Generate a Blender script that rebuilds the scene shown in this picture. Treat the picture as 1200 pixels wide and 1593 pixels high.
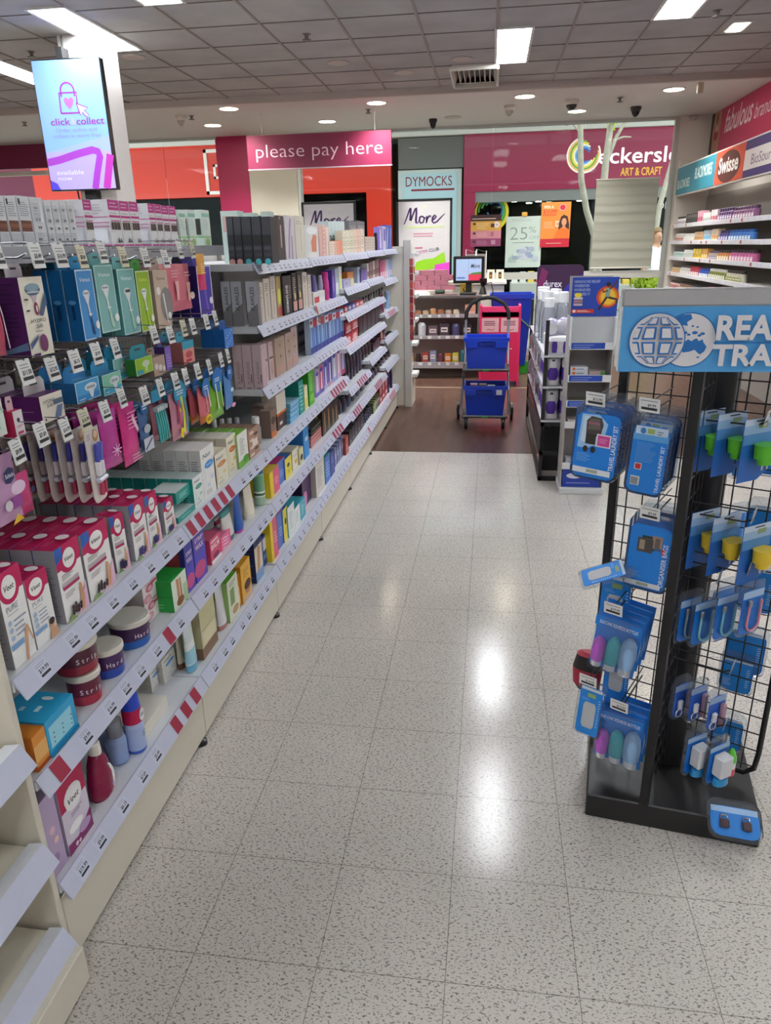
import bpy, math, random
from math import pi, sin, cos, radians, sqrt
from mathutils import Matrix, Vector
random.seed(11)
S = bpy.context.scene
for o in list(bpy.data.objects): bpy.data.objects.remove(o)
COL = S.collection

# ------------------------------------------------------------------ camera, world, exposure
F, YAW, PIT, ROLL, EYE = 1122.35, .14471, .353346, -.0218143, 1.60773     # focal length in pixels of the 1200x1593 frame
fwd = Vector((-sin(YAW)*cos(PIT), cos(YAW)*cos(PIT), -sin(PIT)))
rt = Vector((cos(YAW), sin(YAW), 0)); upv = rt.cross(fwd)
RT = rt*cos(ROLL)+upv*sin(ROLL); UP = -rt*sin(ROLL)+upv*cos(ROLL); FW = fwd
cam = bpy.data.cameras.new('camera'); cam.sensor_fit = 'VERTICAL'; cam.sensor_height = 36; cam.lens = F/1593*36
cam.clip_start = .02
cam_ob = bpy.data.objects.new('camera', cam); COL.objects.link(cam_ob); S.camera = cam_ob
cam_ob.matrix_world = Matrix(((RT.x, UP.x, -FW.x, 0), (RT.y, UP.y, -FW.y, 0), (RT.z, UP.z, -FW.z, EYE), (0, 0, 0, 1)))
EXPOSURE, SKY, LAMP, SPOT, GLOW = 1.32, 1.3, 15.0, 22.0, .15
S.view_settings.view_transform = 'Standard'; S.view_settings.look = 'None'
S.view_settings.exposure = EXPOSURE; S.view_settings.gamma = 1; S.view_settings.use_curve_mapping = False
S.cycles.use_denoising = True
S.cycles.max_bounces = 8; S.cycles.transparent_max_bounces = 24; S.cycles.caustics_reflective = False; S.cycles.caustics_refractive = False
S.cycles.sample_clamp_indirect = 6
W = bpy.data.worlds.new('daylight'); S.world = W; W.use_nodes = True
W.node_tree.nodes['Background'].inputs[0].default_value = (.86, .93, 1, 1); W.node_tree.nodes['Background'].inputs[1].default_value = SKY

def PY(px, x, z):            # where along the aisle a point of the line (x, z) is seen in column px of the photo
    t = (px-600)/F
    return -(x*(RT.x-t*FW.x)+(z-EYE)*(RT.z-t*FW.z))/(RT.y-t*FW.y)
def PZ(py, x, y):            # how high a point above (x, y) is seen in row py
    t = -(py-796.5)/F
    return EYE-(x*(UP.x-t*FW.x)+y*(UP.y-t*FW.y))/(UP.z-t*FW.z)
def PX(px, y, z):
    t = (px-600)/F
    return -(y*(RT.y-t*FW.y)+(z-EYE)*(RT.z-t*FW.z))/(RT.x-t*FW.x)

# ------------------------------------------------------------------ materials
def lin(h):
    h = h.lstrip('#'); c = [int(h[i:i+2], 16)/255 for i in (0, 2, 4)]
    return tuple(v/12.92 if v <= .04045 else ((v+.055)/1.055)**2.4 for v in c)+(1,)
MATS = {}
def M(h, rough=.5, metal=0., var=.05, scale=60, emit=0., coat=0.):
    k = (h, rough, metal, var, scale, emit, coat)
    if k in MATS: return MATS[k]
    m = bpy.data.materials.new('surface_'+h.lstrip('#')); m.use_nodes = True; nt = m.node_tree; b = nt.nodes['Principled BSDF']
    b.inputs['Roughness'].default_value = rough; b.inputs['Metallic'].default_value = metal; b.inputs['Coat Weight'].default_value = coat
    n = nt.nodes.new('ShaderNodeTexNoise'); n.inputs['Scale'].default_value = scale; n.inputs['Detail'].default_value = 2
    tc = nt.nodes.new('ShaderNodeTexCoord'); nt.links.new(tc.outputs['Object'], n.inputs['Vector'])
    r = nt.nodes.new('ShaderNodeMapRange'); r.inputs[3].default_value = 1-var; r.inputs[4].default_value = 1+var
    nt.links.new(n.outputs['Fac'], r.inputs[0])
    x = nt.nodes.new('ShaderNodeMix'); x.data_type = 'RGBA'; x.blend_type = 'MULTIPLY'; x.inputs[0].default_value = 1
    x.inputs[6].default_value = lin(h); nt.links.new(r.outputs[0], x.inputs[7]); nt.links.new(x.outputs[2], b.inputs['Base Color'])
    if emit:
        b.inputs['Emission Color'].default_value = lin(h); b.inputs['Emission Strength'].default_value = emit
    MATS[k] = m; return m
def clear(h='ffffff', gloss=.12, rough=.08, name='clear_plastic', haze=0.):
    k = (name, h, gloss, rough, haze)
    if k in MATS: return MATS[k]
    m = bpy.data.materials.new(name); m.use_nodes = True; nt = m.node_tree; nt.nodes.clear()
    out = nt.nodes.new('ShaderNodeOutputMaterial'); t = nt.nodes.new('ShaderNodeBsdfTransparent'); t.inputs[0].default_value = lin(h)
    g = nt.nodes.new('ShaderNodeBsdfGlossy'); g.inputs['Roughness'].default_value = rough
    fr = nt.nodes.new('ShaderNodeLayerWeight'); fr.inputs[0].default_value = gloss
    mx = nt.nodes.new('ShaderNodeMixShader'); nt.links.new(fr.outputs['Fresnel'], mx.inputs[0])
    src = t
    if haze:
        d = nt.nodes.new('ShaderNodeBsdfDiffuse'); d.inputs[0].default_value = (.8, .82, .86, 1)
        m2 = nt.nodes.new('ShaderNodeMixShader'); m2.inputs[0].default_value = haze
        nt.links.new(t.outputs[0], m2.inputs[1]); nt.links.new(d.outputs[0], m2.inputs[2]); src = m2
    nt.links.new(src.outputs[0], mx.inputs[1]); nt.links.new(g.outputs[0], mx.inputs[2]); nt.links.new(mx.outputs[0], out.inputs[0])
    MATS[k] = m; return m
def custom(name, rough=.5):
    m = bpy.data.materials.new(name); m.use_nodes = True; b = m.node_tree.nodes['Principled BSDF']; b.inputs['Roughness'].default_value = rough
    return m, m.node_tree, b

# ------------------------------------------------------------------ mesh builder
GL = {}
def glyphs(s, bold=0., shear=0., res=3):
    k = (s, bold, shear, res)
    if k in GL: return GL[k]
    c = bpy.data.curves.new('t', 'FONT'); c.body = s; c.offset = bold; c.shear = shear; c.resolution_u = res
    o = bpy.data.objects.new('t', c); me = o.to_mesh()
    v = [(p.co.x, p.co.y) for p in me.vertices]; f = [tuple(p.vertices) for p in me.polygons]
    o.to_mesh_clear(); bpy.data.objects.remove(o); bpy.data.curves.remove(c)
    x0 = min(p[0] for p in v); x1 = max(p[0] for p in v); v = [(a-x0, b) for a, b in v]
    GL[k] = (v, f, x1-x0); return GL[k]
class MB:
    def __init__(s): s.v = []; s.f = []; s.mi = []; s.sm = []; s.mats = []; s.lift = 0.; s.T = None
    def idx(s, m):
        if isinstance(m, str): m = M(m)
        if m not in s.mats: s.mats.append(m)
        return s.mats.index(m)
    def add(s, vs, fs, m, smooth=False):
        b = len(s.v); i = s.idx(m)
        if s.T is not None: vs = [s.T @ Vector(p) for p in vs]
        s.v += [tuple(p) for p in vs]
        for f in fs: s.f.append(tuple(b+k for k in f)); s.mi.append(i); s.sm.append(smooth)
        return s
    def box(s, x0, x1, y0, y1, z0, z1, m, front=None, left=None, right=None, top=None, back=None, bottom=None):
        v = [(x0, y0, z0), (x1, y0, z0), (x1, y1, z0), (x0, y1, z0), (x0, y0, z1), (x1, y0, z1), (x1, y1, z1), (x0, y1, z1)]
        q = [((0, 1, 5, 4), front), ((1, 2, 6, 5), right), ((2, 3, 7, 6), back), ((3, 0, 4, 7), left), ((4, 5, 6, 7), top), ((3, 2, 1, 0), bottom)]
        b = len(s.v); vv = v if s.T is None else [tuple(s.T @ Vector(p)) for p in v]
        s.v += vv
        for f, mm in q: s.f.append(tuple(b+k for k in f)); s.mi.append(s.idx(mm or m)); s.sm.append(False)
        return s
    def bev(s, x0, x1, y0, y1, z0, z1, m, r=.004):         # box with chamfered edges
        xs, ys, zs = (x0, x1), (y0, y1), (z0, z1); v = []; ix = {}
        for a in (0, 1):
            for b in (0, 1):
                for c in (0, 1):
                    X, Y, Z = xs[a], ys[b], zs[c]; sx, sy, sz = (1-2*a)*r, (1-2*b)*r, (1-2*c)*r
                    for n, p in enumerate(((X, Y+sy, Z+sz), (X+sx, Y, Z+sz), (X+sx, Y+sy, Z))): ix[a, b, c, n] = len(v); v.append(p)
        f = []
        for a in (0, 1):
            f.append([ix[a, b, c, 0] for b, c in ((0, 0), (0, 1), (1, 1), (1, 0))][::1 if a == 0 else -1])
            f.append([ix[b, a, c, 1] for b, c in ((0, 0), (1, 0), (1, 1), (0, 1))][::1 if a == 0 else -1])
            f.append([ix[b, c, a, 2] for b, c in ((0, 0), (0, 1), (1, 1), (1, 0))][::1 if a == 0 else -1])
            for b in (0, 1):
                f.append([ix[a, b, 0, 0], ix[a, b, 1, 0], ix[a, b, 1, 1], ix[a, b, 0, 1]])
                f.append([ix[a, 0, b, 0], ix[a, 1, b, 0], ix[a, 1, b, 2], ix[a, 0, b, 2]])
                f.append([ix[0, a, b, 1], ix[1, a, b, 1], ix[1, a, b, 2], ix[0, a, b, 2]])
                for c in (0, 1): f.append([ix[a, b, c, n] for n in (0, 1, 2)])
        return s.add(v, f, m)
    def lathe(s, prof, mats, n=20, cx=0, cy=0, sx=1., sy=1., smooth=True, cap0=True, cap1=True):
        # prof: list of (z, r); mats: one material or one per segment
        v = []; L = len(prof)
        for z, r in prof: v += [(cx+r*sx*cos(2*pi*k/n), cy+r*sy*sin(2*pi*k/n), z) for k in range(n)]
        ml = mats if isinstance(mats, (list, tuple)) else [mats]*(L-1)
        for j in range(L-1): 
            ring = v[j*n:(j+2)*n]
            s.add(ring, [(k, (k+1) % n, n+(k+1) % n, n+k) for k in range(n)], ml[j], smooth)
        if cap0: s.add(v[:n], [tuple(range(n))[::-1]], ml[0])
        if cap1: s.add(v[-n:], [tuple(range(n))], ml[-1])
        return s
    def loft(s, secs, mats, n=20, smooth=True, cap0=True, cap1=True):
        # secs: (z, cx, cy, rx, ry, power): superellipse sections
        rings = []
        for z, cx, cy, rx, ry, p in secs:
            e = 2./p
            rings.append([(cx+rx*math.copysign(abs(cos(a))**e, cos(a)), cy+ry*math.copysign(abs(sin(a))**e, sin(a)), z) for a in [2*pi*k/n for k in range(n)]])
        ml = mats if isinstance(mats, (list, tuple)) else [mats]*(len(secs)-1)
        for j in range(len(secs)-1): s.add(rings[j]+rings[j+1], [(k, (k+1) % n, n+(k+1) % n, n+k) for k in range(n)], ml[j], smooth)
        if cap0: s.add(rings[0], [tuple(range(n))[::-1]], ml[0])
        if cap1: s.add(rings[-1], [tuple(range(n))], ml[-1])
        return s
    def prism(s, pts, y0, y1, m, side=None):                # outline in x-z, from y0 (front) to y1
        n = len(pts); v = [(a, y0, b) for a, b in pts]+[(a, y1, b) for a, b in pts]
        s.add(v, [tuple(range(n)), tuple(range(n, 2*n))[::-1]], m)
        return s.add(v, [(k, n+k, n+(k+1) % n, (k+1) % n) for k in range(n)], side or m)
    def slab(s, pts, z0, z1, m, side=None):                 # outline in x-y
        n = len(pts); v = [(a, b, z0) for a, b in pts]+[(a, b, z1) for a, b in pts]
        s.add(v, [tuple(range(n))[::-1], tuple(range(n, 2*n))], m)
        return s.add(v, [(k, (k+1) % n, n+(k+1) % n, n+k) for k in range(n)], side or m)
    def tube(s, pts, r, m, n=8, caps=True, closed=False):
        P = [Vector(p) for p in pts]; L = len(P); rings = []; prev = None
        rr = r if isinstance(r, (list, tuple)) else [r]*L
        for i in range(L):
            if closed: d = P[(i+1) % L]-P[i-1]
            else: d = (P[min(i+1, L-1)]-P[max(i-1, 0)])
            d.normalize()
            if prev is None: a = d.orthogonal().normalized()
            else:
                a = prev-d*prev.dot(d); a = a.normalized() if a.length > 1e-6 else d.orthogonal().normalized()
            prev = a; b = d.cross(a)
            rings.append([P[i]+a*rr[i]*cos(2*pi*k/n)+b*rr[i]*sin(2*pi*k/n) for k in range(n)])
        vs = [p for r_ in rings for p in r_]; fs = []
        for i in range(L if closed else L-1):
            j = (i+1) % L
            fs += [(i*n+k, i*n+(k+1) % n, j*n+(k+1) % n, j*n+k) for k in range(n)]
        s.add(vs, fs, m, True)
        if caps and not closed: s.add(rings[0], [tuple(range(n))[::-1]], m); s.add(rings[-1], [tuple(range(n))], m)
        return s
    # ---- artwork printed on a face: fr = (origin, u, v)
    def pt(s, fr, u, v):
        o, U, V = fr; n = (U[1]*V[2]-U[2]*V[1], U[2]*V[0]-U[0]*V[2], U[0]*V[1]-U[1]*V[0])
        return tuple(o[i]+U[i]*u+V[i]*v+n[i]*s.lift for i in range(3))
    def poly(s, fr, pts, m):
        s.lift += .00025; return s.add([s.pt(fr, u, v) for u, v in pts], [tuple(range(len(pts)))], m)
    def rect(s, fr, u0, v0, u1, v1, m): return s.poly(fr, [(u0, v0), (u1, v0), (u1, v1), (u0, v1)], m)
    def ell(s, fr, u, v, ru, rv, m, n=18, rot=0.):
        return s.poly(fr, [(u+ru*cos(a)*cos(rot)-rv*sin(a)*sin(rot), v+ru*cos(a)*sin(rot)+rv*sin(a)*cos(rot)) for a in [2*pi*k/n for k in range(n)]], m)
    def ring(s, fr, u, v, r, w, m, n=28, a0=0., a1=2*pi):
        s.lift += .00025; A = [a0+(a1-a0)*k/n for k in range(n+1)]
        vs = [s.pt(fr, u+(r-w/2)*cos(a), v+(r-w/2)*sin(a)) for a in A]+[s.pt(fr, u+(r+w/2)*cos(a), v+(r+w/2)*sin(a)) for a in A]
        return s.add(vs, [(k, n+1+k, n+2+k, k+1) for k in range(n)], m)
    def stroke(s, fr, pts, w, m):
        s.lift += .00025; L = len(pts); ww = w if isinstance(w, (list, tuple)) else [w]*L; vs = []
        for i in range(L):
            a = pts[max(i-1, 0)]; b = pts[min(i+1, L-1)]; dx, dy = b[0]-a[0], b[1]-a[1]; l = math.hypot(dx, dy) or 1
            nx, ny = -dy/l*ww[i]/2, dx/l*ww[i]/2
            vs += [s.pt(fr, pts[i][0]-nx, pts[i][1]-ny), s.pt(fr, pts[i][0]+nx, pts[i][1]+ny)]
        return s.add(vs, [(2*i, 2*i+2, 2*i+3, 2*i+1) for i in range(L-1)], m)
    def txt(s, fr, t, u, v, h, m, bold=0., shear=0., rot=0., width=None, al="c", res=3):
        # h: cap height; width: stretch to this width; (u, v) baseline middle / left
        g, f, w = glyphs(t, bold, shear, res); k = h/.69; kx = width/w if width else k; off = -w*kx/2 if al == 'c' else 0
        s.lift += .00025; cr, sr = cos(rot), sin(rot)
        return s.add([s.pt(fr, u+(off+a*kx)*cr-b*k*sr, v+(off+a*kx)*sr+b*k*cr) for a, b in g], f, m)
    def lines(s, fr, u0, v0, u1, v1, n, m, fill=.45, ragged=.35):          # small print
        rnd = random.Random(n*7+int(u0*1e4)); st = (v1-v0)/n
        for k in range(n):
            e = u1-(u1-u0)*ragged*rnd.random(); s.rect(fr, u0, v0+st*(k+.3), e, v0+st*(k+.3+fill), m); s.lift -= .00025
        s.lift += .00025; return s
    def build(s, name, parent=None, loc=(0, 0, 0), rz=0.):
        me = bpy.data.meshes.new(name); me.from_pydata(s.v, [], s.f)
        for m in s.mats: me.materials.append(m)
        me.polygons.foreach_set('material_index', s.mi); me.polygons.foreach_set('use_smooth', s.sm); me.update()
        o = bpy.data.objects.new(name, me); COL.objects.link(o); o.location = loc; o.rotation_euler = (0, 0, rz)
        if parent is not None: o.parent = parent
        return o
FRONT = lambda w: ((-w/2, 0, 0), (1, 0, 0), (0, 0, 1))
LEFT = lambda w, d: ((-w/2, d, 0), (0, -1, 0), (0, 0, 1))
RIGHT = lambda w, d: ((w/2, 0, 0), (0, 1, 0), (0, 0, 1))
TOP = lambda w, d, h: ((-w/2, 0, h), (1, 0, 0), (0, 1, 0))

# ------------------------------------------------------------------ objects
SEEN = {}
def tag(o, label, cat, group=None):
    n = len(label.split())
    if not 4 <= n <= 16: print('LABEL LENGTH', n, label)
    if label in SEEN: print('LABEL TWICE', label)
    SEEN[label] = 1
    o['label'] = label; o['category'] = cat
    if group: o['group'] = group
    return o
def empty(name, loc=(0, 0, 0), rz=0.):
    o = bpy.data.objects.new(name, None); COL.objects.link(o); o.location = loc; o.rotation_euler = (0, 0, rz); o.empty_display_size = .05
    return o
def thing(name, label, cat, loc=(0, 0, 0), rz=0., group=None): return tag(empty(name, loc, rz), label, cat, group)
def struct(o): o['kind'] = 'structure'; return o
def dup(o, loc, rz=None, label=None, cat=None, group=None, parent=None):
    c = o.copy(); COL.objects.link(c); c.location = loc
    if rz is not None: c.rotation_euler = (c.rotation_euler.x, c.rotation_euler.y, rz)
    for ch in list(o.children):
        d = ch.copy(); COL.objects.link(d); d.parent = c
        for g in list(ch.children): e = g.copy(); COL.objects.link(e); e.parent = d
    if parent is not None: c.parent = parent
    if label: tag(c, label, cat or o['category'], group)
    return c
ORD = ['first', 'second', 'third', 'fourth', 'fifth', 'sixth', 'seventh', 'eighth', 'ninth', 'tenth', 'eleventh', 'twelfth', 'thirteenth', 'fourteenth', 'fifteenth', 'sixteenth', 'seventeenth', 'eighteenth', 'nineteenth', 'twentieth']
# ------------------------------------------------------------------ the room
GY = 11.4            # glass shopfront
CZ, SZ = 3.226, 3.158    # tiled ceiling, plaster soffit by the glass
m, nt, b = custom('speckled_vinyl', .22)
tc = nt.nodes.new('ShaderNodeTexCoord')
def node(nt, t, **kw):
    n = nt.nodes.new(t)
    for k, v in kw.items(): setattr(n, k, v)
    return n
def ramp(nt, src, stops):
    r = nt.nodes.new('ShaderNodeValToRGB'); e = r.color_ramp.elements
    while len(e) < len(stops): e.new(.5)
    for k, (p, c) in enumerate(stops): e[k].position = p; e[k].color = c if len(c) == 4 else (*c, 1)
    nt.links.new(src, r.inputs[0]); return r
def mul(nt, a, b_, fac=1.):
    x = nt.nodes.new('ShaderNodeMix'); x.data_type = 'RGBA'; x.blend_type = 'MULTIPLY'; x.inputs[0].default_value = fac
    nt.links.new(a, x.inputs[6]); nt.links.new(b_, x.inputs[7]); return x.outputs[2]
def fleck(scale, lo, hi, dark, rotz=0., sx=1.):
    mp = node(nt, 'ShaderNodeMapping'); mp.inputs['Rotation'].default_value = (0, 0, rotz); mp.inputs['Scale'].default_value = (sx, 1, 1)
    nt.links.new(tc.outputs['Object'], mp.inputs[0])
    n = node(nt, 'ShaderNodeTexNoise'); n.inputs['Scale'].default_value = scale; n.inputs['Detail'].default_value = 1.5; n.inputs['Roughness'].default_value = .5
    nt.links.new(mp.outputs[0], n.inputs['Vector'])
    return ramp(nt, n.outputs['Fac'], [(lo, (dark, dark*.97, dark*.95)), (hi, (1, 1, 1))]).outputs[0]
bn = node(nt, 'ShaderNodeTexNoise'); bn.inputs['Scale'].default_value = 1.4; bn.inputs['Detail'].default_value = 4; nt.links.new(tc.outputs['Object'], bn.inputs[0])
base = ramp(nt, bn.outputs['Fac'], [(.3, lin('c7c0b8')), (.7, lin('d6cec6'))]).outputs[0]
c1 = mul(nt, base, fleck(200, .36, .395, .42, .5, .5)); c1 = mul(nt, c1, fleck(250, .35, .385, .42, -.9, .55)); c1 = mul(nt, c1, fleck(300, .31, .34, .45))
sp = node(nt, 'ShaderNodeSeparateXYZ'); nt.links.new(tc.outputs['Object'], sp.inputs[0])
def mth(op, a, v=None):
    n = node(nt, 'ShaderNodeMath', operation=op); nt.links.new(a, n.inputs[0])
    if v is not None:
        if hasattr(v, 'is_linked'): nt.links.new(v, n.inputs[1])
        else: n.inputs[1].default_value = v
    return n.outputs[0]
TILE = .305
def seam(src, off):
    a = mth('FRACT', mth('DIVIDE', mth('SUBTRACT', src, off), TILE)); a = mth('ABSOLUTE', mth('SUBTRACT', a, .5)); return mth('GREATER_THAN', a, .5-.0036)
sm = mth('MAXIMUM', seam(sp.outputs[0], -.36389-TILE*40), seam(sp.outputs[1], 1.19776-TILE*40))
sc = ramp(nt, sm, [(0, (1, 1, 1)), (1, (.5, .48, .46))]).outputs[0]
nt.links.new(mul(nt, c1, sc), b.inputs['Base Color'])
rn = node(nt, 'ShaderNodeMapRange'); rn.inputs[3].default_value = .13; rn.inputs[4].default_value = .20; b.inputs['Specular IOR Level'].default_value = .32; nt.links.new(bn.outputs['Fac'], rn.inputs[0]); nt.links.new(rn.outputs[0], b.inputs['Roughness'])
VINYL = m
struct(MB().box(-8, 3.1, -4, 5.76, -.1, 0, VINYL).build('floor'))
m, nt, b = custom('brown_boards', .28); tc = nt.nodes.new('ShaderNodeTexCoord')
mp = node(nt, 'ShaderNodeMapping'); mp.inputs['Scale'].default_value = (5, .7, 1); nt.links.new(tc.outputs['Object'], mp.inputs[0])
n = node(nt, 'ShaderNodeTexNoise'); n.inputs['Scale'].default_value = 4; n.inputs['Detail'].default_value = 6; nt.links.new(mp.outputs[0], n.inputs[0])
nt.links.new(ramp(nt, n.outputs['Fac'], [(.3, lin('4a352d')), (.7, lin('654a3e'))]).outputs[0], b.inputs['Base Color'])
struct(MB().box(-8, 3.1, 5.76, GY+.05, -.1, 0, m).build('floor_wood'))
struct(MB().box(-1.1, .5, 8.6, 8.66, 0, .004, '8b7460').build('trim_1'))
mallf, nt, b = custom('mall_tiles', .2); n = node(nt, 'ShaderNodeTexChecker'); n.inputs['Scale'].default_value = 1.2
n.inputs[1].default_value = lin('cfcac0'); n.inputs[2].default_value = lin('bdb8ae'); tc = nt.nodes.new('ShaderNodeTexCoord'); nt.links.new(tc.outputs['Object'], n.inputs[0]); nt.links.new(n.outputs[0], b.inputs[0])
struct(MB().box(-16, 14, GY+.05, 24, -.1, 0, mallf).build('floor_mall'))
# ceiling of 600 mm tiles on T bars
ct, nt, b = custom('ceiling_tile', .9); tc = nt.nodes.new('ShaderNodeTexCoord'); n = node(nt, 'ShaderNodeTexNoise'); n.inputs['Scale'].default_value = 2.3; n.inputs['Detail'].default_value = 5
nt.links.new(tc.outputs['Object'], n.inputs[0]); nt.links.new(ramp(nt, n.outputs['Fac'], [(.35, lin('9f9e9e')), (.65, lin('aeadac'))]).outputs[0], b.inputs['Base Color'])
struct(MB().box(-8, 3.1, -4, 9.0, CZ, CZ+.1, ct).build('ceiling'))
g = MB()
k = -8+.005
x = -.0
xs = [-.005+.601*i for i in range(-13, 6)]
for x in xs: g.box(x-.010, x+.010, -4, 9.0, CZ-.008, CZ+.001, M('8f8781', .6))
ys = [9.0-.385-.58*i for i in range(0, 22)]
for y in ys: g.box(-8, 3.1, y-.006, y+.006, CZ-.005, CZ+.001, M('6f6863', .6))
struct(g.build('trim_2'))
PL = M('d3d1ce', .8); 
struct(MB().box(-8, 3.1, 8.98, 9.04, SZ, CZ+.1, M('b9aea8', .8)).build('wall_bulkhead'))
struct(MB().box(-8, 3.1, 9.04, GY+.15, SZ, SZ+.1, PL).build('ceiling_soffit'))
struct(MB().box(-8, 3.1, -4.1, -4, -.1, CZ+.1, M('d8d2cb', .8)).build('wall_front'))
struct(MB().box(-8.1, -8, -4, GY, -.1, CZ+.1, M('d8d2cb', .8)).build('wall_left'))
struct(MB().box(2.9, 3.0, -4, GY+.1, -.1, CZ+.1, M('cbc7c2', .8)).build('wall_right'))
# shopfront: jambs, pillars, panes
struct(MB().box(2.47, 2.9, GY-.02, GY+.1, 0, SZ, M('e3ddd4', .8)).build('wall_pier'))
AL = M('c9cdc8', .35, .6)
def bar(n, x0, x1, z0, z1, y0=GY-.03, y1=GY+.05, mm=None): return struct(MB().box(x0, x1, y0, y1, z0, z1, mm or AL).build('trim_%d' % n))
bar(3, 2.41, 2.47, 0, SZ); bar(4, -2.83, 2.41, SZ-.035, SZ); bar(5, -2.86, -2.81, 0, SZ)
bar(6, -2.81, 2.41, 1.10, 1.2, mm=M('c3c4bd', .4)); bar(7, -2.81, 2.41, 0, .1)
bar(8, -5.8, -4.05, SZ-.03, SZ)
struct(MB().box(-3.58, -2.86, GY-.05, GY+.3, 0, SZ, M('cbc8bb', .8)).build('wall_column'))
struct(MB().box(-4.07, -3.58, GY-.02, GY+.3, 0, SZ, M('ae1d55', .4)).build('wall_column_magenta'))
glass = clear('eef4f2', .10, .02, 'shop_glass')
for i, (a, c) in enumerate(((-2.81, -1.5), (-1.5, -.02), (-.02, 1.23), (1.23, 2.41))):
    struct(MB().box(a+.004, c-.004, GY, GY+.012, 1.2, SZ-.035, glass).build('window_%d' % (i+1)))
    struct(MB().box(a+.004, c-.004, GY, GY+.012, .1, 1.1, glass).build('window_%d' % (i+11)))
for i, (a, c) in enumerate(((-5.75, -4.9), (-4.9, -4.08))):
    struct(MB().box(a+.004, c-.004, GY, GY+.012, .0, SZ-.03, glass).build('window_%d' % (i+5)))
struct(MB().box(-8, -5.75, GY, GY+.012, 0, 2.8, glass).build('window_7'))
# dark magenta fascia over the left part of the shopfront
mb = MB(); pts = [(-8, 2.83), (-5.9, 2.83), (-5.72, 2.9), (-5.6, 3.02), (-5.55, SZ), (-8, SZ)]; mb.prism(pts, GY-.09, GY-.02, M('7a1a44', .4)); struct(mb.build('wall_fascia'))
bar(9, -8, -5.78, 2.74, 2.8, mm=M('d9d3c4', .5))
# ------------------------------------------------------------------ ceiling fittings
def ONZ(px, py, z):
    d = FW+RT*((px-600)/F)-UP*((py-796.5)/F); return Vector((0, 0, EYE))+d*((z-EYE)/d.z)
def ONY(px, py, y):
    d = FW+RT*((px-600)/F)-UP*((py-796.5)/F); return Vector((0, 0, EYE))+d*(y/d.y)
DIFF = M('f6fbff', .5, emit=LAMP, var=0.); SPOTM = M('fff6dc', .5, emit=SPOT, var=0.)
def troffer(x, y, label, w=.27, l=1.17, grp='ceiling light panels'):
    t = thing('ceiling_light', label, 'ceiling light', (x, y, CZ), 0, grp)
    f = MB(); W_ = w/2+.022; L_ = l/2+.022
    for a in ((-W_, -w/2, -L_, L_), (w/2, W_, -L_, L_), (-w/2, w/2, -L_, -l/2), (-w/2, w/2, l/2, L_)): f.box(*a, -.014, -.001, 'd8d5d0')
    f.build('frame', t); MB().box(-w/2, w/2, -l/2, l/2, -.011, -.004, DIFF).build('diffuser', t)
    return t
troffer(.135, 7.42, 'bright ceiling panel beside the air vent, straight above the aisle')
troffer(1.335, 6.23, 'bright ceiling panel cut by the top right frame edge')
troffer(-3.15, 6.18, 'long bright ceiling panel above the hanging advertising screen')
troffer(-4.5, 7.35, 'bright ceiling panel at far left behind the advertising screen')
troffer(-2.3, 5.07, 'bright ceiling panel barely showing at the top edge, left of centre')
for x, y in ((.135, 5.3), (2.3, 3.2), (2.3, -.5), (.3, -1.6), (-3.15, 2.6), (-3.15, -1), (-4.5, 3.7), (-2.3, 1.4), (-6.3, 6.2), (-6.3, 2.6)):  # unseen panels: first read off a floor reflection, others added to light the room
    o = troffer(x, y, 'ceiling panel out of view %.1f %.1f' % (x, y)); o['label'] = 'unseen ceiling light panel above the shop floor'
def downlight(px, py, label, r=.105):
    p = ONZ(px, py, SZ); t = thing('downlight', label, 'downlight', p, 0, 'round downlights in the soffit')
    f = MB(); f.lathe([(-.012, r), (-.012, r+.018), (0, r+.022)], M('e8e4dc'), 28, cap0=False, cap1=False); f.build('trim_ring', t)
    MB().lathe([(-.009, r), (-.001, r)], SPOTM, 28).build('lamp', t)
    a = bpy.data.lights.new('downlight_beam', 'AREA'); a.shape = 'DISK'; a.size = .18; a.energy = 10; a.spread = radians(115); a.color = (1, .98, .93); ao = bpy.data.objects.new('downlight_beam', a); COL.objects.link(ao); ao.parent = t; ao.location = (0, 0, -.014)
for px, py, l in ((170, 175, 'round downlight in the soffit beside the advertising screen edge'), (356, 168, 'round downlight in the soffit nearest the white dome camera'),
                  (331, 194, 'round downlight low in the soffit above the magenta pillar'), (586, 159, 'round downlight in the soffit above the pay sign, nearer one'),
                  (509, 188, 'round downlight in the soffit right above the pay sign lettering'), (817, 149, 'round downlight in the soffit below the bright aisle panel'),
                  (898, 172, 'round downlight in the soffit above the two bare trees'), (1049, 138, 'round downlight in the soffit nearest the right wall')):
    downlight(px, py, l)
p = ONZ(1148, 40, CZ); t = thing('downlight', 'small square downlight in the tiled ceiling at top right', 'downlight', p)
MB().box(-.075, .075, -.14, .14, -.012, -.001, M('dedad4')).build('trim_ring', t); MB().box(-.055, .055, -.12, .12, -.016, -.011, SPOTM).build('lamp', t)
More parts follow.
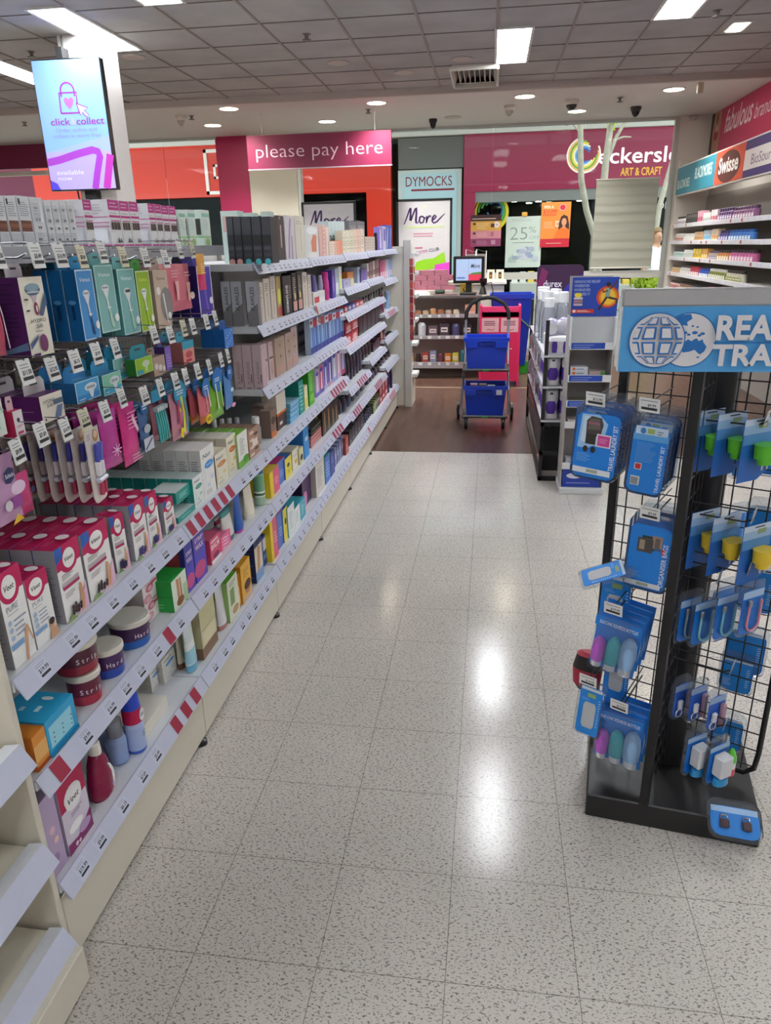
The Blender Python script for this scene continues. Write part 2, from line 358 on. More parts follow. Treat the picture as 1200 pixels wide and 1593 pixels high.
# air vent: stepped louvres in a square frame
vx0, vx1, vy0, vy1 = -.43, .0, 8.03, 8.88
t = thing('air_vent', 'large dirty louvred air vent in the ceiling tiles', 'air vent', ((vx0+vx1)/2, (vy0+vy1)/2, CZ)); w, l = (vx1-vx0)/2, (vy1-vy0)/2
f = MB(); f.box(-w-.02, w+.02, -l-.02, l+.02, -.004, -.001, '2d2826')
for s in (-1, 1):
    f.box(min(s*w, s*(w+.025)), max(s*w, s*(w+.025)), -l, l, -.05, -.003, 'cfc9c0'); f.box(-w, w, min(s*l, s*(l+.025)), max(s*l, s*(l+.025)), -.05, -.003, 'cfc9c0')
f.build('frame', t)
for k in range(9):
    x = -w+.03+k*(2*w-.06)/8; lean = .02*(k-4)/4
    f = MB(); f.add([(x-.004, -l+.02, -.004), (x+.004, -l+.02, -.004), (x+.004, l*.35, -.004), (x-.004, l*.35, -.004), (x-.004+lean, -l+.02, -.05), (x+.004+lean, -l+.02, -.05), (x+.004+lean, l*.35, -.05), (x-.004+lean, l*.35, -.05)],
        [(3, 2, 1, 0), (4, 5, 6, 7), (0, 1, 5, 4), (1, 2, 6, 5), (2, 3, 7, 6), (3, 0, 4, 7)], M('c4bdb2', .6)); f.build('louvre', t)
f = MB(); f.add([(-w, l*.35, -.05), (w, l*.35, -.05), (w, l*.9, -.012), (-w, l*.9, -.012)], [(0, 1, 2, 3)], M('b9b2a7')); f.build('louvre', t)
# sprinklers, speakers, detectors
def sprinkler(px, py, z, label):
    p = ONZ(px, py, z); t = thing('sprinkler', label, 'sprinkler', p, 0, 'fire sprinklers on the ceiling')
    MB().lathe([(-.035, .012), (-.006, .02), (-.001, .04)], M('77706a', .4, .3), 12).build('body', t)
    MB().lathe([(-.045, .035), (-.04, .035)], M('5f5954', .4, .3), 12).build('deflector', t)
for px, py, z, l in ((48, 80, CZ, 'dark fire sprinkler in the tiles left of the screen'), (477, 53, CZ, 'dark fire sprinkler in the tiles at top centre'), (1117, 16, CZ, 'dark fire sprinkler between the two lights at top right'),
                     (38, 190, SZ, 'small fire sprinkler in the soffit at far left'), (298, 180, SZ, 'small fire sprinkler beside the white dome camera'), (573, 170, SZ, 'small fire sprinkler left of the pay sign downlight pair'),
                     (965, 152, SZ, 'small fire sprinkler in the soffit above the right tree')): sprinkler(px, py, z, l)
def disc_speaker(px, py, z, label, r=.1):
    p = ONZ(px, py, z); t = tag(MB().lathe([(-.012, r*.85), (-.008, r), (-.001, r)], M('b9b0aa', .7), 24).build('ceiling_speaker'), label, 'speaker', 'round ceiling speakers'); t.location = p
disc_speaker(208, 88, CZ, 'flat round ceiling speaker right of the advertising screen'); disc_speaker(526, 97, CZ, 'flat round ceiling speaker at top centre, left one')
disc_speaker(629, 112, CZ, 'flat round ceiling speaker just left of the air vent'); disc_speaker(719, 91, CZ, 'flat round ceiling speaker right behind the air vent'); disc_speaker(705, 182, SZ, 'flat white disc in the soffit by the glass', .11)
def dome(px, py, white, label, r=.055):
    p = ONZ(px, py-8, SZ); t = thing('security_camera', label, 'security camera', p, 0, 'dome cameras on the soffit')
    c = M('cfc8bf', .4) if white else M('2a2827', .3)
    MB().lathe([(-.001, r*1.25), (-.03, r*1.2), (-.055, r*.95)][::-1], c, 20, cap0=False).build('housing', t)
    MB().lathe([(-.115, .006), (-.105, r*.45), (-.08, r*.8), (-.05, r*.9)], M('9a948c' if white == 2 else '191919', .12), 20).build('dome', t)
dome(281, 188, 2, 'pale dome security camera left of the nearest downlight'); dome(674, 193, 0, 'small black dome camera right above the glass centre', .045); dome(793, 172, 2, 'pale dome security camera right of the centre downlight')
dome(890, 163, 1, 'white dome camera with dark eye beside the tree downlight', .07); dome(990, 174, 0, 'black dome security camera nearest the right pier', .055)
p = ONZ(1092, 117, CZ); t = thing('motion_sensor', 'beige motion sensor hanging under the ceiling edge', 'sensor', p); MB().lathe([(-.05, .012), (0, .012)], '9d907f', 10).build('stem', t); MB().bev(-.03, .03, -.03, .03, -.17, -.05, 'b3a48f', .008).build('body', t)
p = ONY(1148, 174, GY-.1); t = tag(MB().lathe([(-.03, .03), (0, .05), (.02, .05)], 'c9c2ba', 14).build('motion_sensor'), 'small pale motion sensor high on the right pier', 'sensor'); t.location = (2.62, GY-.08, SZ-.03)
# ------------------------------------------------------------------ mall beyond the glass
sun = bpy.data.lights.new('sun', 'SUN'); sun.energy = 1.0; sun.angle = .02; so = bpy.data.objects.new('sun', sun); COL.objects.link(so); so.rotation_euler = (radians(24), radians(6), 0)
RED = M('e23418', .3, coat=.3); MAG = M('a01d48', .3, coat=.3); DK = M('38322f', .5)
shopwin = clear('8d9694', .2, .03, 'dark_shop_glass')
Y = 18.
def st(mb, n): return struct(mb.build(n))
st(MB().box(-16, 14, 20.5, 20.6, 0, 4.2, '5a504a'), 'wall_shops'); st(MB().box(-16, 14, Y-2.2, 21, 4.05, 4.15, 'b8bcb8'), 'ceiling_mall')
st(MB().box(-16, 14, GY+.15, 12.4, 3.3, 4.2, 'c9c6c0'), 'wall_mall_edge'); st(MB().box(-16, 14, Y-.35, Y, 3.86, 4.04, 'efe9e2'), 'trim_10')
t = thing('shop_fascia', 'glossy red shop fascia across the mall with a white outlined square', 'shop sign', (-6.5, Y, 2.77))
MB().box(-4.5, 4.2, -.25, .0, 0, 1.09, RED).build('panel', t); f = MB(); fr = ((0, -.25, 0), (1, 0, 0), (0, 0, 1))
for a in ((-.15, .05, -.08, 1.0), (.25, .05, .32, 1.0), (-.15, .93, .32, 1.0), (-.15, .05, .32, .12)): f.box(a[0], a[2], -.29, -.25, a[1], a[3], 'fff4ec')
for a in ((.06, .38, .11, .68), (.06, .63, .28, .68), (.06, .38, .28, .43)): f.box(a[0], a[2], -.29, -.25, a[1], a[3], 'fff4ec')
f.build('logo', t); MB().box(3.63, 4.2, -.25, 0, -1.4, 0, RED).build('leg_panel', t); 
st(MB().box(-16, -2.9, Y+.05, Y+.1, 0, 2.77, shopwin), 'window_20')
st(MB().box(-16, -9.5, Y-.3, Y, 0, 2.75, 'd8cda8'), 'wall_mall_left'); st(MB().box(-10.95, -10.9, Y-.34, Y-.3, 0, 2.75, '7f8070'), 'trim_11')
st(MB().box(-9.4, -9.3, Y-.34, Y+.05, 0, 2.77, 'e3dcc0'), 'trim_12'); st(MB().box(-16, -11, Y-.25, Y, 2.77, 3.86, '6d1b3c'), 'wall_mall_fascia')
for k, (x, c) in enumerate(((-8.4, 'c2992f'), (-7.4, '8f5fae'), (-6.8, 'e7d7c7'), (-5, '97376e'), (-4, '6d2a4a'))):
    tag(MB().bev(x-.3, x+.3, Y+.9, Y+1.5, 0, 2.2, M(c), .02).build('pavilion_board'), ['mustard', 'lilac', 'pale', 'plum', 'dark wine'][k]+' tall board inside the red fronted shop', 'board')
t = thing('shop_fascia', 'grey shop fascia beside the red one, above the pale blue poster', 'shop sign', (-1.37, Y, 3.22)); MB().box(-.76, .7, -.2, 0, 0, .62, M('6f6c68', .5)).build('panel', t)
t = thing('window_poster', 'pale blue book shop poster with dark red lettering', 'poster', (-1.37, Y-.05, 1.2)); f = MB()
f.box(-.78, .66, -.06, 0, -.9, 2.0, 'd7ddd8'); f.build('frame', t); f = MB(); f.box(-.68, .56, -.08, -.06, -.6, 1.92, 'b9d7de'); fr = ((0, -.081, 0), (1, 0, 0), (0, 0, 1))
f.txt(fr, 'DYMOCKS', -.08, 1.66, .2, '8d1530', 0., width=1.05); f.rect(fr, -.48, 1.56, .5, 1.6, M('8d1530')); f.poly(fr, [(-.66, 1.0), (-.2, 1.25), (.3, 1.0), (.3, .95), (-.66, .8)], M('5d7076')); f.poly(fr, [(-.66, .8), (.3, .95), (.1, .6), (-.66, .4)], M('2f3a3f')); f.build('sheet', t)
# magenta art shop
t = thing('shop_fascia', 'wide magenta art shop fascia with white lettering and rainbow rings', 'shop sign', (1.9, Y, 2.7))
f = MB(); f.box(-2.56, 2.6, -.25, 0, 0, 1.15, MAG); f.build('panel', t); MB().box(-2.56, -2.3, -.24, .0, -2.7, 0, MAG).build('leg_panel', t)
f = MB(); fr = ((0, -.252, 0), (1, 0, 0), (0, 0, 1)); WH = M('fff6f8', .4, emit=.5)
f.txt(fr, 'eckersley', .33, .48, .30, WH, .008, width=1.92, al='l'); f.txt(fr, 'ART & CRAFT', .82, .23, .15, M('e0a52e', .4, emit=.2), .02, width=.86, al='l'); f.build('lettering', t)
f = MB()
for k, c in enumerate(('3d62b5', '6fa6d8', 'f0ecd0', 'e9d34a', '6fa545', 'f2b06a', 'f6e7d8')):
    f.ring(fr, .02-.0*k, .66, .13+.036*k, .034, M(c, .4, emit=.15), 30, .4+.25*k, .4+.25*k+4.9)
f.build('rainbow_logo', t)
st(MB().box(-.4, 4.5, Y-.2, Y, 2.48, 2.7, '8a8885'), 'trim_13'); st(MB().box(-.4, 4.5, Y+.02, Y+.05, 0, 2.48, shopwin), 'window_21')
t = tag(MB().build('swirl_decal') if 0 else (lambda f: f.build('swirl_decal'))((lambda f: [f.ring(((0, 0, 0), (1, 0, 0), (0, 0, 1)), -.02*k, -.01*k, .17+.045*k, .04, M(c, .5), 30, .3*k-2.9, .3*k+2.3) for k, c in enumerate(('2f5f8f', '2f8f7a', '68a838', '3f8f35', 'e0cf2f', 'f2d11f'))] and f)(MB())), 'green and yellow swirl decal on the art shop window', 'decal'); t.location = (.05, Y-.02, 2.32)
f = MB(); f.txt(((0, 0, 0), (1, 0, 0), (0, 0, 1)), 'BRUSHES', 0, 0, .14, M('d9d9d6', .5), .01); t = tag(f.build('window_lettering'), 'white BRUSHES lettering on the art shop glass', 'lettering'); t.location = (2.75, Y-.01, 2.25)
f = MB(); f.txt(((0, 0, 0), (1, 0, 0), (0, 0, 1)), 'DRAWING', 0, 0, .14, M('d9d9d6', .5), .01); t = tag(f.build('window_lettering'), 'white lettering on the art shop glass right of the blind', 'lettering'); t.location = (4.1, Y-.01, 2.25)
for k, (x, y) in enumerate(((.5, 19), (1.1, 19.4), (1.6, 18.8), (2.1, 19.6), (.9, 20), (2.6, 19.1), (1.4, 20.1))):
    o = tag(MB().lathe([(-.02, .07), (0, .08)], SPOTM, 14).build('downlight'), 'small shop downlight across the mall, %s from the left' % ORD[[0, 2, 4, 5, 1, 6, 3][k]], 'downlight', 'art shop downlights'); o.location = (x, y, 2.55)
st(MB().box(-.4, 4.5, Y+.06, 20.5, 2.56, 2.6, '4a4442'), 'ceiling_art_shop')
cols = ['d9dcd6', '8fb7c9', 'c94a58', 'e6c75a', '7f8f62', 'ece8e0', '51606e', 'd7a58a']
def display_table(x, y, w, n, seed, label, hz=.85):
    t = thing('display_cabinet', label, 'display cabinet', (x, y, 0)); f = MB(); f.bev(-w/2, w/2, -.3, .3, .02, hz, M('b3b2aa', .5), .01); f.box(-w/2, w/2, -.31, -.3, .3, .34, '8f8d86'); f.build('body', t)
    rnd = random.Random(seed)
    for k in range(n):
        h = .08+.16*rnd.random(); xx = -w/2+(k+.5)*w/n
        o = tag(MB().bev(-w/n*.36, w/n*.36, -.1, .1, 0, h, M(cols[rnd.randrange(8)]), .004).build('boxed_goods'), '%s boxed item from the left on the %s' % (ORD[k], label.split(' across')[0]), 'box', 'goods on '+label.split(' across')[0]); o.location = (x+xx, y-.15, hz)
for k, (x, c) in enumerate(((.3, '8f3a6a'), (1.05, 'c9a23a'), (2.6, '4a7fa8'), (3.4, 'b9b4ac'))):
    t = thing('paint_rack', '%s toned rack of art goods inside the dark shop' % ('plum', 'mustard', 'blue', 'pale grey')[k], 'rack', (x, 19.2, 0)); MB().bev(-.3, .3, 0, .3, 0, 1.9, M('6a625c'), .01).build('frame', t)
    for j in range(5): f = MB(); f.bev(-.27, .27, -.03, .02, .2+.33*j, .44+.33*j, M((c, 'd9d4cc', '6a7a8a', c, 'c4574a')[j]), .01); f.build('goods_row', t)
display_table(-.55, 15.5, 1.5, 9, 3, 'pale low cabinet across the mall behind the till'); display_table(1.05, 15.8, 1.3, 8, 5, 'pale middle cabinet across the mall left of the trees'); display_table(2.9, 15.6, 1.4, 8, 8, 'pale right cabinet across the mall behind the blind', .8)
# two bare white trees and a shrub in a planter
BARK = M('a89f8e', .7, var=.35, scale=9)
def tree(paths, label, x, y):
    t = thing('tree', label, 'tree', (x, y, 0)); 
    MB().tube([(px-x, py-y, pz) for px, py, pz in paths[0][0]], paths[0][1], BARK, 10).build('trunk', t)
    for P, r in paths[1:]: MB().tube([(px-x, py-y, pz) for px, py, pz in P], r, BARK, 7).build('branch', t)
    return t
t1 = tree([([(1.86, 14, .0), (1.84, 14, .7), (1.80, 14, 1.2), (1.79, 14, 1.7), (1.63, 14, 2.1), (1.50, 14, 2.6), (1.46, 14, 3.0), (1.42, 14, 3.6), (1.41, 14, 4.2)], [.075, .07, .065, .06, .055, .055, .05, .045, .03]),
      ([(1.43, 14, 3.35), (1.30, 14.05, 3.5), (1.1, 14.1, 3.72)], [.03, .025, .015]), ([(1.3, 14.05, 3.5), (1.2, 14, 3.46), (1.05, 14, 3.5)], [.018, .014, .01])], 'bare white tree with a curved trunk, left of the blind', 1.86, 14)
t2 = tree([([(1.95, 14.3, 0), (1.93, 14.3, 1.2), (1.92, 14.3, 2.2), (1.93, 14.3, 2.9), (1.97, 14.3, 3.6), (2.0, 14.3, 4.2)], [.085, .08, .07, .06, .055, .04]),
      ([(1.97, 14.3, 3.0), (2.08, 14.3, 3.3), (2.25, 14.3, 3.6)], [.04, .032, .022]), ([(2.06, 14.3, 3.24), (2.2, 14.3, 3.28), (2.32, 14.3, 3.27)], [.02, .016, .012])], 'bare white forked tree, upper trunk showing above the blind', 1.95, 14.3)
t3 = tree([([(3.0, 15, 0), (3.0, 15, 1.2), (3.05, 15, 2.2), (3.2, 15, 3.0), (3.3, 15, 4)], [.06, .055, .05, .04, .03])], 'slim white tree right beside the shopfront frame', 3.0, 15)
LEAF = M('b4c832', .6, var=.3, scale=6)
def leaves(n, cx, cy, cz, r, size, seed):
    f = MB(); rnd = random.Random(seed)
    for k in range(n):
        a, b, q = rnd.random()*2*pi, (rnd.random()-.5)*pi, rnd.random()**.4*r; c = Vector((cx+q*cos(a)*cos(b), cy+q*sin(a)*cos(b), cz+q*sin(b)))
        d = Vector((rnd.random()-.5, rnd.random()-.5, rnd.random()-.3)).normalized(); e = d.orthogonal().normalized(); s_ = size*(.6+.8*rnd.random())
        f.add([c, c+d*s_*.5+e*s_*.25, c+d*s_, c+d*s_*.5-e*s_*.25], [(0, 1, 2, 3)], LEAF)
    return f
leaves(60, -.78, 0, 3.68, .12, .1, 4).build('foliage', t1); leaves(60, .03, 0, 3.55, .12, .09, 5).build('foliage', t2)
t = thing('shrub', 'yellow green leafy shrub behind the glass at the right', 'shrub', (2.45, 12.4, 0)); leaves(420, 0, 0, .82, .27, .12, 9).build('foliage', t)
f = MB()
for a in range(6): f.tube([(.02*cos(a), .02*sin(a), .4), (.16*cos(a), .16*sin(a), .9)], .008, '6a5a3a', 5)
f.build('stems', t); MB().lathe([(0, .16), (.42, .22), (.42, .2), (.38, .19)], 'b7b3aa', 18).build('pot', t)
# passer-by half hidden behind the blind
def figure(loc, rz, label):
    t = thing('person', label, 'person', loc, rz)
    def skin(name, vs, es, m_, parent):
        me = bpy.data.meshes.new(name); me.from_pydata([v[:3] for v in vs], es, []); o = bpy.data.objects.new(name, me); COL.objects.link(o); o.parent = parent
        md = o.modifiers.new('skin', 'SKIN'); me.skin_vertices.new() if not me.skin_vertices else None
        for i, v in enumerate(vs): me.skin_vertices[0].data[i].radius = (v[3], v[4] if len(v) > 4 else v[3])
        me.skin_vertices[0].data[0].use_root = True
        s2 = o.modifiers.new('smooth', 'SUBSURF'); s2.levels = 1; s2.render_levels = 1; md.use_smooth_shade = True
        me.materials.append(m_); return o
    V = [(0, 0, .92, .15, .11), (0, 0, 1.12, .14, .1), (0, 0, 1.32, .17, .11), (0, 0, 1.46, .1, .08), (0, -.01, 1.53, .05), (0, -.02, 1.6, .075, .085), (0, -.02, 1.70, .078, .09), (0, -.01, 1.76, .05),
         (.19, 0, 1.42, .055), (.25, 0, 1.16, .045), (.26, -.06, .92, .035), (.26, -.08, .83, .03), (-.19, 0, 1.42, .055), (-.25, 0, 1.16, .045), (-.26, -.06, .92, .035), (-.26, -.08, .83, .03),
         (.1, 0, .82, .09), (.11, 0, .47, .065), (.11, .02, .09, .045), (.11, -.14, .04, .04), (-.1, 0, .82, .09), (-.11, 0, .47, .065), (-.11, .02, .09, .045), (-.11, -.14, .04, .04)]
    E_ = [(0, 1), (1, 2), (2, 3), (3, 4), (4, 5), (5, 6), (6, 7), (3, 8), (8, 9), (9, 10), (10, 11), (3, 12), (12, 13), (13, 14), (14, 15), (0, 16), (16, 17), (17, 18), (18, 19), (0, 20), (20, 21), (21, 22), (22, 23)]
    skin('body', V, E_, M('c08e72', .6), t)
    k = 1.13; g = lambda ids: [(V[i][0], V[i][1], V[i][2], V[i][3]*k+.006, (V[i][4] if len(V[i]) > 4 else V[i][3])*k+.006) for i in ids]
    skin('shirt', g([0, 1, 2, 3, 8, 9, 12, 13]), [(0, 1), (1, 2), (2, 3), (3, 4), (4, 5), (3, 6), (6, 7)], M('eef0f2', .7), t)
    skin('trousers', g([0, 16, 17, 18, 20, 21, 22]), [(0, 1), (1, 2), (2, 3), (0, 4), (4, 5), (5, 6)], M('2b3140', .8), t)
    MB().loff if 0 else None
    f = MB(); f.loft([(1.70, 0, .03, .086, .07, 2), (1.76, 0, .01, .088, .085, 2), (1.81, 0, 0, .06, .06, 2), (1.825, 0, 0, .02, .02, 2)], M('8a6a4a', .7), 14); f.build('hair', t)
    f = MB(); fr = ((0, -.108, 1.6), (1, 0, 0), (0, 0, 1))
    for s in (-1, 1): f.loft([(1.655, s*.03, -.105, .012, .012, 2), (1.667, s*.03, -.105, .012, .012, 2)], M('2a1f1a'), 8)
    f.loft([(1.61, 0, -.112, .014, .022, 2), (1.65, 0, -.104, .008, .01, 2)], M('b98468'), 8); f.loft([(1.575, 0, -.1, .024, .01, 2), (1.583, 0, -.1, .024, .01, 2)], M('8c4a42'), 8); f.build('face', t)
    for s in (-1, 1):
        f = MB()
        for q in range(4): f.tube([(s*.26+(q-1.5)*.016, -.085, .82), (s*.26+(q-1.5)*.017, -.095, .77), (s*.26+(q-1.5)*.016, -.088, .735+abs(q-1.4)*.008)], [.009, .008, .006], M('c08e72', .6), 6)
        f.tube([(s*.235, -.09, .83), (s*.225, -.105, .79), (s*.23, -.11, .77)], [.01, .009, .007], M('c08e72', .6), 6); f.build('hand', t)
figure((2.98, 14.6, 0), 0.5, 'person in a white shirt walking past behind the hanging blind')
# ------------------------------------------------------------------ the long gondola on the left: one unit per bay
XL, XB = -.91, -1.42           # front of the shelf lips, face of the back panels
SHELF = M('d9dbe0', .35, var=.02); LIP = M('c3c6da', .35, var=.02); CREAM = M('d6cfc0', .45, var=.03); SALE = M('a32a45', .4)
TICK = M("c9ccdf", .4, var=.02); INK = M('2a2a30', .6)
peg, nt, b = custom('grey_pegboard', .6); tc = nt.nodes.new('ShaderNodeTexCoord'); sc_ = node(nt, 'ShaderNodeVectorMath', operation='SCALE'); sc_.inputs['Scale'].default_value = 38; nt.links.new(tc.outputs['Object'], sc_.inputs[0])
fr_ = node(nt, 'ShaderNodeVectorMath', operation='FRACTION'); nt.links.new(sc_.outputs[0], fr_.inputs[0]); sb = node(nt, 'ShaderNodeVectorMath', operation='SUBTRACT'); sb.inputs[1].default_value = (.5, .5, .5); nt.links.new(fr_.outputs[0], sb.inputs[0])
ml_ = node(nt, 'ShaderNodeVectorMath', operation='MULTIPLY'); ml_.inputs[1].default_value = (0, 1, 1); nt.links.new(sb.outputs[0], ml_.inputs[0]); ln = node(nt, 'ShaderNodeVectorMath', operation='LENGTH'); nt.links.new(ml_.outputs[0], ln.inputs[0])
nt.links.new(ramp(nt, ln.outputs['Value'], [(.1, (.02, .02, .02)), (.15, lin('8d8986'))]).outputs[0], b.inputs['Base Color'])
def lip_frame(y0, zl): return ((XL, y0, zl), (0, 1, 0), (-.025/.0515, 0, .045/.0515))
PRICES = ['$11.50', '$16.99', '$8.20', '$11.49', '$13.99', '$5.49', '$21.99', '$9.99', '$14.50', '$7.69', '$12.95', '$19.99', '$6.15']
def shelf(bay, y0, y1, zl, depth=None, sale=(), seed=0, near=False, name='shelf', lipx=XL):
    xb = XB if depth is None else lipx-depth
    s = MB().bev(xb, lipx-.027, y0+.004, y1-.004, zl+.012, zl+.04, SHELF, .003).build(name, bay)
    if lipx != XL: MB().box(lipx-.03, lipx-.024, y0+.004, y1-.004, zl+.004, zl+.04, M('b4b6bc', .35, .4)).build('front_edge', s); return s
    f = MB(); dx = lipx-XL; q = [(lipx, y0+.003, zl), (lipx, y1-.003, zl), (lipx-.025, y1-.003, zl+.045), (lipx-.025, y0+.003, zl+.045)]
    q2 = [(x-.004, y, z-.001) for x, y, z in q]; f.add(q+q2, [(0, 1, 2, 3), (7, 6, 5, 4), (0, 4, 5, 1), (1, 5, 6, 2), (2, 6, 7, 3), (3, 7, 4, 0)], LIP)
    fr = ((lipx, y0, zl), (0, 1, 0), (-.025/.0515, 0, .045/.0515)); rnd = random.Random(seed+int(zl*1000)+int(y0*77)); y = .03+.05*rnd.random()
    f.lift = .0008; base = f.lift
    while y < y1-y0-.06:
        if not any(a-.05 < y+y0 < b+.01 for a, b in sale):
            f.lift = base; f.rect(fr, y, .006, y+.045, .046, TICK)
            if near: f.txt(fr, PRICES[rnd.randrange(len(PRICES))], y+.026, .022, .0085, INK, .02, res=2); f.lines(fr, y+.008, .010, y+.04, .018, 1, INK, .7, 0); f.lines(fr, y+.006, .034, y+.04, .043, 2, M('8a8d98'), .25, .2)
            else: f.rect(fr, y+.012, .022, y+.036, .031, M('8a8c9c')); f.rect(fr, y+.008, .010, y+.04, .017, M('6f7080'))
        y += (.075 if near else .07)+.05*rnd.random()
    for a, b in sale:
        n = max(1, round((b-a)/.075))
        for k in range(n):
            f.lift = base+.0003; u = a-y0+(k+.15)*(b-a)/n; f.rect(fr, u, .003, u+.042, .049, SALE)
    f.build('label_rail', s)
    return s
def bay(y0, y1, label, shelves, peg_from=None, top=1.62, base=True, xface=-.94):
    B = thing('gondola_shelving', label, 'shelving unit', (0, 0, 0), 0, 'gondola bays down the left side')
    f = MB(); f.box(XB-.04, XB, y0+.002, y1-.002, 0, top, M('d4d0c9', .5)); f.build('back_panel', B)
    if peg_from: MB().box(XB, XB+.006, y0+.02, y1-.02, peg_from, top-.01, peg).build('pegboard', B)
    MB().box(XB-.03, XB+.02, y0+.002, y0+.026, 0, top+.004, M('bdb9b4', .4)).build('upright', B)
    if base: MB().bev(xface-.02, xface, y0+.003, y1-.003, .022, .212, CREAM, .002).build('kick_panel', B)
    for s in shelves: shelf(B, y0, y1, **s)
    f = MB().lathe([(0, .024), (.012, .022), (.02, .008), (.04, .008)], M('1d1c1c', .4), 12, cx=xface-.012, cy=y1-.028); f.build('foot', B)
    return B
N = dict(near=True)
YB = [1.13, 1.99, 2.91, 3.85, 4.78, 5.70, 6.60, 7.50]
bays = [
 bay(YB[0], YB[1], 'nearest gondola bay of wax and razor packs, with pegboard above its shelves', [dict(zl=.212, sale=((1.72, 1.95),), **N), dict(zl=.504, sale=((1.17, 1.22), (1.76, 1.80)), **N), dict(zl=.754, **N), dict(zl=1.583, lipx=-1.02, near=True, name='top_shelf')], .70),
 bay(YB[1], YB[2], 'second gondola bay, with six red squares on its upper shelf edge', [dict(zl=.21, **N), dict(zl=.504, **N), dict(zl=.754, sale=((2.0, 2.44),), **N), dict(zl=1.583, lipx=-1.02, near=True, name='top_shelf')], .70),
 bay(YB[2], YB[3], 'third gondola bay, with dark boxes at the end of its top shelf', [dict(zl=.212), dict(zl=.504), dict(zl=.754), dict(zl=1.012), dict(zl=1.268), dict(zl=1.512)]),
 bay(YB[3], YB[4], 'fourth gondola bay, with toothbrush packs halfway up', [dict(zl=.212), dict(zl=.5, sale=((4.2, 4.5),)), dict(zl=.754, sale=((4.2, 4.65),)), dict(zl=1.012), dict(zl=1.268), dict(zl=1.516)]),
 bay(YB[4], YB[5], 'fifth gondola bay, with red packs and black tins', [dict(zl=.212, sale=((5.5, 5.6),)), dict(zl=.478, sale=((4.9, 5.2),)), dict(zl=.652, sale=((5.1, 5.5),)), dict(zl=.93), dict(zl=1.143), dict(zl=1.31), dict(zl=1.524)]),
 bay(YB[5], YB[6], 'sixth gondola bay, packed with dark bottles near the far end', [dict(zl=.212), dict(zl=.478, sale=((5.9, 6.3),)), dict(zl=.715), dict(zl=.93), dict(zl=1.146), dict(zl=1.318), dict(zl=1.53)]),
 bay(YB[6], YB[7], 'farthest gondola bay, with red packs on its lowest shelf', [dict(zl=.212, sale=((6.8, 7.2),)), dict(zl=.515), dict(zl=.76), dict(zl=.99, sale=((6.8, 7.3),)), dict(zl=1.275), dict(zl=1.535)]),
]
for x in ():
    pass
# side panel that closes the near end, and the empty unit in front of it
tag(MB().bev(XB-.04, -.935, 1.108, 1.126, 0, 1.62, CREAM, .002).build('divider_panel'), 'tall cream panel between the empty shelves and the wax packs', 'panel')
B = thing('gondola_shelving', 'empty cream shelving unit at the lower left corner', 'shelving unit')
MB().box(-1.40, -1.36, .2, 1.108, 0, 1.0, CREAM).build('back_panel', B); MB().bev(-.90, -.88, .2, 1.095, .02, .12, CREAM, .002).build('kick_panel', B)
for zl in (.115, .362, .62):
    s = MB().bev(-1.36, -.927, .2, 1.098, zl+.012, zl+.04, CREAM, .003).build('shelf', B)
    f = MB(); q = [(-.895, .2, zl), (-.895, 1.1, zl), (-.925, 1.1, zl+.05), (-.925, .2, zl+.05)]; q2 = [(x-.004, y, z-.001) for x, y, z in q]; f.add(q+q2, [(0, 1, 2, 3), (7, 6, 5, 4), (0, 4, 5, 1), (1, 5, 6, 2), (2, 6, 7, 3), (3, 7, 4, 0)], LIP)
    f.add([(-.925, .2, zl+.05), (-.925, 1.1, zl+.05), (-.96, 1.1, zl+.044), (-.96, .2, zl+.044)], [(0, 1, 2, 3)], M('dfe2ea', .3)); f.build('label_rail', s)
# end panel of the run with hanging strips and a narrow side rack
E_ = thing('end_panel', 'cream end panel closing the far end of the long gondola', 'panel', (0, 0, 0))
MB().bev(XB-.04, -.80, 7.515, 7.54, .02, 1.6, CREAM, .002).build('board', E_); MB().bev(-.86, -.79, 7.5, 7.56, 0, 1.66, M('c6c2ba', .5), .004).build('post', E_)
R_ = thing('side_rack', 'narrow cream rack of clipped packs behind the gondola end', 'rack', (0, 0, 0))
MB().box(-.86, -.80, 7.72, 7.75, 0, 1.62, CREAM).build('post', R_); MB().box(-.81, -.79, 7.6, 7.9, 0, .3, CREAM).build('base', R_)
for k, z in enumerate((.30, .62, .86, 1.1, 1.32, 1.5)): MB().bev(-.83, -.74, 7.6, 7.86, z, z+.035, M('cfd0d2'), .004).build('bracket', R_)
f = MB(); rnd = random.Random(2)
for k in range(11): f.bev(-.80, -.765, 7.497, 7.507, .70+k*.072, .765+k*.072, M(('a3363c', 'c4554a', '8c2c38')[k % 3]), .003)
f.box(-.79, -.775, 7.507, 7.514, .68, 1.54, 'd8d4cf'); tag(f.build('clip_strip'), 'red clip strip of small packs on the gondola end panel', 'clip strip')
f = MB()
for k in range(9): f.bev(-.785, -.755, 7.562, 7.575, .82+k*.075, .885+k*.075, M(('d8d3cc', 'b8434a')[k % 2]), .003)
f.box(-.775, -.765, 7.561, 7.564, .8, 1.52, 'd8d4cf'); tag(f.build('clip_strip'), 'white and red clip strip at the corner of the gondola end', 'clip strip')
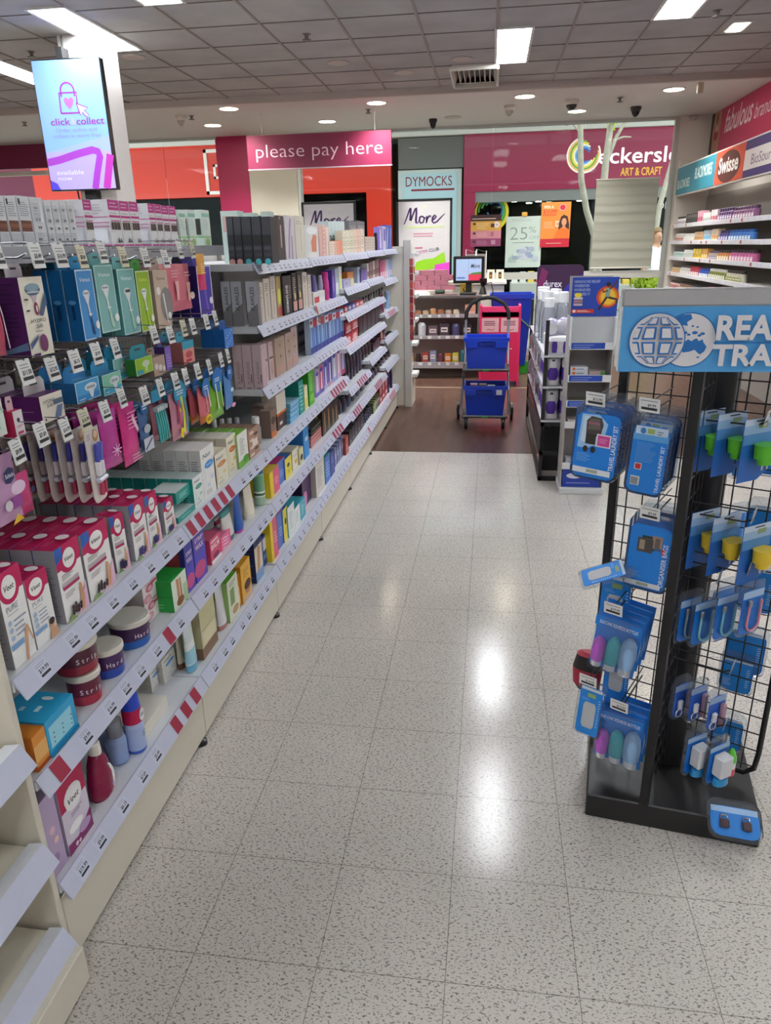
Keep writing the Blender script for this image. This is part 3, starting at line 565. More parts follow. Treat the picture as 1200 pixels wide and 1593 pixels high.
# ------------------------------------------------------------------ packs on the long gondola
XI = -.957
AISLE = pi/2
def art(f, fr, w, h, L):
    for a in L:
        k = a[0]
        if k == 'r': f.rect(fr, a[1]*w, a[2]*h, a[3]*w, a[4]*h, a[5])
        elif k == 'e': f.ell(fr, a[1]*w, a[2]*h, a[3]*w, a[4]*h, a[5])
        elif k == 'c': f.ell(fr, a[1]*w, a[2]*h, a[3], a[3], a[4])
        elif k == 't':
            o = a[6] if len(a) > 6 else {}; o = dict(o)
            if 'width' in o: o['width'] *= w
            f.txt(fr, a[1], a[2]*w, a[3]*h, a[4]*h, a[5], **o)
        elif k == 'v': f.txt(fr, a[1], a[2]*w, a[3]*h, a[4]*w, a[5], rot=pi/2, width=a[6]*h, bold=a[7] if len(a) > 7 else 0, al='l')
        elif k == 'l': f.lines(fr, a[1]*w, a[2]*h, a[3]*w, a[4]*h, a[5], a[6], .3)
        elif k == 'p': f.poly(fr, [(u*w, v*h) for u, v in a[1]], a[2])
        elif k == 's': f.stroke(fr, [(u*w, v*h) for u, v in a[1]], a[2]*w, a[3])
def carton(w, d, h, front='ffffff', side=None, top=None, fa=(), sa=(), ta=(), rough=.4):
    f = MB(); g = lambda c: M(c, rough) if isinstance(c, str) else c
    side = side or front; top = top or side
    f.box(-w/2, w/2, 0, d, 0, h, g(side), front=g(front), top=g(top))
    art(f, FRONT(w), w, h, fa); art(f, LEFT(w, d), d, h, sa); art(f, TOP(w, d, h), w, d, ta)
    return f
HID = {}
def C(px0, px1, pt, x, z, d, label, front, side=None, top=None, fa=(), sa=(), ta=(), rows=0, short=None, name='carton', cat='box', group=None, turn=0., gap=.003, wmin=.012, h=None):
    y0, y1 = PY(px0, x, z), PY(px1, x, z); w = max(y1-y0-.002, wmin); h = h or PZ(pt, x, y0)-z
    o = tag(carton(w, d, h, front, side, top, fa, sa, ta).build(name), label, cat, group or ('row of '+short if rows and short else None))
    o.location = (x, (y0+y1)/2, z); o.rotation_euler = (0, 0, AISLE+turn)
    for k in range(rows):
        dup(o, (x-(k+1)*(d+gap), (y0+y1)/2, z), AISLE+turn, '%s, %s behind the front one' % (short, ['first', 'second', 'third', 'fourth', 'fifth', 'sixth', 'seventh', 'eighth', 'ninth', 'tenth'][k]), cat, group or 'row of '+short)
    return o
CR = 'c4145a'; GRY = '9c9aa0'
LEG = [('p', [(.62, .02), (.80, .02), (.86, .2), (.8, .38), (.72, .4), (.7, .2)], 'd9a27c')]
def veet(stripe='b02a5c', berry='2c2450'):
    F_ = [('r', 0, .70, 1, 1, CR), ('e', .5, .73, .34, .11, CR), ('p', [(0, .80), (.3, .86), (.3, 1), (0, 1)], '2a62b8'), ('e', .52, .80, .25, .13, 'f1efec'), ('t', 'Veet', .52, .775, .055, '1d1b1e', dict(bold=.01, shear=.25, width=.36)),
          ('l', .12, .56, .6, .64, 3, '555258'), ('r', .1, .46, .78, .53, 'b9aeb4'), ('r', .1, .43, .78, .475, stripe), ('l', .12, .31, .55, .39, 3, '77747c'), ('p', [(.45, 0), (1, 0), (1, .38), (.8, .2)], 'e9bfd4')]
    F_ += LEG+[('c', .3+.11*(k % 4), .06+.05*(k//4)+.02*(k % 2), .0055, berry) for k in range(10)]+[('p', [(0, 0), (.42, 0), (.2, .08)], '8fa86a')]
    return F_
VS = [('l', .15, .1, .9, .8, 16, '7d7b83')]; VT = [('e', .7, .35, .16, .3, 'f1ecee'), ('l', .1, .4, .5, .7, 2, 'e27aa4')]
PURE = [('r', 0, .76, 1, 1, CR), ('e', .42, .80, .42, .14, CR), ('e', .42, .83, .3, .12, 'f4f2ef'), ('t', 'Veet', .42, .80, .06, '1d1b1e', dict(bold=.01, shear=.25, width=.42)), ('t', 'PURE', .38, .59, .06, '8a93a5', dict(width=.5)), ('l', .15, .55, .7, .57, 1, '8a93a5'),
        ('c', .16, .48, .006, 'a9bcd8'), ('c', .16, .40, .006, 'a9bcd8'), ('c', .16, .32, .006, 'a9bcd8'), ('l', .3, .30, .85, .51, 4, '8c98b0'), ('r', 0, .20, .55, .26, '7fa3cf')]
PUREL = PURE+[('p', [(.5, 0), (.6, 0), (.72, .2), (.78, .32), (.9, .16), (.95, .18), (.8, .36), (.7, .36), (.6, .18)], 'd7a37f')]
PUREW = PURE+[('e', .78, .2, .12, .06, 'd9a780'), ('e', .78, .24, .13, .05, '2d2220'), ('p', [(.6, 0), (1, 0), (.95, .14), (.7, .14)], 'd9a780')]
Z3, Z2, ZD = .795, .545, .253
C(24, 58, 899, XI, Z3, .05, 'white wax strip box with bent legs picture, nearest on the upper shelf', 'f2f1ee', GRY, CR, PUREL, VS, VT, 3, 'white wax strip box with legs')
C(59, 91, 905, XI, Z3, .05, 'white wax strip box showing a dark haired woman, beside the legs one', 'f2f1ee', GRY, CR, PUREW, VS, VT, 3, 'white wax strip box with woman')
C(104, 139, 858, XI, Z3, .052, 'wax strip box with berries, left of the two large ones on upper shelf', 'f1efec', GRY, CR, veet(berry='3a2028'), VS, VT, 5, 'wax strip box with dark berries')
C(142, 180, 834, XI, Z3, .052, 'wax strip box with berries, right of the two large ones on upper shelf', 'f1efec', GRY, CR, veet(berry='3a2028'), VS, VT, 5, 'wax strip box of second large stack')
C(186, 200, 806, XI-.01, Z3, .05, 'slim wax strip box turned sideways between the berry boxes', 'f1efec', GRY, CR, veet(), VS, VT, turn=-.25)
C(212, 234, 788, XI, Z3, .05, 'wax strip box with blue flowers, third large box along upper shelf', 'f1efec', GRY, CR, veet(berry='3b2f78'), VS, VT, 4, 'wax strip box with blue flowers')
C(235, 252, 775, XI, Z3, .05, 'wax strip box with blue flowers and a back view, fourth along', 'f1efec', GRY, CR, veet(berry='3b2f78'), VS, VT, 3, 'wax strip box with a back view')
C(259, 274, 783, XI, Z3, .05, 'smaller wax strip box beside the small teal cartons', 'f1efec', GRY, CR, veet(berry='3b2f78'), VS, VT, 2, 'smaller wax strip box')
TL = '1f8d84'
TF = [('r', .1, .15, .9, .85, '33a59a'), ('l', .2, .3, .8, .7, 3, 'bfe6df')]
C(278, 304, 806, XI, Z3, .09, 'teal carton lying at the bottom of a stack of two', '2b9a90', TL, 'd9e6e4', TF, gap=.01)
C(275, 300, 783, XI-.012, Z3+.052, .09, 'teal carton on top of the small stack of two', '2b9a90', TL, 'dfe9e8', TF, h=.04)
NA = lambda c, c2='e9dcc2': [('t', 'Nair', .45, .80, .085, '26262c', dict(bold=.005, shear=.15, width=.6)), ('e', .55, .64, .33, .075, c), ('l', .35, .62, .75, .66, 1, 'f4f4f4'), ('e', .7, .36, .14, .05, c2), ('e', .4, .24, .1, .035, c2), ('l', .15, .06, .7, .16, 3, 'a3a2a0'), ('s', [(0, .1), (.2, .35), (.1, .7)], .03, c2)]
C(304, 319, 746, XI, Z3, .040, 'white faced hair removal box at the front of a long teal row', 'eef2f0', TL, 'cfe3e0', NA('3d9c86', 'b9d8c8'), [('l', .2, .2, .8, .7, 6, '55b0a6')], (), 10, 'teal sided hair removal box', gap=.002)
C(319, 339, 702, XI, Z3, .042, 'tall white hair removal box with blue oval', 'f3f2ee', 'd5d3d2', 'eceae6', NA('4b9ade', 'cfe0ee'), VS, (), 4, 'tall white box with blue oval')
C(337, 357, 711, XI, Z3, .05, 'cream hair removal box with orange oval, shorter one', 'efe9d6', 'c9c3b3', 'e9e2c8', NA('d98a4a', 'e3d79a'), VS, (), 1, 'short cream box with orange oval')
C(357, 371, 683, XI-.01, Z3, .042, 'tall cream and yellow hair removal box with orange oval', 'efe7cf', 'd9d2c2', 'f0ebe0', NA('d97b3a', 'e3cf6a'), VS, (), 4, 'tall cream box with orange oval')
C(373, 388, 678, XI, Z3, .05, 'white box with bright green top and leaf corner', 'efefe6', '9ab87a', '7fc241', [('l', .2, .35, .7, .85, 8, '8a8f88'), ('r', 0, 0, 1, .2, '74b843'), ('e', .7, .18, .3, .1, '4f9a2f')], VS, (), 5, 'green topped white box')
C(389, 405, 672, XI, Z3, .05, 'brown floral patterned box on the upper shelf', 'b98f78', '7d5a4a', 'a98a75', [('e', .3+.4*(k % 2), .1+.13*k, .2, .05, ('ead9c9', '5e4036')[k % 2]) for k in range(7)]+[('r', .3, .35, .8, .6, 'efe2d6')], (), (), 2, 'brown floral box')
# bottles and tubes
def bottle(w, h, body, cap, d=None, caph=.2, label=None, neck=.45, shoulder=.78, p=2.3, la=(), lab=(.15, .6), rough=.3, bands=None, flat=False):
    """returns (body builder, cap builder): a bottle standing at the origin, front at y=0"""
    d = d or w; rx, ry = w/2, d/2; cy = ry; hb = h*(1-caph)
    f = MB(); secs = [(0, 0, cy, rx*.92, ry*.92, p), (.004, 0, cy, rx, ry, p), (hb*shoulder, 0, cy, rx, ry, p), (hb*(shoulder+.7*(1-shoulder)), 0, cy, rx*.8, ry*.8, p), (hb, 0, cy, rx*neck, ry*max(neck, .5), 2)]
    mm = M(body, rough) if isinstance(body, str) else body; ml = [mm]*4
    if bands:                                     # colour bands up the straight body
        z0 = .004; secs2 = secs[:2]; ml = [mm]
        for zf, c in bands: secs2.append((hb*shoulder*zf, 0, cy, rx, ry, p)); ml.append(M(c, rough) if isinstance(c, str) else c)
        secs = secs2+secs[3:]; ml += [mm]*2
    f.loft(secs, ml, 22)
    if la: art(f, ((-w/2, -.0008, 0), (1, 0, 0), (0, 0, 1)), w, hb, la)
    g = None
    if caph:
        cr_, cd_ = (rx*neck*1.05, ry*max(neck, .5)*1.05) if not flat else (rx*.95, ry*.95)
        g = MB().loft([(hb-.001, 0, cy, cr_, cd_, 2), (h-.004, 0, cy, cr_, cd_, 2), (h, 0, cy, cr_*.85, cd_*.85, 2)], M(cap, .3) if isinstance(cap, str) else cap, 18)
    return f, g
def squeeze(w, h, body, cap, d=None, caph=.17, la=(), rough=.35, taper=.96, capw=.8, bands=None):
    """squeeze tube standing on its cap with a flat crimped top"""
    d = d or w*.5; rx, ry = w/2, d/2; cy = ry; zc = h*caph
    mm = M(body, rough); f = MB(); secs = [(zc, 0, cy, rx*capw, ry*capw, 2), (zc+.006, 0, cy, rx*.92, ry, 2.2)]; ml = [mm]
    n = 6
    for k in range(1, n+1):
        t = k/n; secs.append((zc+.006+(h-zc-.006)*t, 0, cy, rx*(.92+.08*t), ry*(1-t)+.0015*t+ry*.12*t*(1-t), 2.2)); ml.append(mm)
    if bands: 
        for k in range(1, n+1):
            for t0, t1, c in bands:
                if t0 <= (k-.5)/n <= t1: ml[k] = M(c, rough)
    f.loft(secs, ml, 20)
    if la: 
        o = f.lift; art(f, ((-w/2, .006, zc), (1, 0, 0), (0, ry/h, 1)), w, h-zc, la)
    g = MB().loft([(0, 0, cy, rx*capw*.97, ry*capw*.97, 2), (zc, 0, cy, rx*capw, ry*capw, 2)], M(cap, .35), 18)
    return f, g
def SPAN(px0, px1, x, z, k=1.):
    # a round thing's centre and radius from its left and right outline: k = depth / width
    ym = PY((px0+px1)/2, x, z); P = lambda a, b: 600+F*(a*RT.x+b*RT.y+(z-EYE)*RT.z)/(a*FW.x+b*FW.y+(z-EYE)*FW.z)
    gy = (P(x, ym+.01)-P(x, ym-.01))/.02; gx = (P(x+.01, ym)-P(x-.01, ym))/.02
    return ym, (px1-px0)/2/math.hypot(gy, gx*k)
def BT(kind, px0, px1, pt, x, z, label, cat='bottle', name=None, group=None, turn=0., **kw):
    ym, r = SPAN(px0, px1, x, z, .5 if kind is squeeze else 1.); w = PY(px1, x, z)-PY(px0, x, z) if kw.pop('wide', 0) else 2*r; h = PZ(pt, x, ym)-z
    f, g = kind(w, h, **kw); o = f.build(name or ('tube' if kind is squeeze else 'bottle'))
    if g: g.build('cap', o)
    tag(o, label, cat, group); o.location = (x, ym, z); o.rotation_euler = (0, 0, AISLE+turn); return o
BT(bottle, 400, 415, 648, XI-.03, Z3, 'silver grey bottle with white cap on the upper shelf', body='a5a09c', cap='f0f0ee', caph=.26, neck=.8)
C(414, 422, 632, XI-.05, Z3, .06, 'taupe carton, left one behind the silver bottle', '9c8478', '8a7468', 'b3a297', [('e', .5, .5, .4, .2, '6d5850')])
C(423, 431, 640, XI-.01, Z3, .05, 'taupe and orange carton beside the silver bottle', '8d7468', '7d675c', 'a08d82', [('r', 0, 0, 1, .2, 'd9772f'), ('e', .5, .6, .4, .14, '4f3d38')])
C(433, 447, 616, XI-.02, Z3, .07, 'brown and cream carton with an orange band', 'e9dfcf', '5f4438', 'ece6da', [('r', 0, 0, 1, .4, '54392f'), ('r', 0, .4, 1, .47, 'd9702c'), ('r', .2, .12, .5, .2, 'e9e4da')], [('r', 0, .4, 1, .47, 'd9702c'), ('r', 0, .47, 1, 1, 'd8ccb9')])
for k in range(4): C(452, 466, 650-k*7, XI-.0, Z3+k*.024, .09, 'pale blue flat box, %s from the bottom of its stack' % ORD[k], '6fb4dc', '5a9cc6', 'a5cfe4', [('l', .1, .3, .8, .7, 1, 'e6f2f8')], h=.022, group='pale blue box stack')
C(467, 474, 595, XI, Z3, .2, 'tall teal carton in the fourth bay, with long teal side', '2aa39a', '137a70', '2a9d95', [('l', .2, .1, .8, .9, 7, 'bfe9e4')], [('l', .3, .5, .9, .6, 1, '2f958c')])
C(475, 480, 602, XI, Z3, .1, 'thin cream and yellow carton between teal and green ones', 'f2edc4', 'd8d29a', 'efe9c0', [('r', 0, .1, 1, .5, 'e8dc7a')])
C(482, 490, 578, XI, Z3, .2, 'bright green carton right of the teal one', '4fb52e', '2f8f22', '6fc548', [('r', .2, .1, .9, .3, '8fd060'), ('l', .2, .4, .8, .9, 7, 'd6f0c6')])
BR = ['c9a5c6', 'd05f8f', '6f6ac8', '5a4fb0', 'b7b9d6', 'd9a0b5', '8f9fd6']
for k in range(7):
    a = 492+k*6.6
    C(a, a+6, 578-k*7.5, XI-.02, Z3, .03, 'hanging toothbrush card, %s of seven beside the green carton' % ORD[k], BR[k], 'c5c4d2', 'd6d6e0', [('r', .35, .1, .6, .9, 'f0eef4'), ('e', .5, .85, .35, .08, '3d4fae'), ('r', 0, .0, 1, .15, BR[(k+2) % 7])], name='toothbrush_card', cat='toothbrush', group='toothbrush cards on the third shelf')
# middle shelf
PK = 'ef7fa0'
C(60, 83, 1150, XI+.01, Z2, .10, 'orange box at the near end of the middle shelf', 'e0913a', 'c9742a', 'd9822c', [('r', .0, .25, .85, .7, 'eab26a'), ('r', 0, 0, 1, .12, 'b5501c')])
CY = '27a3d6'
C(80, 123, 1126, XI+.012, Z2, .125, 'glossy cyan wax box with a pale chart, near end of middle shelf', CY, '1d86b8', '2fabdc', [('r', .08, .2, .86, .78, '9ad4e6')]+[('c', .2+.3*(k % 3), .3+.13*(k//3), .0022, '2b4a5e') for k in range(9)]+[('r', 0, 0, 1, .12, '1b87b4')], (), [('l', .3, .2, .5, .8, 2, 'c9ecf7'), ('e', .75, .35, .06, .12, 'eaf7fb')])
def tub(px0, px1, zb, x, label, top, c0, c1, h=.085, text='Hard Wax'):
    zl_ = zb+h; r = .055
    for _ in range(6): x = -.947-r; ym, r = SPAN(px0, px1, x, zl_)
    t = thing('wax_tub', label, 'tub', (x, ym, zb), AISLE, 'round wax tubs')
    f = MB(); f.lathe([(0, r*.9), (.004, r*.93), (h*.3, r*.95), (h*.62, r*.97), (h*.84, r)], [M(c1, .3), M(c1, .3), M(c0, .3), M(c0, .3)], 32)
    L = [(-.62+.155*k) for k in range(9)]
    f.v = f.v; f.build('body', t)
    g = MB().lathe([(h*.80, r*1.02), (h*.84, r*1.06), (h*.97, r*1.05), (h, r*.98), (h*.985, r*.9)], M(top, .35), 32); g.build('lid', t)
    # wrapped lettering: each letter stands on the curved wall
    w_ = MB(); W_ = 0; adv = .75*.0165
    for i, ch in enumerate(text):
        if ch == ' ': continue
        a = (i-len(text)/2+.5)*adv/r; fr = ((r*1.003*sin(a)*.985, -r*1.003*cos(a)*.985, h*.40), (cos(a), sin(a), 0), (0, 0, 1)); w_.txt(fr, ch, 0, 0, .013, 'e9d6e6', .01, res=2)
    w_.build('lettering', t); return t
tub(98, 154, Z2, -1.035, 'red wax tub underneath the other red one', 'd8d2c6', '6d2440', 'b03048', text='Strip Wax')
tub(75, 148, Z2+.087, -1.04, 'red wax tub stacked on top of another red tub', 'd8d3c4', '5a2338', '96283c', text='Strip Wax')
tub(134, 190, Z2, -1.04, 'blue and purple wax tub right beside the red stack', 'd9d4c6', '4a2a5e', '2f4fb0')
tub(166, 231, Z2, -1.045, 'blue wax tub with white lid next to the pink rose box', 'dcd8cc', '45264f', '2a62b4')
ROSE = [('e', .25+.2*(k % 2), .12+.2*k, .26, .09, ('e9a0b4', 'd77f9a')[k % 2]) for k in range(5)]+[('e', .25+.2*(k % 2), .12+.2*k, .13, .045, 'f0c3cd') for k in range(5)]
C(229, 251, 905, -1.0, Z2, .16, 'large white wax box with pink roses, standing by the blue tub', 'efe6e4', 'cbbfbb', 'e3d6d2', ROSE+[('t', 'Nair', .62, .86, .07, '2b2b30', dict(shear=.15, width=.5)), ('r', .5, .76, .95, .82, 'c05a72'), ('t', 'Nair', .68, .42, .07, '2b2b30', dict(shear=.15, width=.5)), ('r', .56, .32, .98, .38, 'c05a72')], [('l', .1, .1, .9, .9, 14, 'a09592')])
C(272, 294, 907, XI+.008, Z2, .10, 'green wax box with a pair of legs on its front', 'dfe7d6', '1f9a3d', '2aa845', [('p', [(.3, .2), (.45, .2), (.48, .9), (.3, .95)], 'c58e66'), ('p', [(.5, .2), (.62, .2), (.6, .9), (.52, .9)], 'b97f58'), ('e', .45, .18, .25, .14, '8a5a34'), ('r', .7, 0, 1, .6, 'b7cfa6')], [('r', 0, .48, 1, .5, '157a2d'), ('l', .1, .1, .7, .3, 2, '7fd093')])
NAD = [('p', [(0, 0), (.6, .0), (1, .35), (1, .7), (.4, .5), (0, .7)], '5a4fc8'), ('e', .4, .22, .5, .16, 'cf4f8a'), ('t', 'WAX', .5, .62, .1, 'f2d9ea', dict(bold=.02, width=.7)), ('t', 'STRIP', .5, .77, .08, 'f2d9ea', dict(bold=.02, width=.7))]
C(294, 306, 853, XI, Z2, .07, 'violet wax strip box, left of the pair by the pink pack', '3f3fae', '8a3040', '4a46b8', NAD, [('e', .4, .5, .4, .5, 'a8404a'), ('r', .75, 0, 1, 1, '2f2f86')], (), 2, 'violet wax strip box')
C(307, 324, 832, XI, Z2, .06, 'violet and coral wax strip box, right of the pair', '5a46b4', '3c3a9a', '4a46b8', NAD, (), (), 1, 'violet and coral wax strip box')
PKF = [('t', 'BALM', .5, .55, .2, 'f6e3ea', dict(bold=.03, width=.8)), ('r', .1, .82, .8, .9, 'f4d9e2'), ('e', .5, .25, .3, .12, '8a2a6a')]
C(330, 345, 842, XI-.004, Z2, .07, 'pink and red wax balm pack with a white base', 'e04a6e', 'd8486e', 'e0648a', PKF+[('r', 0, 0, 1, .14, 'f1eeec')])
C(345, 360, 838, XI-.012, Z2, .07, 'bright pink wax pack right behind the balm', 'ef5f94', 'e0588c', 'f07aa6', [('e', .3+.3*(k % 2), .1+.12*k, .2, .05, 'f7d7e4') for k in range(7)])
BT(squeeze, 340, 360, 803, XI-.07, Z2, 'white tube with a crimson shoulder standing behind the pink packs', 'tube', body='e9e2e2', cap='e9e6e6', bands=[(.5, .85, 'c0305a')])
BT(squeeze, 352, 374, 786, XI-.01, Z2, 'white tube with dark teal ends and navy cap', 'tube', body='e4e2dc', cap='1f4a6e', capw=.95, caph=.14, bands=[(.75, 1, '1f5568'), (.6, .75, '4a9a98')], la=[('l', .2, .1, .85, .55, 8, '9a9894')])
BT(squeeze, 371, 386, 768, XI, Z2, 'tall blue and purple tube leaning beside the teal one', 'tube', body='2f5fb4', cap='c83aa0', caph=.06, capw=.95, la=[('l', .35, .45, .6, .9, 10, 'b35ad0')])
BT(squeeze, 386, 406, 757, XI-.004, Z2, 'tall cream tube with faint leaf drawing', 'tube', body='e9e2cf', cap='e6dfd0', caph=.1, capw=.9, la=[('s', [(.3, .2), (.45, .5), (.4, .8)], .04, 'b9a26a'), ('s', [(.6, .3), (.7, .6)], .04, 'c9b88a')])
BT(bottle, 405, 422, 730, XI-.002, Z2, 'green rounded can with white lower band', body='8fc09c', cap='2f6fb4', caph=.1, neck=.9, shoulder=.93, bands=[(.3, 'a9c9ac'), (.34, 'e9efe6'), (.42, '4c7a58'), (.48, 'e9efe6'), (1, '79b38c')])
YL = 'f2d22a'
NB = [('r', .0, 0, .36, 1, YL), ('l', .5, .35, .9, .65, 4, 'f6d6e2')]
C(422, 436, 737, XI, Z2, .12, 'yellow and pink box, front one of the bright trio on middle shelf', 'ec5f86', YL, 'efd54a', NB)
C(433, 445, 722, XI-.012, Z2, .14, 'blue box with pink top in the bright trio on middle shelf', '5a7fd0', 'c8347c', 'c7367e', [('l', .3, .3, .8, .6, 3, 'c5d4f2')], [('r', 0, .75, 1, 1, 'c8347c')])
C(445, 455, 716, XI-.005, Z2, .16, 'yellow fronted box with blue side in the bright trio', 'f0de3f', '2f6fc0', '2f74c4', [('e', .5, .6, .2, .1, '4a4a2a'), ('l', .3, .2, .7, .4, 3, '7a742a')])
C(456, 466, 703, XI-.01, Z2, .10, 'cream box with leaf lettering, middle shelf of third bay', 'efe9d2', 'cfc6b2', 'd5ccb4', [('l', .2, .62, .8, .7, 2, '5a5a40'), ('e', .5, .35, .2, .12, 'd8b04a')], (), (), 2, 'cream leaf box')
C(467, 473, 700, XI, Z2, .09, 'cream box with a dark green picture, right of the leaf one', 'ded9b0', 'b7b08a', 'd2cba4', [('e', .5, .4, .35, .2, '2f3a22')])
C(474, 482, 664, XI, Z2, .22, 'tall sky blue box with a long blue side', '3a95dc', '1f6fc0', '4aa2e2', [('r', .3, .5, .8, .62, 'd9ecf8')], (), (), 1, 'tall sky blue box')
for k in range(5): C(484, 502, 690, XI-.02, Z2+k*.021, .13, '%s compact box, %s from the bottom of its stack' % (('coral pink', 'coral pink', 'coral pink', 'black', 'black')[k], ORD[k]), ('c97a78', 'c97a78', 'c97a78', '2b2a26', '33322c')[k], ('b56a6a', 'b56a6a', 'b56a6a', '23221f', '23221f')[k], ('b98a86', 'b98a86', 'b98a86', '3a4038', '3a4038')[k], [('l', .1, .3, .8, .7, 1, 'd9c9b9')], h=.019, group='compact box stack')
BKST = [('r', .2, .05, .32, .8, 'a98a5a'), ('r', .66, .05, .78, .8, 'a98a5a')]
C(503, 516, 637, XI-.01, Z2, .13, 'dark brown box with gold stripes, left of the pair', '3a2f29', '2f2621', '5a5048', BKST, BKST)
C(516, 527, 632, XI-.01, Z2, .13, 'dark brown box with gold stripes, right of the pair', '3a2f29', '2f2621', '5a5048', BKST)
NVY = '23283c'
def darkbottle(px0, px1, pt, x, z, label, body=NVY, cap='15161c', lab_='5d6684', **kw):
    return BT(bottle, px0, px1, pt, x, z, label, 'bottle', None, kw.pop('group', None), wide=1, d=.05, body=body, cap=cap, caph=kw.pop('caph', .22), neck=kw.pop('neck', .7), la=[('r', .2, .3, .8, .36, lab_), ('r', .25, .2, .75, .23, lab_)], **kw)
for k in range(6):
    a = 528+k*7; darkbottle(a, a+6.5, 622-k*5.4, XI-.03, Z2-.02, 'navy bottle on the middle shelf, %s of six past the striped boxes' % ORD[k], body=('272c40', '20232f', '2f3a58', '23202c', '33284a', '2a2436')[k], group='navy bottles on middle shelf')
for k in range(9):
    a = 572+k*4.2; darkbottle(a, a+4, 587-k*5.2, XI-.03, Z2-.02, 'purple black bottle at the far middle shelf, %s in line' % ORD[k], body=('3a2346', '2a2233', '4a3560', '28222e')[k % 4], group='purple bottles far along middle shelf')
# lowest shelf
C(79, 106, 1262, XI, ZD, .07, 'lilac carton at the near end of the lowest shelf', 'b9a3c4', 'a08fb0', 'b8a8c4', [('e', .6, .55, .14, .05, 'e3bcc8'), ('e', .7, .4, .12, .04, 'e9c8b8'), ('e', .5, .2, .2, .06, '9a84b0')])
VB = [('r', 0, .62, 1, 1, 'b8184f'), ('e', .5, .72, .34, .15, 'eceaea'), ('t', 'Veet', .5, .685, .08, '201d22', dict(bold=.01, shear=.25, width=.44)), ('r', 0, 0, 1, .62, 'd5cbdc'), ('e', .5, .68, .33, .15, 'efedee'), ('t', 'Veet', .5, .645, .08, '201d22', dict(bold=.01, shear=.25, width=.44)), ('l', .3, .45, .8, .52, 2, '6a6470'), ('e', .4, .3, .28, .07, 'f2f0f2'), ('p', [(0, 0), (1, 0), (1, .3), (.4, .12), (0, .16)], '8a2a6a'), ('e', .7, .16, .24, .07, 'b99ac4'), ('c', .3, .06, .006, 'f0d9e4'), ('c', .42, .05, .005, 'f0d9e4')]
C(109, 145, 1232, XI, ZD, .05, 'crimson and lilac wax box near the end of the lowest shelf', 'd5cbdc', 'b3a3bb', 'b8184f', VB)
def pump(px, x, z, label):
    y = PY(px, x, z); t = thing('lotion_bottle', label, 'bottle', (x, y, z), AISLE); cr = M('8a1240', .25)
    f = MB(); f.loft([(0, 0, 0, .038, .024, 2.3), (.01, 0, 0, .043, .028, 2.3), (.06, 0, 0, .041, .027, 2.3), (.105, 0, 0, .032, .022, 2.2), (.125, 0, 0, .022, .018, 2), (.132, 0, 0, .016, .015, 2)], cr, 26)
    art(f, ((-.04, -.0272, 0), (1, 0, 0), (0, .055, 1)), .08, .12, [('e', .58, .42, .30, .36, 'ece8ec'), ('e', .56, .66, .22, .1, 'f6f4f6'), ('t', 'Veet', .56, .64, .08, '26202a', dict(shear=.25, width=.3)), ('l', .4, .3, .78, .52, 5, '9a94a8'), ('r', .42, .2, .72, .25, '3a5a9a')]); f.build('body', t)
    MB().lathe([(.128, .0165), (.160, .0155), (.164, .012)], M('ece6dc', .4), 18).build('cap', t)
pump(160, XI-.03, ZD, 'crimson hair removal bottle with white cap, lowest shelf')
def spray(px, x, z, label, full):
    y = PY(px, x, z); t = thing('spray_can', label, 'spray can', (x, y, z), AISLE)
    f = MB(); f.lathe([(0, .025), (.004, .027), (.012, .0275), (.085, .0275), (.1, .0255)] if full else [(0, .026), (.004, .028), (.07, .028), (.085, .022)], [M('3a62c4', .3), M('3a62c4', .3), M('a9bce6', .3), M('b4c4ea', .3)] if full else [M('4a6ab4', .3)]+[M('8fa3cf', .3)]*2, 22, cap1=True)
    if full: art(f, ((-.02, -.0279, 0), (1, 0, 0), (0, 0, 1)), .04, .1, [('l', .3, .5, .8, .7, 4, '4a5a80')])
    f.build('can', t)
    if full:
        g = MB().lathe([(.1, .0278), (.145, .0272)], M('c0184e', .3), 22); art(g, ((-.02, -.0282, .1), (1, 0, 0), (0, 0, 1)), .04, .045, [('e', .62, .45, .36, .42, 'f1f0f2'), ('t', 'Veet', .62, .32, .36, '26202a', dict(shear=.25, width=.56))]); g.build('shoulder', t)
        MB().lathe([(.145, .0268), (.185, .024), (.192, .02)], M('2a4fd0', .3), 20).build('cap', t)
    else: MB().lathe([(.085, .0225), (.135, .022)], clear('e6e2e8', .15, .1, 'frosted_cap', .25), 20).build('cap', t)
spray(214, XI-.02, ZD, 'blue capped hair removal spray can with crimson shoulder', True)
spray(186, XI-.05, ZD, 'pale blue frosted capped can left of the blue capped spray', False)
spray(172, XI-.10, ZD, 'pale blue frosted capped can furthest back at left', False)
o = C(226, 262, 1120, XI-.015, ZD, .2, 'white hair removal box lying flat behind the spray can', 'e4dfd2', 'd3ccbe', 'ece8dc', [], (), [('t', 'Nair', .3, .2, .1, '26262c', dict(shear=.15, width=.36)), ('e', .25, .62, .2, .06, '2f7fae'), ('s', [(.1, .3), (.5, .55), (.6, .9)], .012, '55524a'), ('e', .7, .5, .06, .03, 'c58a4a')], h=.045)
NB2 = NA('4b9ade', 'cfe0ee')
C(237, 251, 1047, XI-.10, ZD, .05, 'white box with blue oval standing behind the flat one, left', 'efece4', 'd2cdc2', 'e9e5da', NB2, VS)
C(256, 276, 1030, XI-.08, ZD, .05, 'white box with blue oval standing behind the flat one, right', 'efece4', 'd2cdc2', 'e9e5da', NB2, VS)
BT(squeeze, 283, 298, 985, XI-.05, ZD, 'cream tube with brown cap on the lowest shelf', 'tube', body='e3d8bf', cap='7a4a30', capw=.9, la=[('l', .3, .4, .8, .8, 5, 'b9a888')])
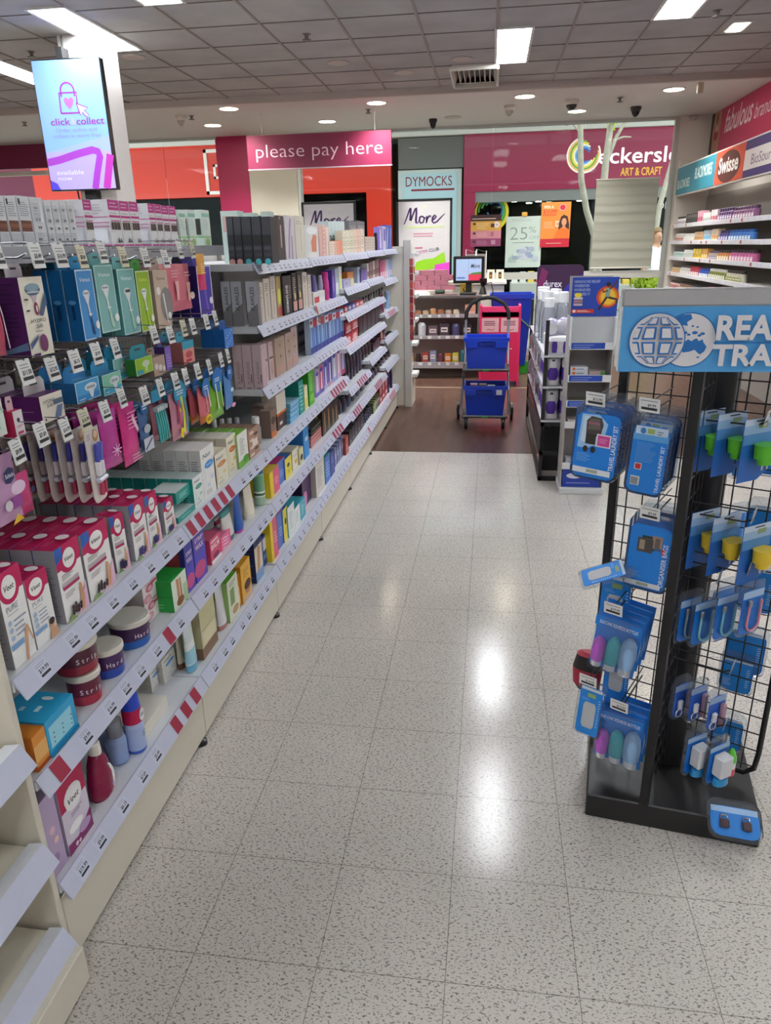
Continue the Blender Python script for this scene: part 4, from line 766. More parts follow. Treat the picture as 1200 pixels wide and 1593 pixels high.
BT(squeeze, 297, 316, 966, XI-.01, ZD, 'white and sky blue tube with blue cap', 'tube', body='d6e0e2', cap='6fb4d4', capw=.96, caph=.14, bands=[(0, .35, '9fcfe0'), (.35, .52, 'e9efee')], la=[('l', .2, .55, .8, .8, 3, '9ab0b8')])
C(318, 340, 950, XI-.004, ZD, .05, 'tall olive and brown bottle shaped carton', 'cfc89a', 'b3a982', 'd6cfa6', [('r', 0, 0, 1, .22, '8a6a52'), ('r', .1, .25, .9, .5, 'e0d6b4'), ('r', 0, .55, 1, .56, '8f8660')], [('r', 0, 0, 1, .22, '7a5c48')])
BT(squeeze, 335, 347, 938, XI-.04, ZD, 'pale green tube with rose cap, half behind the olive carton', 'tube', body='c9d0b4', cap='b07a78', capw=.95)
BT(squeeze, 344, 361, 915, XI-.006, ZD, 'white tube with dusty rose cap, lettering up its side', 'tube', body='dcdade', cap='b5807c', capw=.98, caph=.12, la=[('l', .35, .55, .6, .9, 8, '5a5468'), ('l', .3, .2, .8, .35, 3, '8a8694')])
C(359, 374, 908, XI, ZD, .07, 'white box with green top and flowers, lowest shelf', 'dfe0cc', '8fb562', '5fae2f', [('r', .2, .35, .6, .75, '7d9a5a'), ('e', .6, .18, .3, .1, 'b99a6a'), ('l', .2, .8, .8, .92, 2, '6a7a58')])
C(379, 393, 883, XI, ZD, .08, 'yellow hair colour box with a smiling woman', 'eeb63a', 'c98a2a', 'e6a52c', [('e', .6, .3, .3, .16, 'c48a66'), ('e', .58, .38, .34, .12, '4a2a1e'), ('r', 0, 0, 1, .12, 'd9b7a0'), ('l', .2, .6, .8, .85, 4, 'a86a1c')])
C(371.5, 376, 897, XI-.01, ZD, .08, 'thin amber box left of the smiling woman one', 'd9a04a', 'b97a2a', 'c9862f', [('r', .2, .1, .8, .6, 'efcf8a')])
C(400, 411, 846, XI-.004, ZD, .09, 'navy box with cream hand picture, left of the pair', 'e0d5c4', '1f2c5c', '26376e', [('r', 0, 0, 1, .25, '7fa8d8'), ('p', [(.2, .2), (.6, .3), (.7, .8), (.4, .85)], 'c9986e'), ('r', 0, .85, 1, 1, '22305f')], [('l', .1, .1, .9, .9, 8, '4a5a94')])
C(410, 418.5, 838, XI-.025, ZD, .09, 'navy box with a white panel, right of the pair', '2a4a92', '22356e', '2a3f7a', [('r', .2, .5, .9, .9, 'dfe3ea'), ('r', .2, .2, .9, .35, '6f9ad4')])
C(424, 434, 811, XI, ZD, .12, 'yellow and pink box on the lowest shelf', 'ec5f86', YL, 'efd54a', NB)
C(434, 443, 803, XI-.01, ZD, .12, 'blue box between yellow ones on the lowest shelf', '5a7fd0', 'c8347c', 'c7367e', [('l', .3, .3, .8, .6, 3, 'c5d4f2')])
C(443, 450, 795, XI-.005, ZD, .12, 'yellow fronted box on the lowest shelf beside the blue', 'f0de3f', '2f6fc0', '2f74c4', [('e', .5, .6, .2, .1, '4a4a2a')])
C(450, 460, 792, XI, ZD, .10, 'white and turquoise box on the lowest shelf, first of three', 'e9ecea', '2b9fb4', '39a9bc', [('l', .2, .2, .8, .8, 6, '8ab8c4')])
C(460, 468, 793, XI, ZD, .08, 'white and turquoise box on the lowest shelf, second of three', 'eef0ee', '2b9fb4', '39a9bc', [('l', .2, .2, .8, .8, 6, '8ab8c4')])
C(468, 476, 783, XI, ZD, .10, 'turquoise box on the lowest shelf, last of three', '3aa9c0', '2490a6', '4ab4c8', [('l', .2, .2, .8, .8, 6, 'd0ecf0')])
C(472, 485, 738, XI-.03, ZD, .15, 'large dark purple box on the lowest shelf', '4a2358', '35183f', '40204c', [('e', .3, .3, .2, .12, 'd77fb4'), ('p', [(.1, 0), (.4, 0), (.5, .3), (.3, .25)], 'e09ac4'), ('l', .4, .5, .9, .8, 4, '7d5590')], [('l', .3, .3, .8, .6, 3, '583066')])
C(493, 506, 724, XI-.0, ZD, .14, 'beige and white box on the lowest shelf, right of the purple', 'ddd6cf', 'b9b2aa', 'cfc9c2', [('l', .2, .2, .8, .8, 7, 'a39c94')])
C(507, 515, 714, XI, ZD, .14, 'blue and teal box on the lowest shelf, fourth bay', '3f78cf', '2a9a8a', '3aa9a0', [('l', .2, .2, .8, .8, 5, 'bcd4f2')])
C(515.5, 521.5, 706, XI, ZD, .13, 'dark blue box on the lowest shelf, fourth bay', '2b3f9a', '1f2a78', '2c3d92', [('l', .2, .5, .8, .8, 4, '8a9ae0')])
for k in range(4): a = 521.5+k*3.5; C(a, a+3.2, 699-k*6, XI-.02, ZD, .12, 'slate blue box on the lowest shelf, %s of four' % ORD[k], ('7d86b4', '6a749f', '8a90b8', '626a90')[k], '585f86', '9a9fbe', [('r', .2, .4, .8, .7, 'b4b9d6')], group='slate blue boxes')
C(538.5, 543, 682, XI, ZD, .12, 'coral red box on the lowest shelf', 'b8574e', '9a443e', 'c4736a', [('l', .2, .2, .8, .6, 3, 'e0b0a6')])
for k in range(5): a = 544+k*4.4; C(a, a+4.2, 672-k*6.5, XI-.02, ZD, .1, 'black hair colour box on the lowest shelf, %s of five' % ORD[k], ('2a2630', '1f1c24')[k % 2], '18161c', '2c2a32', [('e', .5, .6, .35, .15, '5a4a58'), ('r', .2, .2, .8, .3, '8a8494')], group='black boxes on lowest shelf')
for k in range(5): a = 566+k*2.6; darkbottle(a, a+2.5, 650-k*5.2, XI-.02, ZD, 'dark blue bottle on the lowest shelf, %s in line' % ORD[k], body=('26304e', '1f2430', '3a4468', '23283a', '2f3550')[k], group='blue black bottles on lowest shelf')
for k in range(5): a = 581+k*2; C(a, a+1.9, 628-k*3.6, XI-.01, ZD, .06, '%s tube box on the lowest shelf, %s in line' % (('olive', 'lime', 'grey', 'olive', 'dark')[k], ORD[k]), ('6a7a4a', 'b4c24a', '7d8086', '6f6a44', '3a3840')[k], '4a4f3a', '7d8a5a', [('r', .1, .5, .9, .7, 'd0d0c0')], group='olive boxes on lowest shelf')
for k in range(3): a = 591+k*4.2; C(a, a+4, 590-k*8, XI-.01, ZD, .1, 'crimson hair colour box on the lowest shelf, %s of three' % ORD[k], ('b0283a', '9c2234', 'b83048')[k], '8a1c2c', 'c04a58', [('e', .5, .5, .35, .14, 'e0a8a8'), ('r', .2, .1, .8, .2, 'f0dcdc')], group='crimson boxes on lowest shelf')
for k in range(2): a = 603.5+k*5; BT(bottle, a, a+4.8, 574-k*7, XI-.0, ZD, 'deep purple bottle beside the crimson boxes, %s one' % ('left', 'right')[k], body='33285a', cap='2a2048', caph=.2, neck=.8, la=[('r', .1, .2, .9, .4, 'd9d3dc')])
# ------------------------------------------------------------------ packs hanging on the pegboard of the first two bays
def ONX(px, py, x):
    d = FW+RT*((px-600)/F)-UP*((py-796.5)/F); return (d*(x/d.x)).y, EYE+(d*(x/d.x)).z
CHROME = M('b9bcc2', .25, .9, var=.02)
TAGM = M('e6e6e4', .4, var=.02)
def hook(px, py, label=None, xt=-.945, old=False):
    y, z = ONX(px, py, xt); B = bays[0] if y < YB[1] else bays[1]; zt = z+.026
    h = MB().tube([(XB+.006, y, zt), (xt-.03, y, zt), (xt-.004, y, zt-.002)], .0016, CHROME, 6); h.tube([(XB+.006, y, zt-.03), (xt-.05, y, zt-.03), (xt-.03, y, zt-.022)], .0024, CHROME, 6); h.box(XB+.006, XB+.012, y-.02, y+.02, zt-.04, zt+.01, CHROME)
    h = h.build('peg_hook', B); rnd = random.Random(int(px*31+py)); a = -.28+.3*rnd.random(); w, hh = .048, .052
    U = (sin(a)*.0, cos(.0), 0); fr = ((xt, y-w/2, z-hh/2), (sin(a)*.4, cos(a)*.95, 0), (-.16, 0, .98)); f = MB(); c = M('d8d2b8', .4) if old else TAGM
    f.rect(fr, 0, 0, w, hh, c); f.lift = -.0015; f.add([f.pt(fr, u, v) for u, v in ((0, 0), (0, hh), (w, hh), (w, 0))], [(0, 1, 2, 3)], c); f.lift = .0006
    f.txt(fr, PRICES[rnd.randrange(len(PRICES))], w*.56, hh*.40, .0085, INK, .03, res=2); f.lines(fr, w*.14, hh*.62, w*.9, hh*.86, 2, M('85868c'), .25, .3); f.lines(fr, w*.12, hh*.12, w*.92, hh*.30, 1, INK, .75, 0)
    f.build('price_tag', h)
for k, (px, py) in enumerate(((2, 396), (61, 397), (97, 397), (132, 399), (163, 392), (195, 399), (229, 400), (260, 402), (283, 388), (303, 388),
    (44, 578), (86, 573), (121, 561), (154, 549), (184, 541), (243, 520), (268, 520), (289, 510), (303, 507), (324, 500), (338, 494),
    (69, 675), (107, 667), (135, 652), (167, 639), (194, 618), (228, 615), (253, 602), (276, 592), (292, 585), (310, 577), (329, 570), (347, 559), (358, 553), (33, 701))): hook(px, py, old=k in (3, 5, 9, 17, 23))
XH = -1.0
def place(o, label, cat, x, y, z, turn=0., group=None):
    tag(o, label, cat, group); o.location = (x, y, z); o.rotation_euler = (0, 0, AISLE+turn); return o
def tab(w, d, h, c, th=.03, hw=.34):                        # hanging tab that rises from the back of a pack
    W_ = w*hw; f = MB(); f.prism([(-W_, h), (W_, h), (W_, h+th*.7), (W_*.75, h+th), (-W_*.75, h+th), (-W_, h+th*.7)], d*.5, d*.5+.0012, M(c, .4) if isinstance(c, str) else c)
    f.prism([(-W_*.35, h+th*.55), (W_*.35, h+th*.55), (W_*.35, h+th*.72), (-W_*.35, h+th*.72)], d*.5-.0004, d*.5+.0016, M('4a4a4c')); return f
def HC(bl, br, pt, label, front, side=None, top=None, fa=(), sa=(), ta=(), d=.03, x=XH, rows=0, short=None, tabc=None, th=.03, cat='hanging box', turn=0., gap=.004, group=None, hw=.34):
    y0, z0 = ONX(*bl, x); y1 = PY(br, x, z0); h = PZ(pt, x, y0)-z0; w = y1-y0; ym = (y0+y1)/2; ym, z0 = ym, z0
    o = carton(w, d, h, front, side, top, fa, sa, ta).build('hanging_carton'); place(o, label, cat, x, ym, z0, turn, group or ('hanging row of '+short if rows else None))
    if tabc: tab(w, d, h, tabc, th, hw).build('hang_tab', o)
    for k in range(rows): dup(o, (x-(k+1)*(d+gap), ym, z0), AISLE+turn, '%s, %s behind the front one' % (short, ORD[k]), cat, group or 'hanging row of '+short)
    return o
def RAZ(c1, c2='e9ecee', cx=.46, tip=.95): # razor picture
    return [('e', cx, .66, .2, .055, c2), ('r', cx-.15, .655, cx+.15, .68, '9aa4ae'), ('p', [(cx-.17, .64), (cx+.17, .64), (cx+.05, .52), (cx-.05, .52)], c2), ('p', [(cx-.04, .53), (cx+.04, .53), (cx+.1, .30), (cx+.03, .30)], c2), ('r', cx-.05, .36, cx+.16, .38, 'dfe9ee'), ('p', [(cx+.02, .34), (cx+.1, .34), (cx+.22, .08), (cx+.14, .06), (cx+.06, .1)], c1), ('e', .86, .2, .12, .06, 'f2f2ee')]
def VEN(c, edge, c1, word='f2f6f8'): return [('r', 0, 0, 1, 1, edge), ('r', .05, .02, .95, .98, c), ('t', 'Venus', .5, .83, .06, word, dict(width=.62, shear=.1))]+RAZ(c1)
SIL = [('e', .52, .84, .32, .075, '55697e'), ('e', .52, .87, .3, .05, '8fa9b8'), ('r', .26, .8, .78, .82, 'c4d3d8'), ('p', [(.38, .77), (.66, .77), (.56, .68), (.48, .68)], 'c9b9c4'), ('e', .54, .60, .09, .085, '8a1f50'), ('e', .55, .60, .035, .045, 'efe9da'), ('l', .1, .70, .3, .76, 1, '3a3238'), ('l', .1, .56, .3, .62, 1, '3a3238'),
       ('p', [(.6, .52), (.95, .78), (1, .78), (1, .66), (.75, .5)], '4f6486'), ('t', 'HYDRO', .52, .43, .045, '34304a', dict(width=.62)), ('t', 'Silk', .52, .36, .05, '34304a', dict(shear=.3, width=.32)), ('l', .3, .31, .8, .33, 1, '55506a'), ('e', .58, .16, .17, .115, '7a3a6a'), ('p', [(0, .10), (.35, .22), (.4, .28), (.1, .2), (0, .16)], '4a5f88'), ('r', .06, .01, .34, .045, '5a2466')]
HC((50, 557), 85, 432, 'cream and purple razor box, large front one at left of the top hooks', 'efe9d8', '5a2468', '6a2f78', SIL, [('l', .1, .25, .9, .95, 12, '3f1850'), ('p', [(0, .02), (1, .1), (1, .2), (0, .06)], '6a86b0')], (), .072, rows=1, short='purple sided razor box', tabc='d3cbd0', th=.028)
HC((133, 531), 158, 420, 'bright blue razor box in front, with a white edged face', '3d8fd6', '1668a8', '2f93cf', VEN('4a97d8', 'cfe6f4', '1f4f8a'), [('e', .5, .55, .3, .03, '5aa4d8'), ('r', .4, .3, .6, .5, '0f3f70')], (), .034, rows=2, short='bright blue razor box', tabc='2a9ad0')
HC((160, 519), 188, 413, 'teal razor box just right of the bright blue one', '7fb9b6', '5a9a98', '74b4b0', VEN('86bdb9', 'b6dcd8', 'b9d8cc'), (), (), .034, rows=1, short='pale teal razor box', tabc='6fb5b4')
HC((195, 522), 220, 419, 'teal razor box showing a dark blade, second teal one', '78b4b2', '5a9a98', '74b4b0', VEN('7fb9b6', 'b6dcd8', 'a9d2c4')+[('r', .34, .645, .6, .69, '3a3034')], (), (), .034, rows=1, short='teal dark blade razor box', tabc='6fb5b4')
HC((222, 517), 242, 422, 'vivid green razor box hanging on the top hooks', '8fb92a', '3d7f1f', '4fa02f', VEN('9cc030', 'dce8c0', 'c3d84a', 'd9e86a'), (), (), .034, rows=1, short='vivid green razor box', tabc='3f9a35')
HC((248, 512), 269, 421, 'beige razor box with grey curve, right of the green', 'cdb6a2', 'b09a88', 'c3ad9a', [('t', 'Venus', .5, .83, .06, '5a4c44', dict(width=.6)), ('e', .75, .4, .45, .3, '8d8584'), ('e', .25, .65, .14, .07, 'eeeae2'), ('p', [(.5, .6), (.6, .6), (.75, .08), (.66, .08)], 'e4e4e6'), ('e', .86, .2, .12, .06, 'f2f2ee')], (), (), .034, rows=1, short='beige razor box', tabc='b9a394')
def pouch(w, h, c, th=.022, fa=(), rough=.22, top=None, bot=None):           # soft sealed bag
    f = MB(); mm = M(c, rough) if isinstance(c, str) else c; n, m_ = 7, 9; g = {}
    for s in (0, 1):
        for j in range(m_+1):
            for i in range(n+1):
                u, v = i/n, j/m_; b_ = (max(0, sin(pi*u)*sin(pi*min(1, max(0, (v-.04)/.9))))**.6)*th/2*(1+.15*sin(9*u+7*v))
                x = -w/2+w*u; x *= 1-.05*sin(pi*v)
                g[s, i, j] = (x, th/2+(-b_ if s == 0 else b_)-.0004*(1 if s == 0 else -1), h*v)
    for s in (0, 1):
        vs = [g[s, i, j] for j in range(m_+1) for i in range(n+1)]; q = lambda i, j: j*(n+1)+i
        for j in range(m_):
            mat_ = mm
            if top and j/m_ >= top[0]: mat_ = M(top[1], rough)
            if bot and j/m_ < bot[0]: mat_ = M(bot[1], rough)
            fs = [(q(i, j), q(i+1, j), q(i+1, j+1), q(i, j+1)) if s == 0 else (q(i, j), q(i, j+1), q(i+1, j+1), q(i+1, j)) for i in range(n)]
            f.add(vs, fs, mat_, True)
    f.lift = .0; art(f, ((-w/2, -.0014, 0), (1, 0, 0), (0, 0, 1)), w, h, fa); return f
def HP(bl, br, pt, label, c, th=.02, fa=(), x=XH, rows=0, short=None, gap=.006, turn=0., cat='pouch', group=None, header=None, **kw):
    y0, z0 = ONX(*bl, x); y1 = PY(br, x, z0); h = PZ(pt, x, y0)-z0; w = y1-y0; ym = (y0+y1)/2
    o = pouch(w, h, c, th, fa, **kw).build('hanging_pouch'); place(o, label, cat, x, ym, z0, turn, group or ('hanging row of '+short if rows else None))
    if header:
        g = MB(); g.prism([(w*.36*cos(a), h*.97+w*.36*.9*sin(a)) for a in [2*pi*k/18 for k in range(18)]], -.001, .002, M(header, .35)); g.lines(((0, -.0012, h*.97), (1, 0, 0), (0, 0, 1)), -w*.24, -.006, w*.24, .010, 2, 'dfeaf4', .5, .3); g.build('header_card', o)
    for k in range(rows): dup(o, (x-(k+1)*(th+gap), ym, z0), AISLE+turn, '%s, %s behind the front one' % (short, ORD[k]), cat, group or 'hanging row of '+short)
    return o
HP((1, 556), 21, 448, 'rose pink razor pouch at the left frame edge, top hooks', 'c4506a', .03, [('s', [(.5, .95), (.7, .6), (.8, .1)], .08, 'e9d3da')])
HP((269, 487), 306, 412, 'salmon pink double razor pouch on the top hooks', 'e27f8e', .03, [('l', .1, .72, .4, .9, 3, 'f3c6c9'), ('l', .6, .72, .85, .85, 2, 'f3c6c9'), ('p', [(.2, .65), (.35, .65), (.3, .25), (.24, .25)], 'efb4b4'), ('p', [(.65, .6), (.8, .6), (.75, .2), (.68, .2)], 'f0b9a8'), ('e', .85, .3, .1, .08, 'f2dccf')], rows=2, short='salmon pink razor pouch')
HC((313, 494), 334, 414, 'deep violet razor box on the top hooks, rightmost', '4a32a8', '2c1d78', '3a2a90', [('r', 0, 0, 1, 1, 'e6e2f0'), ('r', .06, .02, .94, .98, '4a34aa'), ('r', .3, .55, .6, .59, 'dcd4ec'), ('p', [(.4, .55), (.5, .55), (.62, .1), (.52, .1)], '7a68c8'), ('e', .84, .3, .13, .07, 'e9e6ee')], (), (), .034, rows=2, short='deep violet razor box', tabc='4a34aa')
HP((313, 452), 325, 395, 'small orange and pink shaver card before the violet boxes', 'e0a24a', .014, [('l', .2, .45, .8, .75, 5, 'f2d39a')], x=-.955, bot=(.35, 'd8386a'), cat='hanging card')
# second row: refill boxes
HC((68, 660), 102, 618, 'cream and purple refill box, large one on the second hooks', 'ece5d6', '5a2468', '6a2f78', [('t', 'HYDRO', .4, .68, .13, '34304a', dict(width=.5)), ('t', 'Silk', .4, .52, .13, '34304a', dict(shear=.3, width=.3)), ('r', .55, .55, .98, .75, '55697e'), ('p', [(.7, .5), (.95, .5), (.8, .05), (.5, .05)], '6a7fa6'), ('e', .12, .12, .03, .05, '3a3238')], [('l', .1, .4, .8, .5, 1, '9a7aa8'), ('l', .1, .08, .8, .2, 2, '7d5a90')], (), .075, rows=1, short='purple sided refill box', tabc='cfc8c8', th=.035, hw=.45)
CART = lambda c, lo: [('r', 0, 0, 1, 1, 'd5e6ec'), ('r', .03, .03, .97, .97, c), ('r', .03, .03, .97, .32, lo), ('e', .62, .62, .26, .2, 'dfe7ec'), ('r', .44, .55, .8, .68, 'a3adb8'), ('p', [(.5, .5), (.74, .5), (.66, .1), (.58, .1)], 'dfe7ec'), ('l', .08, .1, .35, .2, 1, 'e9f4f8')]
HC((121, 629), 157, 597, 'blue refill box with razor head picture, second hooks', '3f9fd8', '2a6fa8', '3aa6da', CART('4aa3da', '2f8ccc'), (), [('t', 'Venus', .5, .3, .4, 'eaf4fa', dict(width=.4))], .06, rows=1, short='blue refill box', tabc='2a86c4', th=.035, hw=.45)
HC((163, 617), 191, 585, 'mint green refill box right of the blue one', '7cc4a8', '3a94a4', '2f9cc0', CART('84c8ac', '2f9fc0'), (), [('t', 'Venus', .5, .3, .4, 'eaf4fa', dict(width=.4))], .06, rows=1, short='mint green refill box', tabc='2a90c0', th=.035, hw=.45)
HC((180, 594), 209, 560, 'aqua refill box between mint and lime ones', '7ab4b4', '3f90a0', '3a9cbc', CART('86bcb8', '3a9fb8'), (), (), .05, x=XH-.04, rows=1, short='aqua refill box', tabc='2a90b8', th=.035, hw=.45)
HC((213, 586), 239, 560, 'lime green refill box on the second hooks', '8fbf2a', '2f7a2a', '3aa0b8', [('r', 0, 0, 1, 1, 'c6e08a'), ('r', .04, .04, .96, .96, '93c22c'), ('e', .6, .6, .22, .2, 'cfd9c0'), ('p', [(.52, .5), (.68, .5), (.62, .1), (.56, .1)], 'cfd9c0'), ('r', .04, .04, .4, .3, '3f9fb0')], (), (), .03, rows=0, short='lime green refill box', tabc='2f98a8', th=.035, hw=.45)
HC((241, 587), 259, 557, 'beige refill box with three round heads', 'b99f90', '8f7c72', 'b39a8c', [('e', .25, .5, .13, .16, 'e3ddd8'), ('e', .55, .4, .15, .16, 'e3ddd8'), ('e', .85, .3, .12, .14, 'e3ddd8')], (), (), .05, tabc='a88f82', th=.025)
HC((260, 577), 269, 540, 'violet refill box right of the beige one', '8a6ac4', '5a3f90', '4a90c0', [('l', .2, .1, .8, .7, 5, 'b9a4e0')], (), (), .05, tabc='6a50b0')
HC((287, 568), 304, 533, 'peach refill box with a teal top, second hooks', 'e69a8c', 'b06a68', '3fa4c0', [('r', 0, .66, 1, 1, '3fa6c4'), ('e', .5, .4, .3, .15, 'c8505a'), ('r', .2, .08, .7, .2, 'c23a4a')], (), (), .05, rows=1, short='peach refill box', tabc='3fa6c4')
HC((351, 543), 364, 513, 'royal blue refill box with white flecks, right end of the hooks', '3f7fd0', '1f6ab8', '2f7cc8', [('c', .2+.2*(k % 4), .1+.11*k, .003, 'e9f1fa') for k in range(8)], (), (), .045, rows=1, short='royal blue refill box', tabc='2a64b0')
HC((27, 682), 41, 641, 'pink framed shaver pack at left of the second hooks', 'e9dfe2', 'c02a58', 'd8386a', [('r', .1, .1, .9, .9, 'efe6e8'), ('l', .2, .36, .85, .46, 2, 'b0284a'), ('e', .45, .65, .16, .08, '2a2f4a'), ('r', .2, .12, .8, .22, 'c8446a')], (), (), .03, rows=3, short='pink framed shaver pack', tabc='d8b4bc', gap=.012)
HC((-4, 681), 12, 624, 'white and mint pack cut by the left frame edge', 'e6ebe2', 'c9d2c6', 'd6dcd4', [('e', .6, .5, .4, .35, '9fcbb0'), ('e', .7, .4, .3, .3, 'd9eae0')], (), (), .03)
# third row: disposable razors
def razor_card(w, h):
    r = w*.22; P = [(-w/2, h), (-w/2, r), (-w/2+r*.4, r*.25), (-w/2+r, 0), (w/2-r, 0), (w/2-r*.4, r*.25), (w/2, r), (w/2, h)]
    f = MB(); f.prism(P, 0, .0025, M('dcd2cc', .4)); fr = ((-w/2, 0, 0), (1, 0, 0), (0, 0, 1))
    art(f, fr, w, h, [('e', .72, .88, .2, .08, 'c98f5a'), ('e', .72, .9, .14, .05, 'e6c8a8'), ('l', .1, .86, .4, .95, 3, '8a7d84')]); return f
y0, z0 = ONX(155, 781, XH+.02); y1 = PY(171, XH+.02, z0); h_ = PZ(676, XH+.02, y0-.05)-z0; w_ = y1-y0+.03
o = razor_card(w_, h_).build('razor_card'); place(o, 'pale card of blue and pink disposable razors, front one of a long row', 'razor card', XH+.02, (y0+y1)/2-.012, z0, .12, 'row of disposable razor cards')
for s, (c1, c2) in enumerate((('4a4fb8', '8a4a78'), ('5a6ac8', 'b04a68'))):
    b = MB(); xx = (-.11+.25*s)*w_; b.loft([(h_*.10, xx, -.008, .006, .006, 2), (h_*.28, xx, -.010, .005, .006, 2)], M('b83a5a', .25), 10); b.bev(xx-.016, xx+.016, -.016, -.001, h_*.28, h_*.34, M('d4d6e4', .25), .003)
    b.loft([(h_*.55, xx, -.008, .006, .006, 2), (h_*.8, xx, -.012, .007, .007, 2)], M(c1, .25), 10); b.bev(xx-.008, xx+.008, -.014, -.001, h_*.36, h_*.56, M('e3e0e6', .3), .003); b.build('razor', o)
for k in range(9): dup(o, (XH+.02-(k+1)*.038, (y0+y1)/2-.012, z0), AISLE+.12, 'disposable razor card, %s behind the front one' % ORD[k], 'razor card', 'row of disposable razor cards')
HP((150, 732), 165, 694, 'small white flower shaped razor card behind the razor row', 'e6dde2', .01, [('e', .5, .5, .4, .3, 'efe6ec'), ('c', .35, .6, .004, '3a2f4a'), ('c', .6, .4, .005, 'd06a8a')], x=-1.08, cat='hanging card')
FL = [('s', [(.5, .3), (.5+.28*cos(a), .3+.11*sin(a))], .03, 'f0b9e4') for a in [k*pi/4 for k in range(8)]]
HP((172, 733), 198, 645, 'magenta razor pouch with a flower, left of the pink pair', 'c0409a', .03, FL, rows=3, short='magenta flower razor pouch')
HP((203, 728), 227, 634, 'hot pink razor pouch, right of the pink pair', 'd8348a', .03, [('l', .2, .6, .8, .9, 5, 'f0a0cc'), ('p', [(.5, .85), (.8, .55), (.7, .5), (.45, .75)], 'efc0d8'), ('l', .2, .05, .9, .2, 3, 'd9b9cc')], rows=3, short='hot pink razor pouch')
HP((226, 704), 240, 636, 'small navy and white razor pouch beside the hot pink one', '4a6a9a', .02, [('r', 0, 0, 1, .3, 'c9ccd8'), ('s', [(.1, .05), (.9, .25)], .1, '3a4a78'), ('e', .5, .5, .35, .1, 'b4b9c4')], rows=1, short='small navy razor pouch', header='2a6fae')
def razor_bundle(px, py, n, c, label):
    y, z = ONX(px, py, XH); t = thing('razor_bundle', label, 'razor pack', (XH, y, z), AISLE)
    MB().prism([(-.035, .125), (.035, .125), (.03, .16), (-.03, .16)], 0, .002, M('2f9ac0', .35)).build('header_card', t)
    for k in range(n):
        xx = -.03+.06*k/(n-1); f = MB(); f.tube([(xx+.012, -.006, 0), (xx+.006, -.008, .05), (xx, -.006, .098)], [.0035, .0045, .003], M(c, .3), 8); f.bev(xx-.006, xx+.006, -.018, .0, .098, .112, M('c4cfd0', .3), .002); f.build('razor', t)
razor_bundle(252, 686, 5, '4fb4b4', 'bundle of five loose teal razors under a blue card')
YS = [('p', [(.25, .12), (.32, .26), (.5, .2), (.38, .1), (.42, 0), (.25, .06)], 'f2dc1a'), ('p', [(.2, .62), (.3, .72), (.42, .62), (.3, .55)], 'f2dc1a'), ('s', [(.5, .1), (.58, .5), (.5, .9)], .12, 'd8d84a'), ('s', [(.7, .1), (.76, .5), (.7, .85)], .1, '2f9aa4'), ('s', [(.3, .3), (.26, .5), (.3, .85)], .1, 'b83a6a')]
HP((276, 688), 300, 615, 'many coloured razor pouch with yellow starfish shapes', 'c9869a', .028, YS, rows=2, short='many coloured razor pouch', header='3a9cc4')
HP((318, 662), 334, 606, 'coral pink razor pouch with blue round header', 'd8707a', .028, [('s', [(.6, .95), (.75, .4)], .08, 'f0d9da'), ('s', [(.35, .9), (.45, .3)], .08, 'e89aa0')], rows=2, short='coral pink razor pouch', header='2a78c4', bot=(.15, 'd06a34'))
o = HP((334, 656), 354, 594, 'green razor pouch with a yellow sale sticker', '74b02f', .028, [('s', [(.3, .9), (.4, .25)], .08, 'dfeac8'), ('s', [(.65, .9), (.72, .25)], .08, 'a9d464')], rows=1, short='green razor pouch', header='2a78c4')
o = HP((357, 638), 368, 580, 'sky blue razor pouch at the right end of the third hooks', '5a8fd0', .026, [('e', .6, .5, .2, .06, 'b9d9e4'), ('e', .6, .08, .26, .06, 'e6a0cc')], rows=1, short='sky blue razor pouch', header='2a70c0')
y, z = ONX(331, 652, -.955); o = MB(); o.prism([(.027*cos(a), .017*sin(a)) for a in [2*pi*k/20 for k in range(20)]], 0, .002, M('f2d51c', .4)); o.lines(((0, -.0005, 0), (1, 0, 0), (0, 0, 1)), -.018, -.006, .018, .008, 2, '5a4a10', .5, .1); o = o.build('sale_sticker'); place(o, 'oval yellow sale sticker on the green razor pouch', 'sticker', -.975, y+.02, z-.004)
HP((12, 822), 48, 718, 'translucent lilac razor pouch with navy shield at left', 'c99cc4', .035, [('p', [(.25, .62), (.25, .78), (.45, .84), (.65, .8), (.62, .66), (.45, .6)], '2a2f5e'), ('t', 'Schick', .45, .69, .06, 'e6e6f0', dict(width=.34, bold=.01)), ('e', .7, .5, .3, .1, 'e3c6e0'), ('r', .35, .22, .75, .4, '9a4a98'), ('e', .2, .3, .15, .08, 'd6cdd6'), ('p', [(.2, .0), (.45, .14), (.7, .02)], 'e0b32a')], x=-.97, rows=1, short='lilac razor pouch')
HP((38, 806), 62, 742, 'rose pink razor pouch behind the lilac one', 'd84f86', .028, [('c', .8, .55, .008, '2a2f5e')], x=-1.04)
